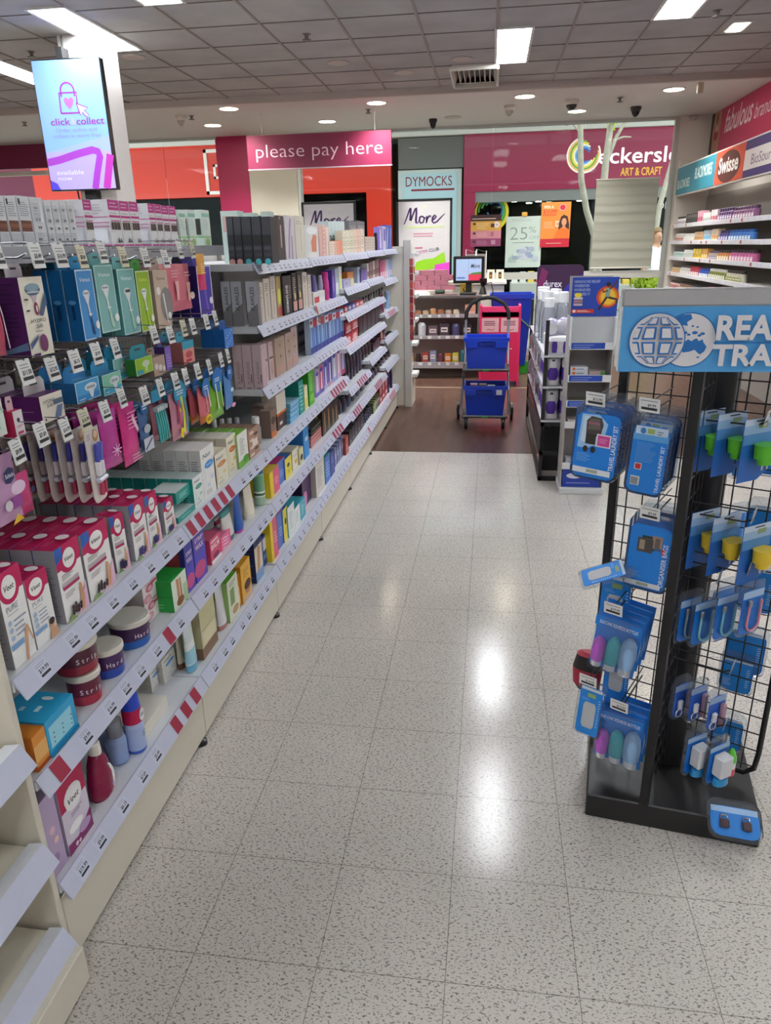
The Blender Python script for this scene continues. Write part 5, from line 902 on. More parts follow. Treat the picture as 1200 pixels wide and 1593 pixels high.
# ------------------------------------------------------------------ hair colour on the top shelf above the hooks
ZT, XT = 1.623, -1.055
BRN = [('r', .05, .3, .95, .52, '6a3a24'), ('r', .05, .38, .95, .46, '8a5236'), ('l', .1, .6, .9, .9, 7, '8d8f94'), ('r', .08, .84, .22, .95, '1f1c1c'), ('l', .08, .03, .9, .1, 1, 'b8bac0'), ('r', .02, .1, .98, .28, 'c2c6cc')]
for k, (a, b) in enumerate(((-14, 2), (3, 19), (20, 37), (38, 57))): C(a, b, 304, XT, ZT, .06, 'grey white hair colour box with brown swatch, %s from left on the top shelf' % ORD[k], 'dfe1e4', 'cfd1d6', 'e4e5e8', BRN, [('l', .1, .1, .9, .9, 12, '9fa2aa')], group='brown swatch boxes on the top shelf')
SPK = [('c', .3+.13*(k % 3), .15+.2*(k % 4)+.04*(k % 2), .003, '6f7278') for k in range(8)]+[('l', .1, .1, .9, .3, 4, 'b4b6bc'), ('l', .1, .5, .6, .9, 6, 'c4c6ca'), ('p', [(.6, .5), (.8, .5), (.72, .95)], 'f2f3f4')]
C(58, 77, 306, XT, ZT, .06, 'white speckled hair colour box beside the brown swatch ones', 'dcdee2', 'cdd0d5', 'e4e5e8', SPK)
for k, (a, b) in enumerate(((79, 90), (90.5, 102), (102.5, 113), (113.5, 124))): C(a, b, 311, XT, ZT, .06, 'slim white speckled hair colour box, %s of four' % ORD[k], 'dfe1e4', 'd0d3d8', 'e6e7ea', SPK, group='slim white speckled boxes')
MG = 'c02a86'
PNK = [('p', [(0, .78), (1, .78), (1, 1), (0, 1)], MG), ('l', .12, .82, .9, .97, 2, 'e6a9cc'), ('r', 0, .62, 1, .67, MG), ('l', .1, .69, .9, .74, 1, 'c4a4b4'), ('r', .1, .36, .9, .52, '3a2a26'), ('r', .3, .36, .34, .52, 'b99a8a'), ('r', .55, .36, .59, .52, 'b99a8a'), ('r', .1, .54, .9, .56, MG), ('p', [(.5, .08), (.6, .2), (.7, .08)], '3a3038'), ('p', [(.72, .08), (.8, .18), (.9, .08)], '3a3038'), ('r', 0, 0, 1, .035, MG)]
PNS = [('r', 0, .62, 1, .64, 'c46a9c'), ('r', 0, .5, 1, .52, 'c46a9c'), ('r', 0, .42, 1, .44, 'c46a9c'), ('l', .1, .68, .9, .92, 4, 'b9b0b8'), ('r', .05, .06, .9, .38, 'd9dade'), ('r', 0, 0, 1, .03, MG)]
for k, (a, b, t) in enumerate(((138, 151, 310), (176, 193, 310), (193.5, 208, 312), (208.5, 222, 313), (237, 247, 316), (247.5, 257, 317), (257.5, 268, 319), (268.5, 279, 320))):
    C(a, b, t, XT, ZT, .075, 'white and magenta hair colour box, %s from left on the top shelf' % ORD[k], 'e9e8ea', 'dbd9de', 'e9e4ea', PNK, PNS, group='magenta hair colour boxes')
MNT = [('r', 0, .8, 1, .9, '8fc4ae'), ('l', .1, .45, .9, .75, 5, 'b4cfc4'), ('r', 0, .22, 1, .26, '9ccf8a'), ('e', .5, .1, .3, .1, 'a3c47a')]
for k, (a, b) in enumerate(((283, 293), (297, 308), (318, 330))): C(a, b, 326, XT, ZT, .07, 'white and mint hair colour box, %s of three on the top shelf' % ORD[k], 'dfe8e2', 'cdded4', 'e4eae6', MNT, [('r', 0, .22, 1, .26, '9ccf8a'), ('r', .6, .3, .9, .75, '3a3a34')], group='mint hair colour boxes')
# ------------------------------------------------------------------ upper shelves of the far bays
def EC(pxs, ptop, y, z, d, label, n_word, front, fa, side=None, cat='box', grp=None):      # packs that face the open near end of a shelf
    for k in range(len(pxs)-1):
        x0, x1 = PX(pxs[k], y, z), PX(pxs[k+1], y, z); o = carton(x1-x0-.003, d, PZ(ptop, (x0+x1)/2, y)-z, front, side or front, None, fa[k] if isinstance(fa[0], list) else fa).build('carton')
        tag(o, label % ORD[k], cat, grp); o.location = ((x0+x1)/2, y, z)
Z6, Z5, Z4 = 1.552, 1.308, 1.052
BK = lambda c: [('r', 0, .40, 1, .62, '26262a'), ('r', .05, .62, .95, .98, '45454d'), ('r', .1, .30, .9, .36, '55555c'), ('r', .1, .15, .9, .22, '4a4a52'), ('c', .5, .04, .012, c)]
EC([357, 368, 380, 395.5, 410.5, 425], 337, 2.94, Z6, .1, 'black face tool box on the top shelf end, %s from left of five', 0, '3c3c43', [BK('e0a8a4'), BK('e0a8a4'), BK('55c4cc'), BK('55c4cc'), BK('55c4cc')], '2f2f35', grp='black face tool boxes')
FLW = [('p', [(0, .30), (1, .52), (1, 1), (0, 1)], 'c9cbd4'), ('v', 'FLAWLESS', .72, .36, .36, '4a4a58', .52, .01)]
EC([349, 363.5, 381], 438, 2.96, Z5, .04, 'lilac grey boxed face trimmer at the shelf end, %s of two on left', 0, '8f8d8e', FLW, '77757a', grp='lilac grey trimmer boxes')
EC([387, 404], 438, 2.94, Z5, .04, 'lilac grey boxed face trimmer at the shelf end corner%s', 0, '8f8d8e', FLW, '77757a') if 0 else None
x0, x1 = PX(387, 2.94, Z5), PX(404, 2.94, Z5); o = tag(carton(x1-x0, .04, PZ(438, x0, 2.94)-Z5, '8f8d8e', '77757a', None, FLW).build('carton'), 'lilac grey boxed face trimmer nearest the shelf corner', 'box', 'lilac grey trimmer boxes'); o.location = ((x0+x1)/2, 2.94, Z5)
PKB = [('v', 'FLAWLESS', .66, .12, .30, '8a6f74', .5), ('r', .78, .14, .86, .34, '3a3034'), ('e', .5, .02, .3, .015, '8a7a7e')]
EC([366, 381, 396, 411], 537, 2.93, Z4, .06, 'dusty pink boxed beauty tool at the shelf end, %s from left', 0, 'd9bfc2', PKB, 'c9adb2', grp='dusty pink tool boxes')
def runC(items, x, z, d, label, cat='box', grp=None):
    for k, (a, b, t, c, fa) in enumerate(items): C(a, b, t, x, z, d, label % ORD[k], c, None, None, fa, cat=cat, group=grp)
TAN = [('e', .5, .62, .42, .3, 'b39a86'), ('c', .5, .78, .006, '3a2e2a'), ('c', .5, .5, .008, '3a2e2a'), ('r', .05, .1, .95, .25, 'c9a08c')]
BLI = [('r', .1, .1, .9, .95, 'd0b4b2'), ('r', .1, .55, .9, .6, '4a3f42'), ('e', .5, .3, .2, .2, 'b9958c'), ('c', .5, .92, .004, '2a2526')]
runC([(412, 419, 537, 'cfb6b6', BLI), (421, 428, 533, 'cdb2b2', BLI)], XI-.01, Z4, .05, 'pink blister beauty tool right of the pink boxes, %s one')
runC([(431, 446, 528, 'b59c8c', TAN), (447, 456, 520, 'b9a39a', TAN), (456, 465, 510, 'b4a0a4', TAN)], XI, Z4, .05, 'tan and clear oval beauty tool pack, %s along')
for k in range(6): C(464, 478, 560, XI-.1, Z4+k*.029, .15, 'white small flat carton, %s from the bottom of its dim stack' % ORD[k], ('d9d4da', 'c9c0c8')[k % 2], 'b9b2ba', 'd0cad0', [('r', .1, .2, .9, .8, ('e6e2e6', '8a7d90')[k % 2])], h=.026, group='dim white carton stack')
TB = ['6fa4dc', '4a7fd0', '5a9ad8', '7aa8d4', '3f6fc0', '88b4e0', '5f8fd0', '4f84cc', '6a9ad4']
for k in range(9):
    a = 484+k*5.8
    C(a, a+5.4, 495-k*1.6, XI-.01, Z4, .03, 'blue toothbrush pack on the fourth shelf, %s of nine' % ORD[k], TB[k], 'b9c4d6', 'c4ccd8', [('r', 0, .72, 1, .95, ('d8dce6', 'c4354a')[k % 2]), ('e', .5, .85, .3, .05, 'c43a44'), ('r', .3, .2, .42, .7, 'e6eef8'), ('r', .58, .2, .7, .7, '2f4fa8'), ('r', 0, 0, 1, .18, '3a3f98')], name='toothbrush_pack', cat='toothbrush', group='blue toothbrush packs')
# trimmers and sprays on the fifth shelf
BEI = [('r', .1, .05, .9, .95, 'd6cabc'), ('c', .5, .62, .005, '2a2726'), ('r', .42, .1, .56, .6, 'c4a89c'), ('l', .2, .7, .8, .9, 4, '6a625c')]
runC([(406, 413, 440, 'cfc3b6', BEI), (414, 423, 434, 'd2c7ba', BEI), (424, 432, 430, 'cdc0b4', BEI), (433, 441, 430, 'b9a06a', [('e', .5, .5, .3, .2, 'dfe86a'), ('r', .1, .02, .9, .25, 'c45a5a')])], XI-.01, Z5, .04, 'beige hanging trimmer pack along the fifth shelf, %s one')
DP = [('v', 'DERMAPLANE', .55, .06, .24, 'e6dfe0', .7, .02), ('v', 'GLOW', .86, .4, .2, 'c4a8ac', .35)]
DQ = [('r', .1, .3, .9, .95, '2a2322'), ('l', .2, .45, .8, .9, 9, 'e9dcc0'), ('r', .1, .04, .9, .28, 'd9a49c'), ('e', .5, .4, .2, .1, 'e6c88a')]
runC([(443, 456, 430, '241f20', DP), (457, 464, 425, '2a2423', DQ), (465, 472, 422, '2a2423', DQ)], XI, Z5, .05, 'black face razor box with light lettering, %s along the fifth shelf')
runC([(473, 480, 424, 'd9d2c6', BEI), (481, 486, 428, 'dedad2', BEI)], XI, Z5, .04, 'cream narrow trimmer pack after the black boxes, %s one')
C(488, 506, 456, XI-.01, Z5, .07, 'white carton under the purple spray bottles', 'e3dfdc', 'c9c4c4', 'dcd8d6', [('r', .4, .5, 1, .9, 'd9d6d4'), ('r', .1, .1, .5, .6, 'c4404a')])
for a, b, c, l in ((488, 498, '7a6fb0', 'purple spray bottle standing on the white carton, left'), (499, 506, 'b9b4d4', 'lilac spray bottle standing on the white carton, right')):
    BT(bottle, a, b, 428, XI-.02, PZ(456, XI-.01, PY(488, XI-.01, Z5)), l, body=c, cap=c, caph=.2, neck=.8, la=[('t', 'o', .6, .3, .3, 'd9d6ea', {})])
BT(bottle, 507, 518, 423, XI-.01, Z5, 'hot pink spray bottle on the fifth shelf', body='e0489a', cap='d83a90', caph=.16, neck=.85, la=[('r', .1, .35, .9, .5, 'a82a78')])
runC([(518, 522, 421, '5a3fa8', [('r', .2, .2, .8, .8, '8a74c8')]), (523, 528, 418, 'aab4c4', [('r', .1, .1, .9, .5, 'e2e6ea')]), (528.5, 533, 415, 'd6dcd8', [('r', .2, .1, .6, .7, 'd8dc5a')])], XI-.01, Z5, .06, 'narrow carton beside the hot pink bottle, %s one')
# cartons of the top shelf beyond the black boxes
runC([(426, 434, 335, '3f3734', [('r', .3, .3, .45, .85, 'd6cfc8'), ('c', .4, .95, .006, 'd9d2cc')]), (435, 445, 335, '453c39', [('r', .4, .3, .58, .8, 'c9b0ac'), ('c', .4, .95, .006, 'd9d2cc')])], XI, Z6, .08, 'dark brown trimmer box on the top shelf, %s one')
runC([(446, 461, 335, 'd9d3da', [('s', [(.3, .05), (.4, .5), (.6, .95)], .14, 'a58fb4'), ('r', .62, .0, .68, .55, '3f3a44')]), (462, 476, 335, 'dfd9cc', [('r', .55, .2, .58, .75, '8f8a80'), ('l', .1, .8, .8, .9, 2, 'b9b49a')])], XI, Z6, .08, 'tall pale beauty box on the top shelf, %s after the dark ones')
HPt = lambda: None
runC([(477, 497, 350, 'dcdcdc', [('e', .5, .85, .4, .12, 'f2f3f4'), ('p', [(.45, .2), (.8, .2), (.85, .7), (.6, .75), (.4, .5)], 'e08a6a'), ('r', .2, .02, .8, .18, 'ede9e4')]), (498, 503, 350, 'e0b4ac', []), (503.5, 508, 350, 'e6c0b4', [('l', .2, .1, .8, .9, 6, 'c9988c')]), (508.5, 513, 353, 'efd0c6', [])], XI-.01, Z6, .07, 'peach and white beauty pack on the top shelf, %s of four')
for k in range(5): a = 513+k*4.1; C(a, a+4, 376-k*.4, XI-.005, Z6, .05, 'cream and peach small box on the top shelf, %s of five' % ORD[k], ('e9d9cc', 'f0e2d2', 'e6b9a4', 'ef9a78', 'e8856a')[k], None, None, [('l', .2, .1, .8, .9, 5, 'c4a494')], group='peach small boxes')
for k in range(5): a = 513+k*5; C(a, a+4.8, 344, XI-.09, Z6, .07, 'pale blue grey box at the back of the top shelf, %s of five' % ORD[k], 'b9c8c9', None, 'c4d0d0', [('r', .1, .3, .9, .34, '8a9a9c'), ('r', .3, .55, .7, .6, '3f4848')], group='pale blue grey boxes')
for k in range(6): a = 534+k*5.6; C(a, a+5.4, 359-k*.6, XI-.01, Z6, .05, 'cream tall thin box on the top shelf, %s of six' % ORD[k], ('d9d2bc', 'dcd6c2', 'd6cdb4', 'e0c8b4', 'e3b9a8', 'dccab8')[k], None, None, [('l', .2, .2, .8, .8, 4, 'b0a68e'), ('r', 0, .48, 1, .5, 'a89e88')], group='cream thin boxes')
for k in range(2): a = 545+k*12; C(a, a+11.5, 343, XI-.09, Z6, .09, 'dark grey box at the back of the top shelf, %s one' % ('left', 'right')[k], '67656a', None, '77757a', [('t', 'NUDE', .5, .76, .1, 'b9b6ba', dict(width=.7))])
for k in range(3): a = 569+k*5; C(a, a+4.8, 368, XI-.01, Z6, .05, 'beige striped box on the top shelf, %s of three' % ORD[k], 'c9b8aa', None, None, [('l', .2, .1, .8, .9, 5, '9a8a80')], group='beige striped boxes')
BT(bottle, 585, 591, 362, XI-.01, Z6, 'slim black bottle on the top shelf far end', body='242228', cap='1a191d', neck=.8)
runC([(591, 596, 353, '8a74c4', [('r', .1, .1, .5, .9, 'd6d0e2')]), (596.5, 601, 352, 'c9c9da', [('r', .2, .4, .8, .9, '5a4ab0')]), (601.5, 605.5, 350, '3a4fb0', [('s', [(.2, .1), (.8, .9)], .2, 'cfd4ea')]), (606, 610, 350, '2f48a8', [('s', [(.2, .1), (.8, .9)], .2, '8fa0dc')])], XI-.01, 1.57, .05, 'violet and blue bagged pack at the far top shelf, %s one')
# fifth to seventh bays
runC([(535, 545, 436, 'b4aed0', [('l', .2, .3, .8, .7, 3, '5a5880')]), (546, 551, 434, 'd9d6b4', [])], XI, 1.35, .06, 'small pale carton in front of the orange one, %s one')
C(541, 552, 424, XI-.06, 1.35, .08, 'orange carton behind the small lilac one, fifth bay', 'e2873a', 'c4702c', 'd97f34', [('l', .2, .4, .8, .7, 2, 'f0c08a')])
C(556.5, 561, 416, XI-.03, 1.35, .1, 'pale blue carton right of the orange one', 'a9bcd0', '93a6bc', 'b4c4d4')
C(562, 571, 419, XI-.02, 1.35, .06, 'purple carton with black lid in the fifth bay', '6a4f98', '4a3570', '2a2530')
for k in range(8): a = 572+k*2.35; C(a, a+2.2, 410-k*1.1, XI-.02, 1.355, .05, 'white and brown small carton on the fifth bay top, %s of eight' % ORD[k], ('d9d2ce', '8a5f58', 'a87f78', '9a6f68')[k % 4], None, None, [('r', .1, .2, .9, .5, '6a4844')], group='brown small cartons')
for k in range(6): a = 592+k*3.1; C(a, a+2.9, 405-k*.6, XI-.02, 1.318, .05, 'pink and red bagged pack in the last bay, %s of six' % ORD[k], ('b83a78', 'c9567f', 'd88aa0', 'c4c4dc', '9ab0d8', '8aa4d0')[k], None, None, [('r', .2, .1, .8, .4, 'e6d3dc')], group='pink bagged packs far end')
RB = ['c43a44', '3a4fb0', '4458b4', 'c9404a', 'd0505a']
for k in range(5): a = 536+k*6; C(a, a+5.7, 478-k*2.4, XI-.02, 1.186, .06, 'small red or blue boxed gadget in the fifth bay, %s of five' % ORD[k], RB[k], None, None, [('e', .5, .5, .35, .3, 'e3d9dc')], group='red and blue gadgets')
for k in range(8): a = 566+k*4.1; BT(bottle, a, a+3.9, 462-k*2.2, XI-.02, 1.186, 'clear dark topped serum bottle, %s in the sixth bay line' % ORD[k], body=('6a6058', '8a8078', '4a4644', '9a8f84')[k % 4], cap=('1f1d1c', '3a3634')[k % 2], caph=.35, neck=.7, group='serum bottles far along')
for k in range(4): a = 538+(k % 2)*10; C(a, a+9.5, 505, XI-.01, .97+.075*(k//2), .06, 'red pack in the fifth bay block, %s %s' % (('lower', 'upper')[k//2], ('left', 'right')[k % 2]), ('c43440', 'd0444e')[k % 2], 'a82a38', 'd8686e', [('e', .5, .5, .3, .25, 'e6b9b4'), ('r', .1, .1, .9, .25, 'e9dede')], h=.07)
for k in range(6): a = 559+k*6.3; C(a, a+6, 495-k*3.4, XI-.02, .97, .08, 'black tin or box in the fifth and sixth bays, %s of six' % ORD[k], ('1f1d20', '3a3234', '17161a', '2a272c', '222024', '302a2e')[k], '151417', '2f2c30', [('e', .6, .4, .3, .2, '55555f')], group='black tins mid height')
for k in range(9): a = 537+k*4.7; darkbottle(a, a+4.5, 551-k*3.7, XI-.03, .695, 'near black bottle under the red packs, %s of nine' % ORD[k], body=('17171b', '1f2028', '141418', '262a3a', '1c1c24', '2a3044')[k % 6], cap='0f0f12', group='near black bottles')
for k in range(6): a = 581+k*3.2; C(a, a+3, 535-k*4, XI-.02, .757, .07, 'dark plum box in the sixth bay, %s of six' % ORD[k], ('3a2838', '2a2430', '5a2f48')[k % 3], None, None, [('r', .2, .4, .8, .6, '8a5a74')], group='dark plum boxes')
BT(bottle, 593.5, 602, 458, XI-.01, 1.032, 'tall crimson purple bottle in the last bay', body='8a2a5c', cap='7a2450', caph=.12, neck=.9)
BT(bottle, 603, 611, 452, XI-.01, 1.032, 'pale blue rounded tub in the last bay', body='9fb9e0', cap='b4c8e8', caph=.15, neck=.9, la=[('r', .1, .5, .5, .62, '2a3a78'), ('r', .1, .2, .6, .3, '2a3a78')])
C(597, 600.5, 535, XI-.0, .8, .03, 'teal upright pack in the last bay', '2a8f9a', '1f7480', '3aa0aa'); BT(squeeze, 593.5, 597, 505, XI, .8, 'peach handled pack at the front of the last bay', 'tube', body='e6a890', cap='d98a74')
for k in range(3): a = 601+k*3.5; C(a, a+3.3, 528-k*2, XI-.01, .8, .05, 'white and rose small pack in the last bay, %s of three' % ORD[k], ('d9d4d8', 'c9a4b0', 'b0b4cc')[k], None, None, [('r', .2, .2, .8, .5, '9a6a80')], group='small packs last bay')

for k, (a, b, t_, c) in enumerate(((350, 377, 328, 'd9b4b0'), (384, 400, 331, 'b4d4c8'), (411, 424, 329, 'a9d0cc'))):
    x0, x1 = PX(a, 3.12, Z6), PX(b, 3.12, Z6); o = tag(carton(x1-x0, .07, PZ(t_, (x0+x1)/2, 3.12)-Z6, 'cfe0d8', 'bcd0c8', 'e2ebe6', [('r', .1, .6, .9, .9, c)]).build('carton'), 'pale mint box peeping over the black boxes, %s from left' % ORD[k], 'box', 'mint boxes behind the black ones'); o.location = ((x0+x1)/2, 3.12, Z6)
y_ = PY(498, -.905, 1.28); o = MB(); o.box(-.035, .035, 0, .002, 0, .095, 'd8d4d2'); art(o, ((-.035, -.0006, 0), (1, 0, 0), (0, 0, 1)), .07, .095, [('r', 0, 0, 1, .45, '4a4448'), ('r', .05, .5, .35, .95, 'c8303c'), ('r', .4, .55, .95, .95, 'e4e0de'), ('l', .45, .6, .9, .9, 3, '8a8688'), ('r', .1, .1, .5, .3, 'c4505a')]); o = o.build('shelf_card'); tag(o, 'red, white and black card clipped to the fifth shelf edge', 'card'); o.location = (-.902, y_, 1.225); o.rotation_euler = (radians(-12), 0, AISLE)
for k in range(4): BT(bottle, 338+k*11, 348+k*11, 652-k*1, XI-.16, Z3+.0, 'white capped pale blue bottle behind the green topped boxes, %s from left' % ORD[k], body='a9c4de', cap='eceef0', caph=.25, neck=.7)
o = pouch(.10, .17, 'e6dcd2', .03, [('t', 'Nair', .5, .7, .1, '2b2b30', dict(shear=.2, width=.6)), ('e', .5, .4, .3, .15, 'd9b48c')]).build('pouch'); place(o, 'cream hair removal pouch leaning behind the teal row', 'pouch', -1.33, PY(262, -1.33, .9), Z3)
# ------------------------------------------------------------------ column with the hanging advertising screen
struct(MB().box(-3.46, -3.14, 6.25, 6.6, 0, CZ, M('cfc9c6', .7)).build('wall_column_white'))
cx, cy, cz = -3.325, 6.1, 2.555
t = thing('advertising_screen', 'tall screen with a shopping bag picture hanging on the white column', 'screen', (cx, cy, cz), .04)
MB().bev(-.285, .285, -.03, .03, -.47, .47, M('101012', .3), .006).build('housing', t)
scr, nt, b = custom('screen_light', .3); b.inputs['Base Color'].default_value = (0, 0, 0, 1)
def glow(h, e=1.): return M(h, .35, emit=e*GLOW, var=0.)
f = MB(); fr = ((-.275, -.0315, -.46), (1, 0, 0), (0, 0, 1)); w, h = .55, .92; f.rect(fr, 0, 0, w, h, glow('7fa9f0'))
f.rect(fr, 0, 0, w, h*.3, glow('a99be8')); f.poly(fr, [(0, h*.3), (w, h*.3), (w, h*.42), (0, h*.3)], glow('93a6ee'))
f.stroke(fr, [(0, h*.22), (w*.2, h*.24), (w*.5, h*.285), (w*.72, h*.31), (w*.8, h*.295), (w*.82, h*.26), (w*.74, h*.12), (w*.68, 0)], .055, glow('9a36b8')); f.stroke(fr, [(w*.98, h*.27), (w*.86, 0)], .06, glow('b02fa8')); f.poly(fr, [(0, 0), (w*.14, 0), (w*.1, h*.05), (0, h*.08)], glow('4d3fd0'))
PU = glow('8a1f9a', 1.)
f.stroke(fr, [(w*.33, h*.60), (w*.60, h*.60), (w*.585, h*.68)], .012, PU); f.stroke(fr, [(w*.33, h*.60), (w*.34, h*.755), (w*.60, h*.755), (w*.59, h*.665)], .012, PU); f.ring(fr, w*.47, h*.77, .055, .012, PU, 18, 0, pi)
for s in (-1, 1): f.stroke(fr, [(w*.47+s*.055, h*.77), (w*.47+s*.055, h*.725)], .012, PU)
HRT = [(0, -.05), (.035, -.012), (.05, .02), (.04, .042), (.02, .045), (0, .028), (-.02, .045), (-.04, .042), (-.05, .02), (-.035, -.012)]
f.poly(fr, [(w*.47+a*.8, h*.675+c*.9) for a, c in HRT], glow('a45fd0')); f.poly(fr, [(w*.58, h*.67), (w*.74, h*.635), (w*.68, h*.615), (w*.74, h*.58), (w*.70, h*.57), (w*.65, h*.605), (w*.62, h*.58)], glow('e8ecff'));
f.stroke(fr, [(w*.58, h*.67), (w*.74, h*.635), (w*.68, h*.615), (w*.74, h*.58), (w*.70, h*.57), (w*.65, h*.605), (w*.62, h*.58), (w*.58, h*.67)], .008, PU)
f.txt(fr, 'click', w*.30, h*.51, .048, PU, .012, width=w*.3); f.txt(fr, '&', w*.495, h*.51, .048, glow('b9a8ee'), 0, width=w*.07); f.txt(fr, 'collect', w*.75, h*.51, .048, PU, .012, width=w*.42)
f.txt(fr, 'Order online and', w*.52, h*.455, .028, glow('7d74d8'), 0, width=w*.62); f.txt(fr, 'collect in store free', w*.52, h*.41, .028, glow('7d74d8'), 0, width=w*.72)
f.txt(fr, 'available', w*.33, h*.12, .034, glow('d5d8ff'), .005, width=w*.42); f.txt(fr, 'now', w*.24, h*.075, .03, glow('d5d8ff'), .005, width=w*.22); f.build('picture', t)
MB().box(-.12, .0, .03, .14, .2, .3, '222224').build('bracket', t); MB().box(-.09, -.04, .02, .13, .42, .56, '2a2a2c').build('bracket', t); f = MB(); f.tube([(-.1, .05, -.45), (-.1, .06, -.53), (-.03, .08, -.55), (.02, .1, -.5)], .008, '1a1a1c', 6); f.box(-.04, .06, .05, .13, -.53, -.46, '1a1a1c'); f.build('cable', t)
f = MB().tube([(-.08, .12, .5), (-.08, .13, .66)], .008, '55524f', 6); f.build('conduit', t)
# ------------------------------------------------------------------ hanging pay sign
t = thing('hanging_sign', 'magenta please pay here sign hanging from the soffit', 'sign', (-2.13, 9.6, 2.535)); f = MB(); f.box(-.9, .9, 0, .04, 0, .375, M('72163c', .5)); fr = ((-.9, 0, 0), (1, 0, 0), (0, 0, 1))
f.txt(fr, 'please pay here', .9, .125, .148, 'd9bccb', -.012, width=1.58); f.build('panel', t); f = MB()
for x in (-.7, .7): f = MB().tube([(x, .02, .375), (x, .02, SZ-2.535)], .004, 'b9b4b0', 6); f.build('wire', t)
MB().box(-.905, .905, -.004, .044, -.012, .0, 'b9a0ac').build('bottom_rail', t)
# ------------------------------------------------------------------ counter with the till
t = thing('sales_counter', 'open fronted counter shelves under the till, facing the aisle end', 'counter', (-1.05, 9.3, 0)); CB = M('8f8983', .5); CW = M('c4b4b0', .55)
MB().bev(-1.3, .93, .42, .46, .0, 1.02, CW, .004).build('back_panel', t)
for x in (-1.3, .9): MB().bev(x, x+.03, 0, .42, .2, 1.0, M('7c7772', .5), .003).build('side_panel', t)
MB().bev(-1.3, .93, .08, .46, 0, .16, M('4a3d36', .5), .003).build('plinth', t); MB().bev(-1.32, .95, -.02, .46, .985, 1.02, M('6f6a68', .4), .004).build('worktop', t)
for z in (.2, .53, .79):
    s = MB().bev(-1.28, .91, -.0, .42, z-.03, z, M('b3a9a4', .5), .003).build('shelf', t); f = MB().bev(-1.28, .91, -.015, .0, z-.075 if z < .3 else z-.04, z+.006, M('a9a6a8', .45), .002); f.lift = .016; fr = ((-1.28, 0, z-.035), (1, 0, 0), (0, 0, 1)); rnd = random.Random(int(z*100)); k = 0
    b0 = f.lift
    while k*.115 < 2.0: f.lift = b0; f.rect(fr, .06+k*.115+.03*rnd.random(), .0, .115+k*.115, .036, TAGM); k += 1
    f.build('edge_strip', s)
rnd = random.Random(31)
for row, (z, n, spec) in enumerate(((.2, 9, ('d99a6a', '3a2a28', 'b0463f', '8a93b0', '7a4450', 'd97f2a', 'd2d24a', '2f7f8f', '8a5a4a')), (.53, 6, ('6f6258', 'd8dade', '6a5560', '4a3c48', '4f4f78', '2b2a2c')), (.79, 9, ('d9b48a', 'c98a6a', 'e0c49a', 'd8a070', 'b97a5a', 'c9b09a', 'd9c4a8', 'e0b090', 'b98a6a')))):
    for k in range(n if row < 2 else 7):
        hh = (.13 if row == 0 else .15 if row == 1 else .06)*(.75+.45*rnd.random()); x = -1.02+k*(.86/n)+.03; ww = .86/n*.42
        f = MB(); 
        if row == 2: f.loft([(0, 0, .05, ww, .05, 2.6), (hh*.7, 0, .05, ww, .05, 2.6), (hh, 0, .05, ww*.7, .03, 2)], M(spec[k], .4), 14)
        elif k % 3 == 1: f.loft([(0, 0, .05, ww*.8, .05, 2.3), (hh*.8, 0, .05, ww*.85, .05, 2.3), (hh, 0, .05, ww*.55, .035, 2)], M(spec[k], .35), 16)
        else: f.bev(-ww, ww, 0, .1, 0, hh, M(spec[k], .4), .006); art(f, FRONT(2*ww), 2*ww, hh, [('r', .15, .3, .85, .7, 'e0d8d0'), ('r', .25, .45, .75, .55, spec[k])])
        o = tag(f.build('small_goods'), '%s small item from the left on the %s counter shelf' % (ORD[k], ('bottom', 'middle', 'top')[row]), 'goods', '%s counter shelf goods' % ('bottom', 'middle', 'top')[row]); o.location = (x, 9.31, z)
o = C(0, 1, 0, 0, 0, .1, 'peach carton at the right of the top counter shelf', 'd09a80', 'b98068', 'd9a890', [('r', .05, .1, .95, .3, 'e3c0ac')], h=.115, wmin=.13); o.location = (-.24, 9.30, .79); o.rotation_euler = (0, 0, 0)
for k in range(12):
    o = tag(carton(.165, .1, .058, 'c27a8a', 'a8606f', 'c98a98', [('r', .05, .4, .6, .46, 'a25c6c'), ('c', .9, .8, .004, '4a2a34')]).build('pink_box'), 'dusty pink box on the counter, %s row up, %s across' % (ORD[k//3], ORD[k % 3]), 'box', 'dusty pink boxes'); o.location = (-.87+(k % 3)*.172-(.08 if (k//3) % 2 else 0), 9.42, 1.075+(k//3)*.06)
tag(MB().bev(-1.0, -.46, 9.4, 9.53, 1.022, 1.074, M('cfc7bd', .5), .004).build('display_tray'), 'cream tray under the dusty pink boxes', 'tray')
# till
t = thing('till_screen', 'black touch screen till showing a loyalty page on the counter', 'till', (-.27, 9.4, 1.021), -.03)
MB().bev(-.10, .10, -.12, .12, 0, .025, M('1c1c1e', .35), .006).build('base', t); MB().bev(-.035, .035, .02, .06, .02, .22, M('1a1a1c', .35), .006).build('stand', t); MB().bev(-.19, .19, -.01, .035, .13, .45, M('151517', .3), .012).build('housing', t)
f = MB(); fr = ((-.155, -.012, .165), (1, 0, 0), (0, 0, 1)); f.rect(fr, 0, 0, .31, .25, glow('a9c2e4', .9)); f.rect(fr, .155, 0, .31, .07, glow('d83a58', .9)); f.poly(fr, [(.155, .07), (.31, .07), (.31, .1), (.2, .09)], glow('5a8a3a', .8)); f.rect(fr, .15, 0, .154, .25, glow('7d93b8', .8)); f.txt(fr, 'More', .235, .145, .05, glow('1c2238', .3), .004, shear=.4, width=.115); f.lines(fr, .01, .01, .12, .05, 1, glow('5a7ac0', .8)); f.build('screen', t)
tag(MB().bev(-.70, -.40, 9.30, 9.38, 1.021, 1.033, M('7d5a5c', .4), .003).build('counter_mat'), 'dull red mat on the counter in front of the till', 'mat')
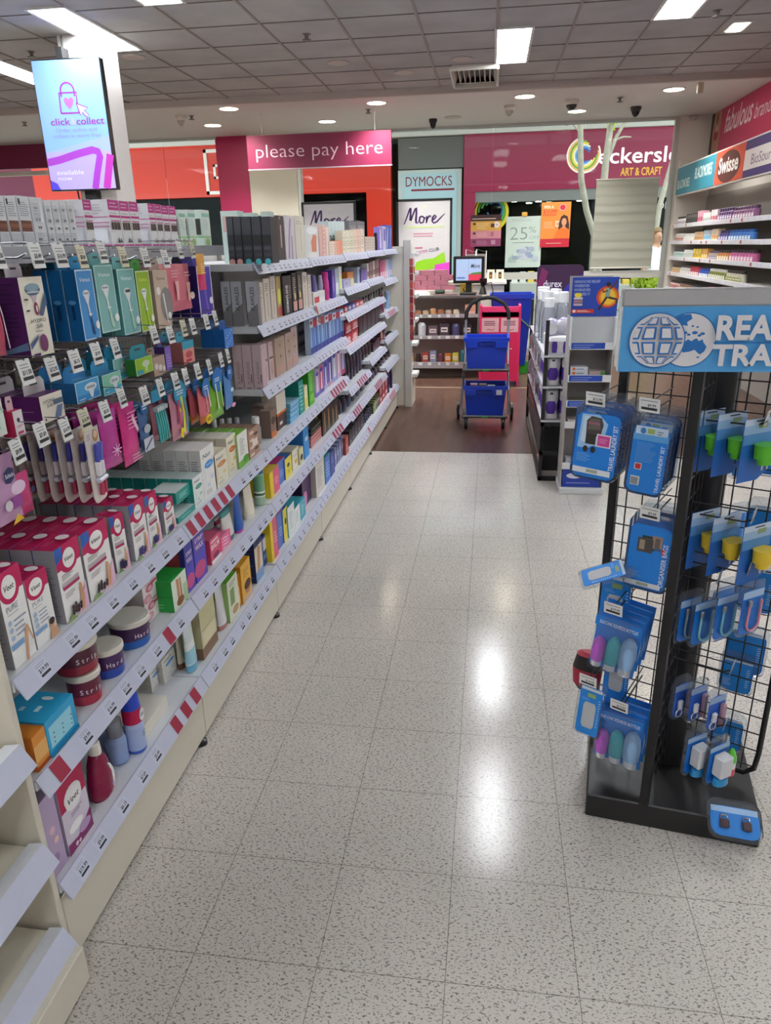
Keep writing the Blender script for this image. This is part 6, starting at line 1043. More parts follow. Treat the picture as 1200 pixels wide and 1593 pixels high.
t = thing('card_reader', 'black card reader on the counter left of the till', 'card reader', (-.62, 9.34, 1.034)); MB().bev(-.06, .06, -.0, .05, 0, .05, M('1c1c1c', .4), .008).build('body', t); MB().bev(-.05, .05, -.004, .0, .02, .045, M('4f6a58', .3), .001).build('display', t)
o = tag(MB().loft([(0, 0, 0, .12, .05, 2), (.03, 0, 0, .11, .04, 2), (.045, 0, 0, .05, .02, 2)], M('d9d9d6', .5), 16).build('receipt_roll'), 'crumpled white paper lying at the left of the counter', 'paper'); o.location = (-.86, 9.36, 1.021)
t = thing('barcode_scanner', 'black barcode scanner with a cable at the right of the till', 'scanner', (-.09, 9.38, 1.021)); MB().loft([(0, 0, 0, .05, .05, 2), (.02, 0, 0, .045, .045, 2), (.10, 0, .02, .02, .02, 2), (.15, 0, -.02, .05, .045, 2.2), (.19, 0, -.03, .045, .05, 2.2)], M('1a1a1b', .35), 16).build('body', t)
MB().tube([(.03, 0, .12), (.1, -.02, .14), (.12, -.06, .05), (.13, -.07, -.2), (.12, -.07, -.35)], .007, '151516', 6).build('cable', t)
o = tag(carton(.15, .12, .12, 'd9b83a', 'b9982a', 'e3c658', [('e', .5, .4, .3, .25, '4a3f24'), ('e', .5, .45, .2, .18, 'd9b83a')]).build('carton'), 'yellow box on the counter behind the till stand', 'box'); o.location = (-.30, 9.55, 1.021)
# taller cream back counter, two loyalty posters in black frames
t = thing('back_counter', 'cream high counter behind the till', 'counter', (0, 10.1, 0)); MB().bev(-2.6, .18, 0, .5, 0, 1.10, M('cfc9bb', .5), .006).build('body', t); MB().bev(-2.63, .21, -.03, .53, 1.10, 1.14, M('dcd6c8', .4), .005).build('worktop', t)
def strokes_more(f, fr, u, v, s, c):
    W = lambda pts, w: f.stroke(fr, [(u+a*s, v+b*s) for a, b in pts], [q*s*1.5 for q in w], c)
    W([(0, 0), (.10, .22), (.22, .52), (.30, .70), (.33, .72), (.32, .5), (.30, .18), (.32, .16), (.42, .40), (.55, .68), (.60, .73), (.60, .5), (.57, .2), (.58, .06), (.64, .05), (.70, .10)], [.03, .04, .05, .06, .05, .06, .07, .06, .05, .06, .05, .06, .07, .06, .04, .03])
    W([(.86, .36), (.76, .30), (.73, .14), (.80, .04), (.92, .08), (.97, .24), (.90, .35), (.84, .33), (1.02, .26)], [.05, .06, .06, .05, .05, .05, .04, .04, .03])
    W([(1.02, .26), (1.10, .36), (1.08, .2), (1.06, .04), (1.12, .24), (1.22, .35), (1.30, .33)], [.03, .05, .06, .05, .05, .06, .04])
    W([(1.34, .16), (1.46, .22), (1.54, .32), (1.47, .38), (1.37, .28), (1.35, .12), (1.42, .03), (1.56, .08), (1.75, .26), (1.95, .44)], [.04, .05, .05, .05, .06, .06, .05, .05, .04, .02])
def poster(x, full, label):
    t = thing('framed_poster', label, 'poster', (x, 9.98, 1.142)); wd, ht = .72, 1.02
    MB().bev(-.06, .06, -.02, .1, 0, .02, M('1c1c1e'), .003).build('foot', t)
    for a in ((-wd/2, -wd/2+.028, .02, ht), (wd/2-.028, wd/2, .02, ht), (-wd/2, wd/2, ht-.028, ht), (-wd/2, wd/2, .02, .05)): MB().bev(a[0], a[1], 0, .03, a[2], a[3], M('151515', .35), .002).build('frame_bar', t)
    f = MB(); f.box(-wd/2+.02, wd/2-.02, .006, .02, .04, ht-.02, M('c9c8ca', .5)); fr = ((-wd/2, .0055, 0), (1, 0, 0), (0, 0, 1)); strokes_more(f, fr, .10, ht-.30, .27, M('3d1c58', .5)); f.txt(fr, 'the', .37, ht-.10, .03, 'd0dcae', width=.07)
    f.lines(fr, .1, ht-.355, .64, ht-.325, 1, M('c4d69a'), .7, .05); f.lines(fr, .22, ht-.46, .52, ht-.40, 2, M('c98a9c'), .4, .2)
    f.txt(fr, 'SISTER', .33, ht-.655, .034, 'b84a90', .0, rot=.16, width=.16); f.txt(fr, 'CLUB', .49, ht-.63, .036, '3a3f6a', .012, rot=.16, width=.13); f.lines(fr, .24, ht-.60, .34, ht-.58, 1, M('c04a6a'), .6, 0)
    f.poly(fr, [(.22, ht-.86), (.26, ht-.76), (.36, ht-.73), (.48, ht-.72), (.62, ht-.64), (.64, ht-.76), (.5, ht-.84), (.36, ht-.87)], M('8fce1e')); f.poly(fr, [(.02, .06), (.24, .06), (.18, ht-.82), (.1, ht-.86), (.02, ht-.84)], M('b4e02a')); f.poly(fr, [(.50, .06), (.70, .06), (.70, .25), (.50, .22)], M('e048c8')); f.build('sheet', t)
poster(-.87, True, 'white loyalty club poster in a black frame, right behind the till'); poster(-2.12, True, 'white loyalty club poster in a black frame, left one above the gondola')
# perspex stands and small testers near the till
for k, (x, l) in enumerate(((-.27, 'left'), (-.13, 'right'))):
    f = MB(); f.box(-.06, .06, 0, .05, 0, .34, M('8a8580', .4)); f.box(-.068, -.06, -.01, .06, 0, .40, 'eef0f0'); f.box(.06, .068, -.01, .06, 0, .38, 'eef0f0'); f.add([(-.068, -.01, .40), (.068, -.01, .36), (.068, .06, .36), (-.068, .06, .40)], [(0, 1, 2, 3)], M('f2f4f4'))
    o = tag(f.build('display_stand'), 'grey and white display stand on the high counter, %s one' % l, 'display stand'); o.location = (x, 10.2, 1.142)
for k, x in enumerate((.0, .12)):
    o = tag(carton(.1, .06, .14, 'd9d4c4', None, None, [('r', .3, .2, .7, .8, '3a2f22'), ('e', .5, .45, .12, .15, 'a97a3a')]).build('tester_box'), 'cream box with a dark bottle picture on the high counter, %s' % ('left', 'right')[k], 'box'); o.location = (x, 10.16, 1.142)
o = tag(carton(.12, .08, .1, 'b03a44', 'dcd8d4', 'e4e0dc', [('r', 0, .5, 1, 1, 'e4e2de'), ('l', .1, .55, .9, .95, 3, '9a9a98')]).build('tester_box'), 'red and white box just above the till screen', 'box'); o.location = (-.22, 10.11, 1.142)
# ------------------------------------------------------------------ posters and blind on the glass
def PAPER(h):                                   # thin paper that daylight shines through
    m, nt, b = custom('poster_paper', .6); b.inputs['Base Color'].default_value = lin(h); tr = nt.nodes.new('ShaderNodeBsdfTranslucent'); tr.inputs[0].default_value = lin(h)
    x = nt.nodes.new('ShaderNodeMixShader'); x.inputs[0].default_value = .5; nt.links.new(b.outputs[0], x.inputs[1]); nt.links.new(tr.outputs[0], x.inputs[2]); nt.links.new(x.outputs[0], nt.nodes['Material Output'].inputs[0]); return m
def sheet(x0, x1, z0, z1, label, fn, y=GY-.03, cat='poster'):
    w, h = x1-x0, z1-z0; f = MB(); fn(f, ((0, -.001, 0), (1, 0, 0), (0, 0, 1)), w, h); t = f.build('window_poster'); tag(t, label, cat); t.location = (x0, y, z0); return t
def p_skin(f, fr, w, h):
    f.box(0, w, 0, .003, 0, h, 'd9a94a'); art(f, fr, w, h, [('r', 0, .8, 1, 1, '3a1c26'), ('l', .05, .84, .95, .92, 1, 'd9c4b0'), ('r', 0, .25, 1, .5, 'd08a9a'), ('r', 0, 0, 1, .25, '8f3f6a'), ('e', .85, .68, .1, .1, 'eee4da'), ('t', '25', .85, .65, .06, '7a2a4a', {}), ('e', .12, .72, .05, .04, '4a2a2a'), ('e', .12, .42, .05, .04, '4a2a2a'), ('e', .12, .16, .05, .04, '4a1a3a'), ('r', .66, .6, .78, .72, '5a2f2a'), ('r', .66, .32, .76, .46, 'b06a7a'), ('r', .68, .06, .82, .2, 'b98aa4'), ('l', .2, .55, .6, .75, 4, 'f0dcae'), ('l', .2, .3, .6, .45, 3, 'e8bcc4'), ('l', .2, .05, .6, .2, 3, 'c48ab0')])
sheet(-.31, .13, 1.57, 2.0, 'yellow, pink and plum skincare poster on the glass', p_skin)
def p_25(f, fr, w, h):
    f.box(0, w, 0, .003, 0, h, PAPER('e3efea')); g_ = M('8a9a96'); f.txt(fr, '25', w*.36, h*.55, h*.245, g_, -.012, width=w*.48, res=5); f.txt(fr, '%', w*.74, h*.68, h*.12, g_, -.01, width=w*.2, res=5); f.txt(fr, 'OFF', w*.80, h*.55, h*.07, 'a9b6b2', -.012, width=w*.28)
    art(f, fr, w, h, [('l', .15, .9, .85, .96, 2, 'b9c6c2'), ('l', .2, .48, .8, .51, 1, '6a7874')]); rnd = random.Random(3)
    for k in range(16): f.ell(fr, w*(.52+.2*cos(k)*rnd.random()*1.5), h*(.28+.09*sin(k*1.7)), w*.09, h*.04, ('a9b6cc', '8fa0bc', 'c4cddb')[k % 3])
    f.ell(fr, w*.85, h*.17, w*.1, h*.05, 'b4c0ce')
    for k in range(5): f.rect(fr, w*(.1+.045*k), h*.1, w*(.125+.045*k), h*(.2+.03*(k % 3)), M('9ab0ae'))
o = sheet(.2, .71, 1.27, 1.965, 'pale green 25 percent off poster hanging on the glass', p_25, GY-.05); MB().bev(.215, .295, -.02, .006, .69, .75, M('e0b04a', .4), .01).build('hook_tab', o)
def p_win(f, fr, w, h):
    f.box(0, w, 0, .003, 0, h, M('e08a3a', .5)); f.rect(fr, 0, 0, w, h*.19, 'c0203a'); f.txt(fr, 'WIN A', w*.25, h*.86, h*.07, 'f6e6d6', .015, width=w*.34); f.txt(fr, '$10,000', w*.3, h*.77, h*.07, 'c8382a', .02, width=w*.48); f.txt(fr, 'HOLIDAY', w*.3, h*.70, h*.055, 'c8382a', .02, width=w*.48)
    art(f, fr, w, h, [('e', .72, .88, .13, .085, 'c02a3a'), ('e', .72, .88, .115, .075, 'f0dcd0'), ('e', .72, .88, .10, .065, 'c02a3a'), ('l', .1, .42, .5, .58, 4, 'f0c89a'), ('r', .5, .46, .64, .58, 'f2e6d6'), ('r', .52, .48, .62, .56, 'd9a07a'), ('p', [(.6, .3), (.62, .55), (.68, .68), (.78, .72), (.9, .68), (.97, .5), (.97, .3)], '3a231c'), ('e', .79, .56, .085, .085, 'd0936c'), ('p', [(.45, .19), (.55, .36), (.72, .44), (.86, .44), (.98, .38), (.98, .19)], 'e8702a'), ('p', [(.73, .44), (.79, .40), (.85, .44), (.82, .5), (.76, .5)], 'c98a64'), ('l', .2, .07, .8, .11, 1, 'f0c4b0')])
sheet(.69, 1.10, 1.54, 2.14, 'orange win a holiday poster with a smiling woman on the glass', p_win, GY-.07)
t = thing('window_blind', 'pale ruled paper blind hanging on the shopfront glass', 'blind', (1.43, GY-.05, 1.24)); f = MB(); n = 24
bl, nt, b = custom('blind_paper', .8); tc = nt.nodes.new('ShaderNodeTexCoord'); wv = node(nt, 'ShaderNodeTexWave', bands_direction='Z'); wv.inputs['Scale'].default_value = 2.6; wv.inputs['Distortion'].default_value = 1.5; nt.links.new(tc.outputs['Object'], wv.inputs[0]); nt.links.new(ramp(nt, wv.outputs['Fac'], [(.1, lin('b9b9ad')), (.5, lin('c9c9be'))]).outputs[0], b.inputs['Base Color'])
tr = nt.nodes.new('ShaderNodeBsdfTranslucent'); tr.inputs[0].default_value = lin('c9c9bc'); x_ = nt.nodes.new('ShaderNodeMixShader'); x_.inputs[0].default_value = .4; nt.links.new(b.outputs[0], x_.inputs[1]); nt.links.new(tr.outputs[0], x_.inputs[2]); nt.links.new(x_.outputs[0], nt.nodes['Material Output'].inputs[0])
vs = []
for j in range(n+1):
    for i in range(2): vs.append((.84*i, .006*sin(j*1.9), 1.17*j/n))
f.add(vs, [(2*j, 2*j+1, 2*j+3, 2*j+2) for j in range(n)], bl, True); f.add([(x, y+.004, z) for x, y, z in vs], [(2*j, 2*j+2, 2*j+3, 2*j+1) for j in range(n)], bl, True); f.build('paper', t)
for k, zz in enumerate((1.17, 0)): MB().tube([(-.01, 0, zz), (.85, 0, zz)], .011, 'd6d4ca', 8).build('rail', t)
# ------------------------------------------------------------------ right wall: signs and vitamin shelves
xr = 2.45
t = thing('wall_banner', 'pink fabulous brands banner high on the right wall', 'sign', (2.895, 9.9, 2.66)); f = MB(); f.box(-.02, 0, -3.2, 1.02, 0, .56, M('c2315f', .45)); fr = ((-.0205, 1.02, 0), (0, -1, 0), (0, 0, 1)); f.txt(fr, 'fabulous', .72, .20, .25, 'f2dfe6', .01, shear=.3, width=1.05); f.txt(fr, 'brands', 1.62, .20, .16, 'f2dfe6', -.0, shear=.3, width=.62); f.build('panel', t)
f = MB(); f.box(-.02, 0, 1.02, 1.46, 0, .56, M('b98a70', .5)); fr = ((-.0205, 1.46, 0), (0, -1, 0), (0, 0, 1)); art(f, fr, .44, .56, [('p', [(0, 0), (.3, 0), (.2, .5), (.35, 1), (0, 1)], '3a1c1c'), ('e', .62, .38, .22, .10, 'b0304a'), ('e', .62, .74, .10, .12, '7a4a3a'), ('e', .66, .52, .12, .06, 'd9b094')]); f.build('photo_panel', t)
t = thing('shelf_header', 'long brand name header board above the vitamin shelves', 'sign', (xr, 0, 2.15)); f = MB(); f.box(0, .06, 5.0, 11.1, 0, .36, M('dcd9d2', .5)); f.build('board', t)
def hd(y1, y0, c, fn, n):
    f = MB(); f.box(-.006, 0, y0, y1, .015, .345, M(c, .45)); fn(f, ((-.0062, y1, 0), (0, -1, 0), (0, 0, 1)), y1-y0); f.build(n, t)
hd(11.08, 9.28, '2f8296', lambda f, fr, w: (f.txt(fr, 'BLACKMORES', .38, .09, .10, 'd9e9e6', .012, width=.62), f.txt(fr, 'BLACKMORES', 1.3, .15, .12, 'd9e9e6', .012, width=.74)), 'brand_panel')
hd(9.28, 8.28, 'd2553a', lambda f, fr, w: (f.ell(fr, .48, .17, .40, .155, '5a2a26', 26), f.txt(fr, 'Swisse', .47, .12, .15, 'f2e8e2', .025, width=.68)), 'brand_panel')
hd(8.28, 5.0, '43366e', lambda f, fr, w: (f.poly(fr, [(0, .08), (1.1, .08), (1.25, .15), (1.25, .26), (0, .26)], M('d8d0cc')), f.txt(fr, 'BioSource', .55, .12, .09, '6a5a70', -.0, width=.68)), 'brand_panel')
t = thing('wall_shelving', 'white wall shelves of vitamin bottles on the right', 'shelving unit', (0, 0, 0)); BG = M('9d9893', .6)
MB().box(2.86, 2.9, 5.0, 11.1, 0, 2.15, BG).build('back_panel', t); MB().bev(2.46, 2.88, 11.1, 11.14, 0, 2.6, M('d0cac0', .5), .003).build('side_panel', t)
RS = (1.765, 1.56, 1.36, 1.16, .96)
for z in RS:
    s = MB().bev(2.46, 2.86, 5.0, 11.08, z, z+.02, M('d9d6d0', .4), .003).build('shelf', t); f = MB(); f.bev(2.44, 2.46, 5.0, 11.08, z-.012, z+.035, M('d6d3d6', .4), .002)
    rnd = random.Random(int(z*100)); fr = ((2.4396, 11.08, z-.012), (0, -1, 0), (0, 0, 1)); f.lift = .0006; u = .05; b0 = f.lift
    while u < 5.8: f.lift = b0; f.rect(fr, u, .008, u+.05, .04, SALE if rnd.random() < .12 else TICK); u += .10+.15*rnd.random()
    f.build('label_rail', s)
VIT = [  # run: body, cap or None for a box, label colour, count, width, height, words
 [('d8d8d8', '3a3634', 'b8a0c0', 7, .062, .105, 'white and lilac vitamin bottle'), ('2c2a2a', None, '4a4644', 6, .085, .125, 'black vitamin carton'), ('d9a0b4', None, 'b03a5c', 3, .075, .14, 'pink vitamin carton'), ('dfe2de', None, '9aa8a4', 4, .075, .11, 'white vitamin carton'), ('e4d4d8', None, 'b8485a', 3, .08, .13, 'rose vitamin carton'), ('6a4a78', '4a3058', 'b9a4c4', 6, .08, .13, 'purple vitamin jar'), ('8a5a80', '5a3a58', 'd9c4d4', 8, .08, .12, 'plum vitamin jar')],
 [('cfc4bc', 'e0e0de', 'b0463f', 7, .06, .10, 'brown labelled white capped bottle'), ('e0e2de', 'e9e9e6', 'c9cfca', 7, .07, .095, 'plain white vitamin bottle'), ('d9b48c', None, 'a9784a', 5, .075, .11, 'tan vitamin carton'), ('b9d0dc', None, '6aa0c0', 4, .075, .12, 'pale blue vitamin carton'), ('e3cdb0', None, 'c08a4a', 3, .08, .13, 'cream vitamin carton'), ('5a4f90', '3a3460', 'a9a0d0', 4, .08, .11, 'violet vitamin jar'), ('4a80c8', '2a5aa0', 'c0d8f0', 8, .085, .11, 'blue vitamin jar')],
 [('c4d4d0', '4f4a48', '8fb4b0', 8, .06, .10, 'grey green vitamin bottle'), ('dcdedc', 'e6e6e4', 'b9c4c0', 7, .065, .10, 'white screw cap vitamin bottle'), ('dcc030', None, 'b8942a', 3, .12, .115, 'yellow vitamin carton'), ('e3a43a', None, 'f0d9a0', 3, .08, .12, 'orange vitamin carton'), ('c9b9ae', '6a5a70', '8a7a98', 5, .065, .10, 'beige and purple vitamin bottle'), ('d89050', '3a3030', 'f0d8b0', 5, .08, .11, 'orange vitamin jar'), ('c86a9a', '3a2a34', 'f0c4d8', 8, .09, .12, 'pink vitamin jar')],
 [('cbb08a', '4a443e', 'd9a050', 7, .06, .10, 'amber vitamin bottle'), ('c9cac8', '5a5654', 'e0e0de', 6, .075, .11, 'white and grey vitamin bottle'), ('c24a5a', 'b03040', 'f0dce0', 5, .08, .11, 'red vitamin bottle'), ('4060c0', '2a48a8', 'dfe6f4', 5, .075, .10, 'royal blue vitamin bottle'), ('8a8f4a', 'e0e0da', 'e6e6d0', 8, .075, .11, 'olive vitamin bottle with white cap'), ('d9d4c0', '4a4640', '9aa04a', 6, .08, .115, 'cream vitamin bottle')],
 [('d9b4b0', '4a3a3a', 'b8505a', 8, .06, .10, 'rosy vitamin bottle'), ('8a6a5a', '3a302c', 'd9c0a0', 8, .07, .11, 'brown vitamin bottle'), ('5a5a62', '2a2a30', 'b0b0b8', 8, .08, .11, 'dark grey vitamin bottle'), ('c45a5a', '8a2a2a', 'f0d9d9', 8, .08, .11, 'red vitamin jar low down')]]
for si, (z, runs) in enumerate(zip(RS, VIT)):
    y = 10.98
    for (bc, cc, lc, n, w, hh, words) in runs:
        if cc: f, g = bottle(w*.92, hh, bc, cc, caph=.24, neck=.78, shoulder=.9, la=[('r', .05, .15, .95, .6, lc), ('r', .2, .3, .8, .42, 'f0f0ee')])
        else: f, g = carton(w*.94, .07, hh, bc, None, None, [('r', .1, .2, .9, .5, lc), ('l', .15, .6, .8, .9, 3, 'e6e0dc')]), None
        o = f.build('vitamin_bottle' if cc else 'vitamin_carton'); 
        if g: g.build('cap', o)
        for k in range(n):
            lab = '%s, %s from left on %s wall shelf' % (words, ORD[k], ('highest', 'second', 'third', 'fourth', 'lowest')[si])
            if k == 0: tag(o, lab, 'bottle' if cc else 'box', words+' run'); o.location = (2.48, y-w/2, z+.0205); o.rotation_euler = (0, 0, -pi/2)
            else: dup(o, (2.48, y-w/2, z+.0205), -pi/2, lab, 'bottle' if cc else 'box', words+' run')
            y -= w+.004
        y -= .02
# ------------------------------------------------------------------ travel goods spinner
BLK = M('151416', .45, var=.03); SC = Vector((.593, 1.965, 0)); AN = radians(27)
VM = Vector((-sin(AN), -cos(AN), 0)); VR = Vector((cos(AN), -sin(AN), 0)); VL = -VR; VB = -VM
t = thing('spinner_stand', 'black wire spinner of travel goods with a blue globe header', 'display stand', SC)
f = MB(); ba = radians(-9.04); f.T = Matrix.Rotation(ba, 4, 'Z'); f.bev(-.236, .236, -.236, .236, .0, .08, M('1c1a1b', .4, var=.03), .004); f.build('base', t)
MB().lathe([(.08, .045), (1.33, .045)], BLK, 16).build('column', t)
for n, V in (('M', VM), ('L', VL), ('B', VB), ('R', VR)):
    e = V*.245
    if n == 'R': f = MB(); f.tube([V*.03+Vector((0, 0, .12)), V*.215+Vector((0, 0, .12)), V*.24+Vector((0, 0, .145)), e+Vector((0, 0, .2)), e+Vector((0, 0, 1.33))], .008, BLK, 8); f.build('post', t)
    else: f = MB(); f.T = Matrix.Translation(e) @ Matrix.Rotation(-AN, 4, 'Z'); f.bev(-.012, .012, -.012, .012, .08, 1.335, BLK, .002); f.build('post', t)
    f = MB(); side = Vector((-V.y, V.x, 0))*.004
    for k in range(21): z = .15+.056*k; f.tube([V*.04+Vector((0, 0, z)), e+Vector((0, 0, z))], .0021, BLK, 5, caps=False)
    for s in (.07, .115, .16, .205): f.tube([V*s+side+Vector((0, 0, .13)), V*s+side+Vector((0, 0, 1.33))], .0021, BLK, 5, caps=False)
    f.build('wire_grid', t)
hx, hy, hz = .284, 1.66, 1.336; w = .616; f = MB(); BLUE = M('4fa0dc', .4)
f.box(hx-SC.x, hx-SC.x+w, hy-SC.y, hy-SC.y+.022, hz, hz+.138, M('d9dadb', .4), front=BLUE, back=BLUE); hd_ = f.build('header_panel', t)
f = MB(); f.tube([(0, 0, 1.33), (0, 0, 1.40), (0, hy-SC.y+.02, 1.40)], .012, BLK, 8); f.build('header_arm', t)
f = MB(); f.bev(hx-SC.x-.003, hx-SC.x+w+.003, hy-SC.y-.004, hy-SC.y+.026, hz+.138, hz+.175, M('b4b3b6', .35, .4), .004); f.build('header_trim', hd_)
f = MB(); fr = ((hx-SC.x, hy-SC.y-.0006, hz), (1, 0, 0), (0, 0, 1)); WT = M('d9d6da', .5); DB = M('1f6fb8', .45)
f.ell(fr, .1405, .0677, .0585, .0585, DB, 36); f.ell(fr, .1405, .0677, .0560, .0560, WT, 36)
f.poly(fr, [(.1405+a, .0677+b) for a, b in ((-.035, .044), (-.02, .053), (0, .055), (.004, .045), (-.006, .038), (-.004, .03), (-.014, .032), (-.016, .02), (-.03, .02))], DB)
f.poly(fr, [(.1405+a, .0677+b) for a, b in ((-.010, -.006), (0, .002), (.008, -.002), (.012, .002), (.018, .004), (.022, -.002), (.030, .002), (.032, -.004), (.040, -.014), (.036, -.024), (.028, -.030), (.022, -.026), (.016, -.020), (.006, -.024), (-.008, -.026), (-.012, -.016))], DB)
for a, b, r in ((-.008, .016, .005), (0, .012, .004), (.012, .016, .006), (.022, .010, .004), (.028, .014, .005), (.006, .03, .003), (.024, -.036, .003), (.016, .028, .003)): f.ell(fr, .1405+a, .0677+b, r, r*.6, DB, 10)
f.ell(fr, .0756, .0677, .0590, .0590, DB, 36); f.ell(fr, .0756, .0677, .0565, .0565, WT, 36)
cu, cv, R_ = .0756, .0677, .052
def gcell(l0, l1, b0, b1):
    P = lambda lo, la: (cu+R_*cos(la)*sin(lo), cv+R_*sin(la)); n = 5
    return [P(l0+(l1-l0)*i/n, b0) for i in range(n+1)]+[P(l1+(l0-l1)*i/n, b1) for i in range(n+1)]
for i in range(4):
    for j in range(4):
        l0, l1 = -1.5+.75*i+.07, -1.5+.75*(i+1)-.07; b0, b1 = -1.28+.64*j+.05, -1.28+.64*(j+1)-.05
        f.poly(fr, gcell(l0, l1, b0, b1), DB); f.poly(fr, gcell(l0+.10, l1-.10, b0+.07, b1-.07), WT)
f.txt(fr, 'READY', .1935, .071, .0475, WT, .034, width=.20, al='l'); f.txt(fr, 'TRAVEL', .190, .0165, .042, WT, .034, width=.225, al='l'); f.rect(fr, .19, .0625, .6, .0645, DB); f.build('header_print', hd_)
f = MB()
for s in (.004, .018): f.tube([(hx-SC.x-.004, hy-SC.y+s, hz+.01), (hx-SC.x-.004, hy-SC.y+s, hz+.16)], .002, 'dcdcde', 6)
f.build('header_clip', hd_)
SHELL = clear('eef2f6', .12, .1, 'blister_shell', .05); BAG = clear('f4f6fa', .14, .12, 'clear_bag', .06)
def rr(w, h, r, n=5, bot=0.):
    P = []
    for cx_, cy_, a0 in ((w/2-r, bot+h-r, 0), (-w/2+r, bot+h-r, pi/2), (-w/2+r, bot+r, pi), (w/2-r, bot+r, 1.5*pi)):
        P += [(cx_+r*cos(a0+k*pi/2/n), cy_+r*sin(a0+k*pi/2/n)) for k in range(n+1)]
    return P
def pw(px, py, dep, V):                                       # point of a plane parallel to a wing, dep in front of the stand's middle
    d = FW+RT*((px-600)/F)-UP*((py-796.5)/F); o = Vector((0, 0, EYE)); k = (dep-(o-SC).dot(V))/d.dot(V); return o+d*k
TB1, TB2 = '1a80dc', '1268c0'
def blister(w, h, fa, c=TB1, d=.02, r=.018, shell=True, cardt=.0015, top='dfe6ec'):
    f = MB(); f.prism(rr(w, h, r), 0, cardt, M(c, .35)); fr = ((-w/2, 0, 0), (1, 0, 0), (0, 0, 1))
    art(f, fr, w, h, fa); o = f.build('blister_pack')
    if shell:
        g = MB(); g.prism(rr(w+.014, h+.03, r+.004, bot=-.007), .0018, d, SHELL); g.build('clear_shell', o)
    return o
RZL, RZR = -AN, radians(34)
def pr(px, py, s_): return pw(px, py, s_, VM)
def hang(o, label, cat, p, rz, roll=0., group=None):
    tag(o, label, cat, group); o.location = p; o.rotation_mode = 'XYZ'; o.rotation_euler = (0, roll, rz); return o
def quad_pack(tl, tr, bl, dep, V, k=1.):
    a, b, c = pw(*bl, dep, V), pw(*tl, dep, V), pw(*tr, dep, V); U = VR if V == VM else VB
    w = (c-b).dot(U); h = b.z-a.z; m = a+U*(w/2); return w, h, m
def spin_hook(p, V, s0, label='x'):
    h = MB(); q = p-SC; back = q-V*(q.dot(V)-.004); tip = q+V*.012; h.tube([back+Vector((0, 0, .0)), tip-V*.015, tip+Vector((0, 0, .008))], .0024, BLK, 6); h.tube([back+Vector((0, 0, .03)), tip+Vector((0, 0, .028))], .0018, BLK, 5)
    h = h.build('wire_hook', t); f = MB(); U = VR if V == VM else VB; o = tip+V*.003-U*.026+Vector((0, 0, .004)); fr = (tuple(o), tuple(U*.97+Vector((0, 0, -.06))), (V.x*.12, V.y*.12, .98))
    f.rect(fr, 0, 0, .052, .036, TAGM); f.add([f.pt((tuple(o-V*.0015), fr[1], fr[2]), a, b) for a, b in ((0, 0), (0, .036), (.052, .036), (.052, 0))], [(0, 1, 2, 3)], TAGM); rnd = random.Random(int(p.z*1e4))
    f.txt(fr, PRICES[rnd.randrange(13)], .032, .015, .0065, INK, .02, res=2); f.lines(fr, .006, .003, .046, .012, 1, INK, .75, 0); f.lines(fr, .005, .026, .046, .033, 1, M('85868c'), .3, .1); f.build('price_tag', h)
FADE = [('r', 0, .8, 1, .97, '7fb4e4'), ('r', .06, .88, .94, .985, 'c4d6ea')]
LAU = [('p', [(.06, .45), (.1, .97), (.5, .985), (.72, .86), (.66, .6), (.3, .45)], '9cc4ea'), ('p', [(.12, .55), (.16, .94), (.55, .95), (.62, .75), (.5, .5)], 'c9dbee'), ('p', [(.24, .62), (.22, .88), (.32, .95), (.56, .94), (.62, .84), (.58, .66)], '4a4440'), ('p', [(.26, .74), (.3, .92), (.52, .92), (.56, .76)], '6a625a'), ('r', .24, .52, .48, .68, '33302f'), ('e', .26, .44, .06, .05, '222222'), ('e', .44, .44, .06, .05, '222222'), ('t', 'laundry', .4, .83, .05, 'c86aa0', dict(shear=.2, width=.28)), ('r', .5, .5, .84, .70, 'e0dde0'), ('r', .53, .52, .81, .68, 'd0489a'), ('l', .56, .56, .78, .64, 3, 'e8a8cc'),
       ('v', 'TRAVEL LAUNDRY SET', .965, .16, .105, 'e6eef6', .70, .012), ('l', .08, .24, .45, .38, 5, '7fb4e6'), ('r', .02, .06, .92, .15, 'd5dbe2'), ('r', .35, .08, .62, .13, '9aa494')]
LAUB = [('r', .05, .86, .95, .985, 'c4d3e2'), ('r', .0, .78, 1, .87, '5aa0dc'), ('e', .26, .92, .08, .045, '3a80c4'), ('r', .38, .89, .58, .96, '9ab46a'), ('l', .66, .88, .84, .95, 2, '3a5a88'), ('l', .14, .46, .72, .76, 13, '6aa6de'), ('r', .16, .34, .36, .44, 'e4dedc'), ('r', .18, .35, .34, .43, 'c02a34'), ('r', .1, .1, .36, .24, 'd9e0e4')]+[('r', .12+.03*k, .11, .135+.03*k, .22, '2a2f38') for k in range(7)]+[('v', 'TRAVEL LAUNDRY SET', .93, .04, .10, 'e6eef6', .70, .012)]
w_, h_, m_ = quad_pack((899, 640), (966, 648), (889, 738), .20, VM); P0 = m_
o = hang(blister(w_, h_, LAU, d=.03), 'blue travel laundry set pack showing a hanging bag, front left of the spinner', 'travel pack', m_, RZL, .05, 'laundry sets at left')
for k in range(4): dup(o, m_-VM*(.034*(k+1))+Vector((0, 0, .004)), None, 'laundry set pack, %s behind the one showing a hanging bag' % ORD[k], 'travel pack', 'laundry sets at left')
spin_hook(m_+Vector((0, 0, h_+.02)), VM, 0)
w_, h_, m_ = quad_pack((988, 660), (1044, 668), (973, 762), .20, VM)
o = hang(blister(w_, h_, LAUB, d=.034), 'blue travel laundry set pack seen from its text side', 'travel pack', m_, RZL, .05, 'laundry sets at right')
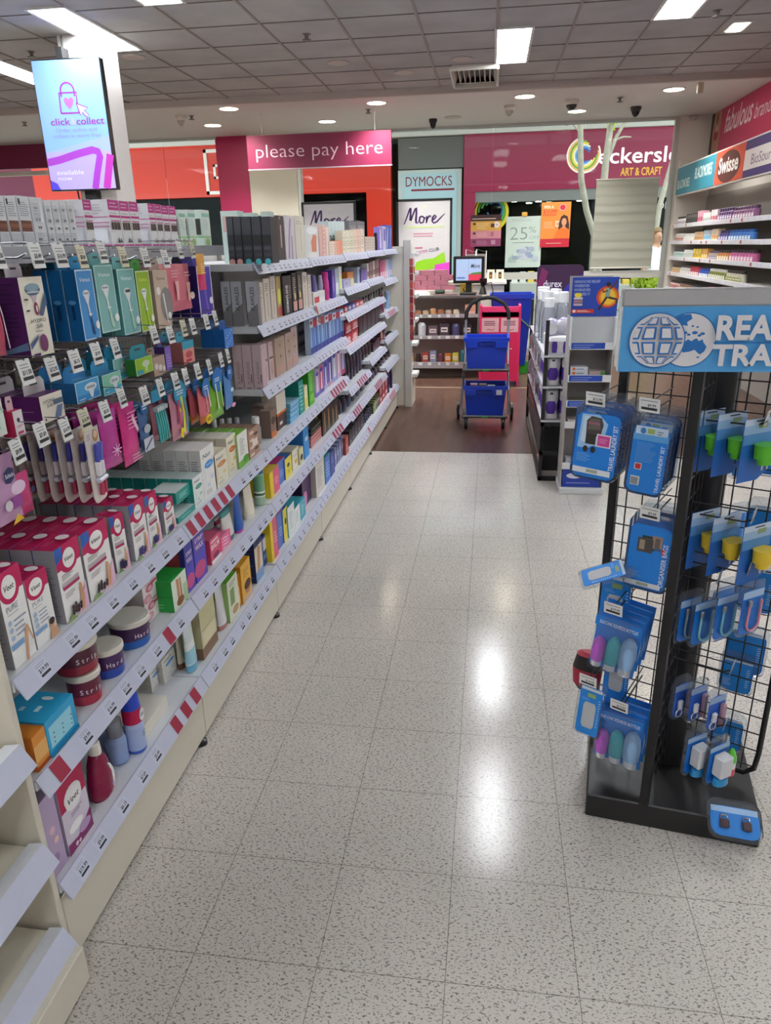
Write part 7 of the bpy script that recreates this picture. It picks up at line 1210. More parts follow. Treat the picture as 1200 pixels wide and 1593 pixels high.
for k in range(3): dup(o, m_-VM*(.038*(k+1))+Vector((0, 0, .004)), None, 'laundry set pack, %s behind the one seen from its text side' % ORD[k], 'travel pack', 'laundry sets at right')
spin_hook(m_+Vector((0, 0, h_+.035)), VM, 0)
ORG = [('r', .3, .62, .62, .84, '3a3a3a'), ('r', .36, .66, .56, .80, '8a7a6a'), ('r', .55, .66, .8, .86, '9a8476'), ('r', .62, .68, .74, .83, '6a5a52'), ('r', .8, .6, .88, .68, 'c43a48'), ('r', .62, .64, .8, .68, '3f5f8a'), ('r', .2, .58, .58, .80, '4f4a46'), ('r', .25, .62, .38, .77, 'a08f78'), ('v', 'ORGANISER BAGS', .95, .08, .115, 'e6eef6', .68, .012), ('l', .06, .17, .4, .27, 4, '6aa6de'), ('r', .0, .03, .9, .11, 'd0d7de'), ('r', .3, .045, .6, .095, '9aa494')]
w_, h_, m_ = quad_pack((980, 812), (1044, 822), (971, 908), .19, VM)
o = hang(blister(w_, h_, ORG, d=.03), 'blue organiser bags pack beside the black front post', 'travel pack', m_, RZL, .03, 'organiser bags')
for k in range(3): dup(o, m_-VM*(.036*(k+1))+Vector((0, 0, .004)), None, 'organiser bags pack, %s behind the front one' % ORD[k], 'travel pack', 'organiser bags')
spin_hook(m_+Vector((0, 0, h_+.02)), VM, 0)
LUG = [('r', .04, .03, .96, .93, '1f86dc'), ('r', .04, .93, .96, .99, 'cfd9e2'), ('l', .86, .2, .95, .8, 12, 'c4dcf2'), ('p', [(.3, .15), (.7, .15), (.78, .22), (.78, .62), (.7, .69), (.3, .69), (.22, .62), (.22, .22)], 'b9bcc0'), ('r', .35, .8, .7, .88, '8aa870'), ('l', .1, .72, .5, .78, 2, '7fb8ea')]
w_, h_, m_ = quad_pack((903, 1064), (938, 1075), (894, 1136), .23, VM)
o = hang(blister(w_, h_, LUG, d=.006, r=.01), 'blue luggage tag card hanging at the lower left of the spinner', 'travel card', m_, RZL, .06); spin_hook(m_+Vector((0, 0, h_+.01)), VM, 0)
hang(blister(w_*1.25, h_*1.2, LUG, d=.006, r=.01, shell=False), 'blue travel card behind the squeeze bottle bag', 'travel card', pw(950, 990, .12, VM), RZL, .02)
hang(blister(w_*1.1, h_*1.0, LUG, d=.006, r=.01, shell=False), 'blue travel card half hidden above the lower squeeze bottles', 'travel card', pw(955, 1085, .12, VM), RZL, .02)
c_ = blister(.078, .115, LUG, d=.008, r=.01); p_ = pw(931, 906, .24, VM); hang(c_, 'blue luggage tag card tipped up flat, sticking out of the spinner', 'travel card', p_+VL*.045-VB*.0, RZL, 0); c_.rotation_euler = (radians(-68), radians(8), RZL-radians(62))
def bottle_bag(tl, tr, bl, dep, label, rows, grp, roll=.05):
    w_, h_, m_ = quad_pack(tl, tr, bl, dep, VM); b = MB(); b.prism([(-w_/2, 0), (w_/2, 0), (w_/2, h_), (-w_/2, h_)], .012, .0135, M(TB1, .35)); b.prism([(-w_/2, h_*.8), (w_/2, h_*.8), (w_/2, h_*.97), (-w_/2, h_*.97)], -.012, -.0105, M(TB1, .35))
    fr = ((-w_/2, -.0123, 0), (1, 0, 0), (0, 0, 1)); art(b, fr, w_, h_, [('t', 'SILICONE SQUEEZE BOTTLES', .52, .85, .055, 'e6eef6', dict(width=.84, bold=.01))]); o = b.build('bottle_bag')
    g = MB(); n = 8; vs = []
    for j in range(n+1):
        for i in range(n+1): u, v = i/n, j/n; vs.append((-w_/2+w_*u, -.008-.012*sin(pi*u)*(.4+.6*sin(pi*min(1, v*1.1)))+.002*sin(13*u+9*v), h_*(v*1.06-.03)))
    g.add(vs, [(j*(n+1)+i, j*(n+1)+i+1, (j+1)*(n+1)+i+1, (j+1)*(n+1)+i) for j in range(n) for i in range(n)], BAG, True); g.build('clear_bag', o)
    for k, (x, c, r, hh) in enumerate(((-.33, 'c060d0', .155, .58), (-.02, '3fb0bc', .165, .66), (.31, '94bce6', .19, .74))):
        e = MB(); x *= w_; r *= w_; hh *= h_*.92; z0 = .045*h_; e.loft([(z0+hh*.16, x, 0, r*.72, .012, 2.2), (z0+hh*.25, x, 0, r*.9, .014, 2.2), (z0+hh*.55, x, 0, r, .016, 2.1), (z0+hh*.82, x, 0, r*.86, .014, 2), (z0+hh*.96, x, 0, r*.45, .009, 2), (z0+hh, x, 0, r*.1, .003, 2)], M(c, .35), 18); e.build('squeeze_bottle', o)
        e = MB(); e.loft([(z0, x, 0, r*.74, .0125, 2), (z0+hh*.17, x, 0, r*.74, .0125, 2)], M('d6dae0', .35), 16); e.build('bottle_cap', o)
    hang(o, label, 'travel pack', m_, RZL, roll, grp)
    for k in range(rows): dup(o, m_-VM*.036*(k+1)+Vector((0, 0, .003)), None, 'squeeze bottle bag, %s behind the %s one' % (ORD[k], grp.split()[0]), 'travel pack', grp)
    spin_hook(m_+Vector((0, 0, h_+.01)), VM, 0)
bottle_bag((930, 952), (1002, 968), (914, 1035), .21, 'clear bag of pink, teal and blue squeeze bottles, upper one on the spinner', 3, 'upper squeeze bottle bags', .10)
bottle_bag((936, 1098), (1010, 1118), (922, 1175), .21, 'clear bag of pink, teal and blue squeeze bottles, lower one above the base', 2, 'lower squeeze bottle bags', .02)
o = MB().loft([(0, 0, 0, .028, .02, 2.4), (.02, 0, 0, .042, .028, 2.4), (.075, 0, 0, .046, .03, 2.4), (.12, 0, 0, .036, .024, 2.4), (.13, 0, 0, .02, .012, 2)], [M('2a2426'), M('b02a40'), M('2a2426'), M('b02a40')], 16).build('travel_pillow'); hang(o, 'red and black bundle behind the upper squeeze bottle bag', 'bundle', pw(912, 1070, .10, VM), RZL)
# right hand side: packs on the front wing, facing right
def adapter_pack(p, c, label, grp, w_=.10, h_=.155):
    b = MB(); P = [(-w_/2, .0), (w_*.2, 0), (w_/2, h_*.12), (w_/2, h_), (-w_/2, h_)]; b.prism(P, 0, .0015, M('1f5fb0', .4)); fr = ((-w_/2, 0, 0), (1, 0, 0), (0, 0, 1)); art(b, fr, w_, h_, [('r', 0, .76, 1, 1, '8fb0d4'), ('r', 0, .9, 1, 1, 'b9c8da'), ('r', .5, .84, .8, .92, '8a9a70'), ('r', .08, .62, .3, .7, '20304a'), ('r', .38, .95, .72, .97, '1a1a1c'), ('r', 0, .6, 1, .76, '4f88c4')])
    o = b.build('adapter_pack'); e = MB(); z0 = h_*.30
    e.loft([(z0, .008, -.022, .018, .014, 2.4), (z0+.014, .008, -.022, .019, .015, 2.4), (z0+.0145, .008, -.022, .026, .021, 2.6), (z0+.045, .008, -.022, .029, .022, 2.6), (z0+.049, .008, -.022, .030, .023, 2.6)], M(c, .3), 20)
    e.build('adapter', o); e = MB()
    for dx in (-.009, .009): e = MB(); e.box(.008+dx-.003, .008+dx+.003, -.025, -.022, z0-.013, z0, M('c9ccd0', .25, .9)); e.build('prong', o)
    return hang(o, label, 'travel adapter', p, RZR, 0, grp)
for k, (px, py, dep, l) in enumerate(((1168, 748, .15, 'front one'), (1128, 738, .145, 'middle one'), (1094, 732, .14, 'rear one'))): adapter_pack(pr(px, py, dep), '58b82a', 'bright green travel plug adapter on a blue card, '+l, 'green travel adapters')
spin_hook(pr(1180, 662, .15), VR, 0)
for k, (px, py, dep, l) in enumerate(((1166, 905, .16, 'front one'), (1120, 890, .15, 'middle one'), (1088, 880, .14, 'rear one'))): adapter_pack(pr(px, py, dep), 'd9b92a', 'yellow travel plug adapter on a blue card, '+l, 'yellow travel adapters')
spin_hook(pr(1160, 812, .16), VR, 0)
def cable_pack(p, c, label, w_=.075, h_=.125):
    o = blister(w_, h_, [('r', 0, .82, 1, .98, '9ab8d8'), ('l', .84, .25, .95, .7, 9, 'b9d0ea')], TB2, .006, .016); e = MB()
    P = [(-.016, -.006, h_*.66)]+[(.004+.022*cos(a), -.006, h_*.26+.022*sin(a)) for a in [pi+pi*k/8 for k in range(9)]]+[(.026, -.006, h_*.75)]; e.tube(P, .0032, M(c, .4), 7); e.build('cable', o); e = MB().bev(-.021, -.011, -.011, -.002, h_*.66, h_*.80, M('9a9ca0', .3, .6), .002); e.build('plug', o)
    return hang(o, label, 'travel cable', p, RZR, 0)
cable_pack(pr(1163, 985, .16), 'd88a9a', 'pink looped cable on a blue card, front one'); cable_pack(pr(1124, 992, .16), '6fb8c4', 'teal looped cable on a blue card, left of the pink one')
cable_pack(pr(1090, 1000, .16), '7fc4cc', 'pale teal cable pack further in on the spinner'); cable_pack(pr(1068, 995, .16), '9aa8b4', 'grey cable pack next to the black front post')
spin_hook(pr(1155, 890, .16), VR, 0); spin_hook(pr(1108, 905, .16), VR, 0)
def key_pack(p, label):
    o = blister(.062, .11, [('r', 0, .8, 1, .98, '8fa8cc')], '2f5fc0', .01, .024); e = MB(); e.tube([(-.014+.012*cos(a), -.006, .022+.012*sin(a)) for a in [2*pi*k/14 for k in range(14)]], .002, M('cfd4da', .25, .8), 6, closed=True); e.build('key_ring', o); e = MB().bev(-.02, -.006, -.012, -.002, .034, .062, M('d4d8e0', .3), .002); e.build('lock', o)
    e = MB().bev(.008, .022, -.016, -.002, .012, .085, M('b08a9a', .35), .003); e.build('strap', o); return hang(o, label, 'travel lock', p, RZR)
key_pack(pr(1058, 1115, .16), 'clear lock pack with a key ring, left of the three low ones'); key_pack(pr(1082, 1120, .16), 'clear lock pack with a key ring, middle of the three low ones'); key_pack(pr(1110, 1135, .16), 'clear lock pack with a key ring, right of the three low ones')
spin_hook(pr(1128, 1045, .16), VR, 0)
def white_pack(p, label):
    o = blister(.075, .125, [('r', 0, .85, 1, .98, '9ab8d8')], TB2, .008, .022); e = MB().bev(-.024, .02, -.035, -.001, .035, .10, M('cfcfd4', .4), .004); e.build('dispenser', o); e = MB().loft([(.008, -.002, -.018, .026, .016, 2), (.030, -.002, -.018, .022, .015, 2)], M('2a8ac4', .3), 16); e.build('cap', o); return hang(o, label, 'travel pack', p, RZR)
white_pack(pr(1078, 1200, .16), 'white dispenser on a blue card, inner one above the base'); white_pack(pr(1112, 1215, .16), 'white dispenser on a blue card, outer one above the base'); spin_hook(pr(1118, 1130, .16), VR, 0)
o = MB().loft([(0, 0, 0, .016, .012, 2.2), (.022, 0, 0, .016, .012, 2.2), (.023, 0, 0, .0155, .0115, 2.2), (.04, 0, 0, .0155, .0115, 2.2), (.045, 0, 0, .017, .013, 2), (.06, 0, 0, .015, .012, 2), (.085, 0, 0, .004, .004, 2)], [M('c8384a', .3)]*2+[M('d9dcdc', .3)]*2+[M('5cc03a', .3)]*2, 16).build('travel_bottle'); hang(o, 'small green, white and red travel bottle at the spinner right', 'bottle', pr(1134, 1204, .14), RZR)
for k, (px, py, l) in enumerate(((1160, 1120, 'upper'), (1170, 1205, 'lower'))): hang(blister(.085, .105, LUG[:2]+[('l', .1, .15, .4, .4, 5, 'b9c8d8'), ('l', .8, .2, .92, .8, 9, 'b9d4ee')], TB2, .01, .02), 'blue pack seen through the right wire grid, %s one' % l, 'travel pack', SC+VR*.15-VM*.03+Vector((0, 0, (.36, .16)[k])), RZL)
for k, z in enumerate((1.02, .80, .62, .42)): hang(blister(.10, .13, LUG[:2]+[('l', .8, .2, .92, .7, 9, 'b9d4ee')], TB2, .01, .02), 'blue pack on the back right wing of the spinner, %s from top' % ORD[k], 'travel pack', SC+VR*.16+VB*(.05)+Vector((0, 0, z)), RZL, group='back wing packs')
for k, z in enumerate((.98, .74, .50)): hang(blister(.10, .13, LUG[:2], TB2, .01, .02), 'grey blue pack behind the spinner column, %s from top' % ORD[k], 'travel pack', SC+VB*.15+VR*.07+Vector((0, 0, z)), RZR, group='packs behind column')
lp = blister(.125, .085, [('r', .02, .78, .98, .98, '9ab8dc'), ('r', .06, .05, .94, .78, '2f7fd0')], '2f7fd0', .012, .026)
for s in (-1, 1):
    e = MB(); e.bev(s*.028-.012, s*.028+.012, -.012, -.001, .02, .044, M('4a3a40', .4), .003); e.build('padlock', lp); e = MB().tube([(s*.028-.008, -.006, .044), (s*.028-.008, -.006, .056), (s*.028+.008, -.006, .056), (s*.028+.008, -.006, .044)], .0022, M('b9a4a0', .25, .8), 6); e.build('shackle', lp)
tag(lp, 'blue pack of two small padlocks lying on the black base', 'travel lock'); pc = ONZ(1132, 1278, .10); lp.location = pc+Vector((.012, -.045, -.012)); lp.rotation_euler = (radians(-66), 0, radians(-8))
# ------------------------------------------------------------------ headache relief stand
t = thing('cardboard_stand', 'white and blue headache relief stand with a runner on its header', 'display stand', (.645, 4.78, 0)); PB = M('2348b0', .4); PG = M('b0aba8', .5); PW = M('dcdde0', .4)  # PG: the shadow on the side panels put into their colour; back shares it
w = .27; MB().box(-w/2, w/2, .24, .25, .02, 1.40, PG).build('back_panel', t)
for s in (-1, 1): MB().prism([(0, 0), (1, 0)] and [(s*w/2-.003, .02), (s*w/2+.003, .02), (s*w/2+.003, 1.16), (s*w/2-.003, 1.16)], 0.0, .24, PG).build('side_panel', t)
MB().bev(-w/2-.01, w/2+.01, -.02, .25, 0, .045, PW, .004).build('base', t)
f = MB(); f.box(-w/2-.005, w/2+.005, .03, .036, 1.165, 1.40, PB); fr = ((-w/2-.005, .0298, 1.165), (1, 0, 0), (0, 0, 1)); W2, H2 = w+.01, .235; YLW = M('c4cce0')
for k, s in enumerate(('HEADACHE RELIEF', 'WHEREVER', 'WHENEVER', 'YOU NEED IT')): f.txt(fr, s, .012, H2*(.86-.105*k), .016, 'aebbe0', .012, width=(.155, .092, .10, .098)[k], al='l')
f.ell(fr, W2*.78, H2*.50, .068, .066, M('d8482a')); f.ell(fr, W2*.79, H2*.50, .056, .056, M('f0902a')); f.ell(fr, W2*.79, H2*.50, .044, .046, M('f6c83a'))
SKN = M('5a3a30'); f.stroke(fr, [(W2*.60, H2*.17), (W2*.66, H2*.30), (W2*.72, H2*.42), (W2*.77, H2*.52)], .013, M('3a2f30')); f.stroke(fr, [(W2*.77, H2*.5), (W2*.88, H2*.46), (W2*.97, H2*.44), (W2*.98, H2*.34)], .013, M('3a2f30')); f.stroke(fr, [(W2*.765, H2*.5), (W2*.79, H2*.72)], .026, M('8fa8a0')); f.stroke(fr, [(W2*.77, H2*.66), (W2*.68, H2*.62), (W2*.66, H2*.68)], .009, SKN); f.stroke(fr, [(W2*.81, H2*.70), (W2*.9, H2*.78), (W2*.95, H2*.9)], .009, SKN); f.ell(fr, W2*.78, H2*.80, .012, .014, SKN); f.ell(fr, W2*.775, H2*.83, .013, .010, M('2a1c1a'))
f.ell(fr, W2*.14, H2*.55, .022, .014, M('f0d83a')); 
for k in range(3): f.rect(fr, W2*.05, H2*(.28+.08*k), W2*.24, H2*(.34+.08*k), ('c4b0b8', 'b8888c', 'd0c4cc')[k])
f.rect(fr, 0, H2*.09, W2*.5, H2*.19, M('d0342a')); f.ell(fr, W2*.07, H2*.14, .010, .009, M('e8d8d8')); f.lines(fr, W2*.13, H2*.11, W2*.42, H2*.17, 2, 'f0d0cc'); f.build('header', t)
MB().add([(-w/2, .03, 1.16), (w/2, .03, 1.16), (w/2, .0, .99), (-w/2, .0, .99)], [(0, 1, 2, 3), (3, 2, 1, 0)], PW).build('blank_panel', t)
for s in (-1, 1): MB().prism([(s*w/2-.004, .985), (s*w/2+.004, .985), (s*w/2+.004, 1.165), (s*w/2-.004, 1.165)], -.03, .03, PW).build('wing', t)
for k, (z, l) in enumerate(((.97, 1), (.765, 1), (.60, 1), (.46, 0), (.18, 0))):
    s_ = MB().box(-w/2+.004, w/2-.004, .0, .24, z, z+.008, PW).build('tray', t); f = MB(); f.box(-w/2, w/2, -.012, -.006, z-.005, z+.04, PW); fr = ((-w/2, -.0122, z-.005), (1, 0, 0), (0, 0, 1))
    if l: art(f, fr, w, .045, [('r', .03, .1, .8, .95, PB), ('l', .08, .2, .6, .8, 2, '8a9ed8')]); 
    f.build('tray_front', s_)
def pill(x, z, w_, h_, c, label, fa): o = carton(w_, .1, h_, c, None, None, fa).build('tablet_box'); tag(o, label, 'box', 'tablet boxes on the stand'); o.location = (.645+x, 4.79, z)
for k in range(3): pill(-.065, .774+k*.027, .11, .025, 'c9cbd2', 'small white and orange tablet box on the stand, %s from bottom' % ORD[k], [('e', .2, .5, .1, .35, 'd8622a'), ('l', .35, .2, .9, .8, 1, '4a5a9a')])
for k in range(2): pill(.05, .774+k*.027, .10, .025, 'a89a9a', 'small dusky tablet box with green end, %s' % ('lower', 'upper')[k], [('r', .7, 0, 1, 1, '4a8a3a'), ('l', .1, .2, .6, .8, 1, 'd8a0a0')])
pill(-.05, .609, .12, .03, '6a6a5a', 'dark tablet box on the third tray of the stand', [('e', .6, .5, .2, .3, '8aa060')]); pill(.06, .609, .08, .035, 'b9a48a', 'tan tablet box on the third tray of the stand', [])
pill(-.05, .469, .13, .04, 'd0c4c4', 'pale box on the fourth tray of the stand', [('l', .1, .2, .9, .8, 2, '8a8088')]); pill(-.04, .189, .14, .05, 'b8bcc8', 'pale blue box on the lowest tray', [('l', .1, .2, .9, .8, 2, '6a78a8')])
o = carton(.25, .14, .13, '2440a8', '1c3488', '2c4ab4', [('e', .3, .6, .2, .15, 'dfe0ea'), ('l', .1, .15, .8, .3, 1, '8a9ad8')]).build('carton'); tag(o, 'dark blue box standing on the base of the headache relief stand', 'box'); o.location = (.645, 4.785, .046)
# ------------------------------------------------------------------ black rack of paper rolls and the durex board
t = thing('steel_rack', 'black framed rack of paper towel rolls on the right', 'rack', (0, 0, 0)); x0, x1, y0, y1 = .375, .62, 5.05, 7.0; FR = M('232226', .4)
for x in (x0, x1):
    for y in (y0, y1): MB().box(x, x+.025, y, y+.025, 0, 1.12, FR).build('leg', t)
for z in (.03, .22, .43): MB().box(x0, x1+.025, y0, y0+.025, z-.03, z, FR).build('rail', t); MB().box(x0, x0+.025, y0, y1+.025, z-.03, z, FR).build('rail', t)
MB().box(x0+.012, x0+.018, y0, y1, .2, .43, M('4a484c', .3)).build('side_panel', t); MB().box(x0+.02, x1, y0+.26, y0+.27, .0, .4, M('1c1b1e', .5)).build('inner_panel', t)
for z in (.43, .665, .875): 
    s = MB().bev(x0, x1+.03, y0-.01, y1, z, z+.014, M('cfcfd4', .4), .003).build('shelf', t)
MB().box(x1+.02, x1+.03, y0, y1, .43, 1.15, M('b9b6b4')).build('back_panel', t)
RW = M('e6e4e8', .6); 
def roll(x, y, z, label, pat=0, lie=False, r=.052, h=.21):
    f = MB(); f.lathe([(0, r*.6), (.004, r*.96), (.05, r), (h*.70, r), (h*.71, r), (h-.004, r*.96), (h, r*.5)], [RW, RW, RW, RW, RW, RW], 20); V_ = M('5a35a8', .45)
    A = [(-.7, .25), (-.9, .5), (-.7, .75), (0, .86), (.7, .75), (.9, .5), (.7, .25), (0, .14)]; ce = 0 if pat % 2 == 0 else .35
    for a0 in (ce, ce+pi, ce-pi/2, ce+pi/2):
        n_ = 10; vs = []
        for q in range(n_+1):
            a = -.72+1.44*q/n_; k_ = max(0, (abs(a)-.45)/.27); lo, hi = .14+.22*k_, .86-.22*k_; vs += [(r*1.012*sin(a0+a), -r*1.012*cos(a0+a), h*(.12+.62*lo)), (r*1.012*sin(a0+a), -r*1.012*cos(a0+a), h*(.12+.62*hi))]
        f.add(vs, [(2*q, 2*q+2, 2*q+3, 2*q+1) for q in range(n_)], V_)
    f.add([(r*1.006*sin(a), -r*1.006*cos(a), h*b) for a, b in ((-.2, .88), (.2, .88), (.2, .95), (-.2, .95))], [(0, 1, 2, 3)], M('4a4a52'))
    o = f.build('paper_roll'); tag(o, label, 'paper roll', 'wrapped paper rolls'); o.location = (x, y, z)
    if lie: o.rotation_euler = (-pi/2, 0, 0); o.location = (x, y, z+r)
    return o
for tier, z in enumerate((.445, .68)):
    for j in range(5):
        for i in range(2): roll(.44+.112*i, 5.11+.11*j, z, 'wrapped white paper roll, %s from the front, %s column, %s shelf of the rack' % (ORD[j], ('left', 'right')[i], ('lower', 'upper')[tier]), i+j, h=.20 if tier == 0 else .19)
for j in range(4):
    f = MB(); f.loft([(0, 0, .06, .10, .055, 3), (.02, 0, .06, .108, .06, 3), (.09, 0, .06, .108, .06, 3), (.115, 0, .06, .09, .05, 3)], RW, 24); fr = ((-.1, -.0008, 0), (1, 0, 0), (0, 0, 1))
    for u in (.02, .095, .165): f.poly(fr, [(u, .015), (u+.03, .015), (u+.034, .055), (u+.03, .09), (u, .09), (u-.004, .055)], M('5a35a8'))
    o = tag(f.build('tissue_pack'), 'purple and white tissue pack on the rack top, %s from the front' % ORD[j], 'tissue pack', 'tissue packs on the rack'); o.location = (.505, 5.06+.14*j, .89)
TOPB = [(.42, 5.16, 1.01), (.50, 5.24, 1.01), (.58, 5.18, 1.01), (.45, 5.36, 1.01), (.54, 5.42, 1.01)]
for k, (x, y, z) in enumerate(TOPB): roll(x, y, z, 'white roll lying on the rack top pile, %s of five' % ORD[k], 1, True, .045, .12)
CLB = clear('f2f4f8', .2, .12, 'clear_bottle', .22)
for k, (x, y) in enumerate(((.43, 5.86), (.52, 5.92), (.61, 5.84), (.41, 6.05), (.50, 6.15), (.60, 6.1), (.43, 6.45), (.54, 6.5), (.44, 5.70), (.545, 5.74), (.48, 6.75), (.59, 6.8))):
    f, g = bottle(.10, .37-.02*(k % 3), CLB, 'f0f0f2', caph=.2, neck=.7, shoulder=.72); o = f.build('pump_bottle'); g.build('cap', o); tag(o, 'clear bottle with a big white cap on the rack, %s in the cluster' % ORD[k], 'bottle', 'clear capped bottles on the rack'); o.location = (x, y-.04, .89)
for j in range(6):
    for i, z in enumerate((.46, .69)):
        f = pouch(.2, .19, clear('e6e4ee', .2, .15, 'film_bag', .5), .07, [('r', .1, .1, .5, .5, 'c9c4d4'), ('r', .55, .2, .9, .7, ('b84a60', 'd8d6de')[(i+j) % 2])]); o = tag(f.build('film_bag'), 'film wrapped pack along the rack side, %s along, %s' % (ORD[j], ('lower', 'upper')[i]), 'pack', 'film packs on the rack side'); o.location = (.372, 5.74+.215*j, z); o.rotation_euler = (0, 0, -pi/2)
for k, (y, z) in enumerate(((5.6, .40), (6.0, .42), (5.75, .645), (6.25, .65), (6.6, .86))):
    o = tag(MB().add([(0, -.07, 0), (0, .07, 0), (-.05, .07, .11), (-.05, -.07, .11)], [(3, 2, 1, 0)], M('c4485a')).add([(.002, -.07, 0), (.002, .07, 0), (-.048, .07, .11), (-.048, -.07, .11)], [(0, 1, 2, 3)], M('c4485a')).build('price_card'), 'red price card slanting out of the rack side, %s of five' % ORD[k], 'card', 'red price cards'); o.location = (.373, y, z)
t = thing('brand_board', 'dark purple board with white lettering standing behind the rack', 'sign', (.64, 7.2, 0)); f = MB(); f.prism(rr(.42, .36, .04, bot=1.05), 0, .02, M('3a1a40', .4)); fr = ((-.21, -.001, 1.05), (1, 0, 0), (0, 0, 1)); f.poly(fr, [(.18, .0), (.26, .16), (.33, .24), (.42, .28), (.42, 0)], M('2a2f9a')); f.poly(fr, [(0, .18), (.04, .34), (.1, .3), (.06, .16)], M('7a1f5a')); f.txt(fr, 'durex', .145, .165, .06, 'e4dcea', .012, width=.17); f.build('board', t); MB().box(-.02, .02, .0, .02, 0, 1.06, FR).build('post', t); MB().bev(-.15, .15, -.1, .12, 0, .02, FR, .003).build('foot', t)
# ------------------------------------------------------------------ trolley with two blue crates
t = thing('folding_trolley', 'black and silver folding trolley carrying two blue crates', 'trolley', (-.02, 6.72, 0)); AL2 = M('b4b6ba', .3, .8); GY2 = M('4f5054', .4)
for z, (yy0, yy1), n in ((.10, (-.14, .18), 'lower_deck'), (.53, (-.16, .16), 'upper_deck')): 
    d = MB().bev(-.21, .21, yy0, yy1, z, z+.025, GY2, .008).build(n, t); MB().bev(-.03, .03, yy0-.006, yy0, z+.003, z+.022, M('3a9a4a', .4), .002).build('latch', d)
for s in (-1, 1):
    MB().tube([(s*.225, -.10, .13), (s*.20, .0, .54), (s*.20, .18, .55), (s*.195, .20, .95)], .011, AL2, 8).build('side_tube', t); MB().tube([(s*.23, .22, .14), (s*.215, .18, .35), (s*.2, .05, .56)], .009, BLK, 8).build('brace', t)
    for yy, r, nm in ((-.12, .05, 'front_wheel'), (.27, .085, 'rear_wheel')):
        x = s*.17 if yy < 0 else s*.255; f = MB(); f.T = Matrix.Translation((x, yy, r)) @ Matrix.Rotation(pi/2, 4, 'Y'); f.lathe([(-.014, r*.8), (-.012, r), (.012, r), (.014, r*.8)], M('1a1a1c', .5), 22); f.lathe([(-.017, r*.3), (-.016, r*.62), (.016, r*.62), (.017, r*.3)], M('6f7074', .4), 16); wv = f.build(nm, t)
        f = MB().bev(x-.02, x+.02, yy-.015, yy+.015, r+.02 if yy < 0 else r-.012, .11, BLK, .003); f.build('fork', wv)
H = [(-.195, .20, .95), (-.19, .21, 1.02), (-.15, .22, 1.09), (-.07, .22, 1.135), (0, .22, 1.145), (.07, .22, 1.135), (.15, .22, 1.09), (.19, .21, 1.02), (.195, .20, .95)]; MB().tube(H, .018, M('1d1d1f', .7), 10).build('handle', t)
def crate(z, label, y=6.70, goods=False):
    t = thing('plastic_crate', label, 'crate', (-.02, y, z)); C1 = M('1240c8', .35, var=.03); w0, w1, d0, d1, hh = .165, .19, .12, .14, .27
    f = MB(); th = .008; o_ = [(-w0, -d0, 0), (w0, -d0, 0), (w0, d0, 0), (-w0, d0, 0), (-w1, -d1, hh), (w1, -d1, hh), (w1, d1, hh), (-w1, d1, hh)]; i_ = [(-w0+th, -d0+th, th), (w0-th, -d0+th, th), (w0-th, d0-th, th), (-w0+th, d0-th, th), (-w1+th, -d1+th, hh), (w1-th, -d1+th, hh), (w1-th, d1-th, hh), (-w1+th, d1-th, hh)]
    f.add(o_+i_, [(3, 2, 1, 0), (0, 1, 5, 4), (1, 2, 6, 5), (2, 3, 7, 6), (3, 0, 4, 7), (8, 9, 10, 11), (8, 12, 13, 9), (9, 13, 14, 10), (10, 14, 15, 11), (11, 15, 12, 8), (4, 5, 13, 12), (5, 6, 14, 13), (6, 7, 15, 14), (7, 4, 12, 15)], C1); f.build('shell', t)
    f = MB(); a = .012
    for b in ((-w1-a, w1+a, -d1-a, -d1), (-w1-a, w1+a, d1, d1+a), (-w1-a, -w1, -d1, d1), (w1, w1+a, -d1, d1)): f.box(*b, hh-.03, hh+.004, C1)
    f.build('rim', t); 
    for x in (-.13, .13): MB().bev(x-.05, x+.05, -d1-.012, -d1+.012, hh-.085, hh-.03, C1, .003).build('corner_rib', t)
    MB().bev(-.06, .06, -d1-.008, -d1+.004, hh-.062, hh-.034, M('0d2f9c', .4), .003).build('handle_slot', t)
    if goods: MB().box(.10, .15, -d1-.0135, -d1-.011, hh-.075, hh-.03, TAGM).build('paper_label', t)
    return t
crate(.556, 'empty deep blue crate on the upper deck of the trolley', 6.70); crate(.126, 'deep blue crate of mixed goods on the lower deck of the trolley', 6.72, True)
rnd = random.Random(5)
for k in range(7): o = tag(carton(.068, .085, .085+.03*rnd.random(), ('8a8f98', 'c4566a', 'b9b4ac', '5a6a78', 'd9a8b8', '6a5a50', 'a8b4b0')[k]).build('mixed_goods'), 'mixed item inside the lower blue crate, %s of seven' % ORD[k], 'goods', 'goods in the lower crate'); o.location = (-.125+.078*(k % 4), 6.615+.105*(k//4), .272); o.rotation_euler = (0, 0, .15*(rnd.random()-.5))
tag(MB().bev(-.12, .16, -.1, .1, 0, .135, M('8f8a88', .6), .01).build('bagged_goods'), 'grey bagged goods filling the bottom of the lower crate', 'goods').location = (-.03, 6.72, .136)
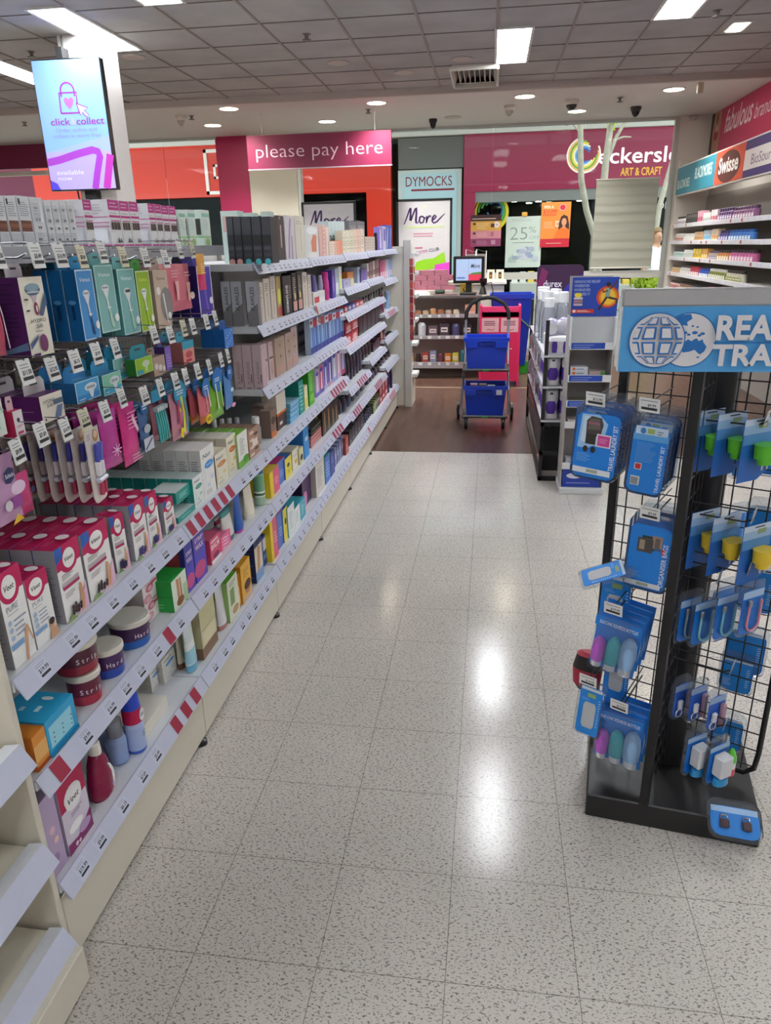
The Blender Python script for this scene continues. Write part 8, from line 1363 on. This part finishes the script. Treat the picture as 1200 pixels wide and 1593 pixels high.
# pink cardboard bin and the blue tote behind it
t = thing('cardboard_bin', 'bright pink cardboard bin with pale pink panels behind the trolley', 'display bin', (.125, 8.78, 0)); PN = M('e0285a', .45); w = .225
MB().bev(-w, w, 0, .3, .05, .86, PN, .003).build('body', t); MB().bev(-w, w, 0, .012, .80, .92, M('ee3a74', .45), .002).build('front_lip', t)
for s in (-1, 1): MB().bev(s*w-.012, s*w+.012, -.006, .3, 0, .93, M('e83068', .45), .002).build('corner_post', t)
f = MB(); fr = ((-w, -.001, 0), (1, 0, 0), (0, 0, 1))
for u in (.01, .235): f.rect(fr, u, .63, u+.2, .79, M('e8b4b8')); f.lines(fr, u+.03, .70, u+.17, .76, 3, '8a3a50', .5, .15); f.stroke(fr, [(u+.06, .655), (u+.09, .665), (u+.12, .65), (u+.15, .665)], .008, M('b83a60'))
f.txt(fr, 'f', .30, .50, .11, 'f4d4dc', .0, shear=.2); f.txt(fr, 'er', .31, .38, .10, 'f4d4dc', .0, shear=.2); f.build('print', t)
t = thing('tote_trolley', 'tall dark blue tote on green wheels behind the pink bin', 'trolley', (.27, 9.75, 0)); C1 = M('1238b0', .35); f = MB()
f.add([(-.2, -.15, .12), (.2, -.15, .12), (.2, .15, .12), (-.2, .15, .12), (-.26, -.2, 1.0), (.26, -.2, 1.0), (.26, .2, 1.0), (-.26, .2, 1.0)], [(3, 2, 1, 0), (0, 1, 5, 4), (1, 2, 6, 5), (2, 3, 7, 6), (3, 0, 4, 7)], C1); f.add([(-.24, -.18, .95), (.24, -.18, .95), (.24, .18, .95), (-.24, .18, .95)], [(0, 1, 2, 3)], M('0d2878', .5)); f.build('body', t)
f = MB()
for b in ((-.275, .275, -.215, -.195), (-.275, .275, .195, .215), (-.275, -.255, -.2, .2), (.255, .275, -.2, .2)): f.box(*b, .95, 1.01, C1)
f.build('rim', t); MB().tube([(-.1, -.22, .9), (.24, -.22, .6), (.3, -.2, .55)], .009, M('5a7a5a', .4), 6).build('strap', t)
for s in (-1, 1):
    f = MB(); f.T = Matrix.Translation((s*.19, -.1, .085)); f.T = f.T @ Matrix.Rotation(pi/2, 4, 'X'); f.lathe([(-.03, .05), (-.028, .085), (.028, .085), (.03, .05)], M('2f9a2a', .4), 24); f.build('wheel', t)
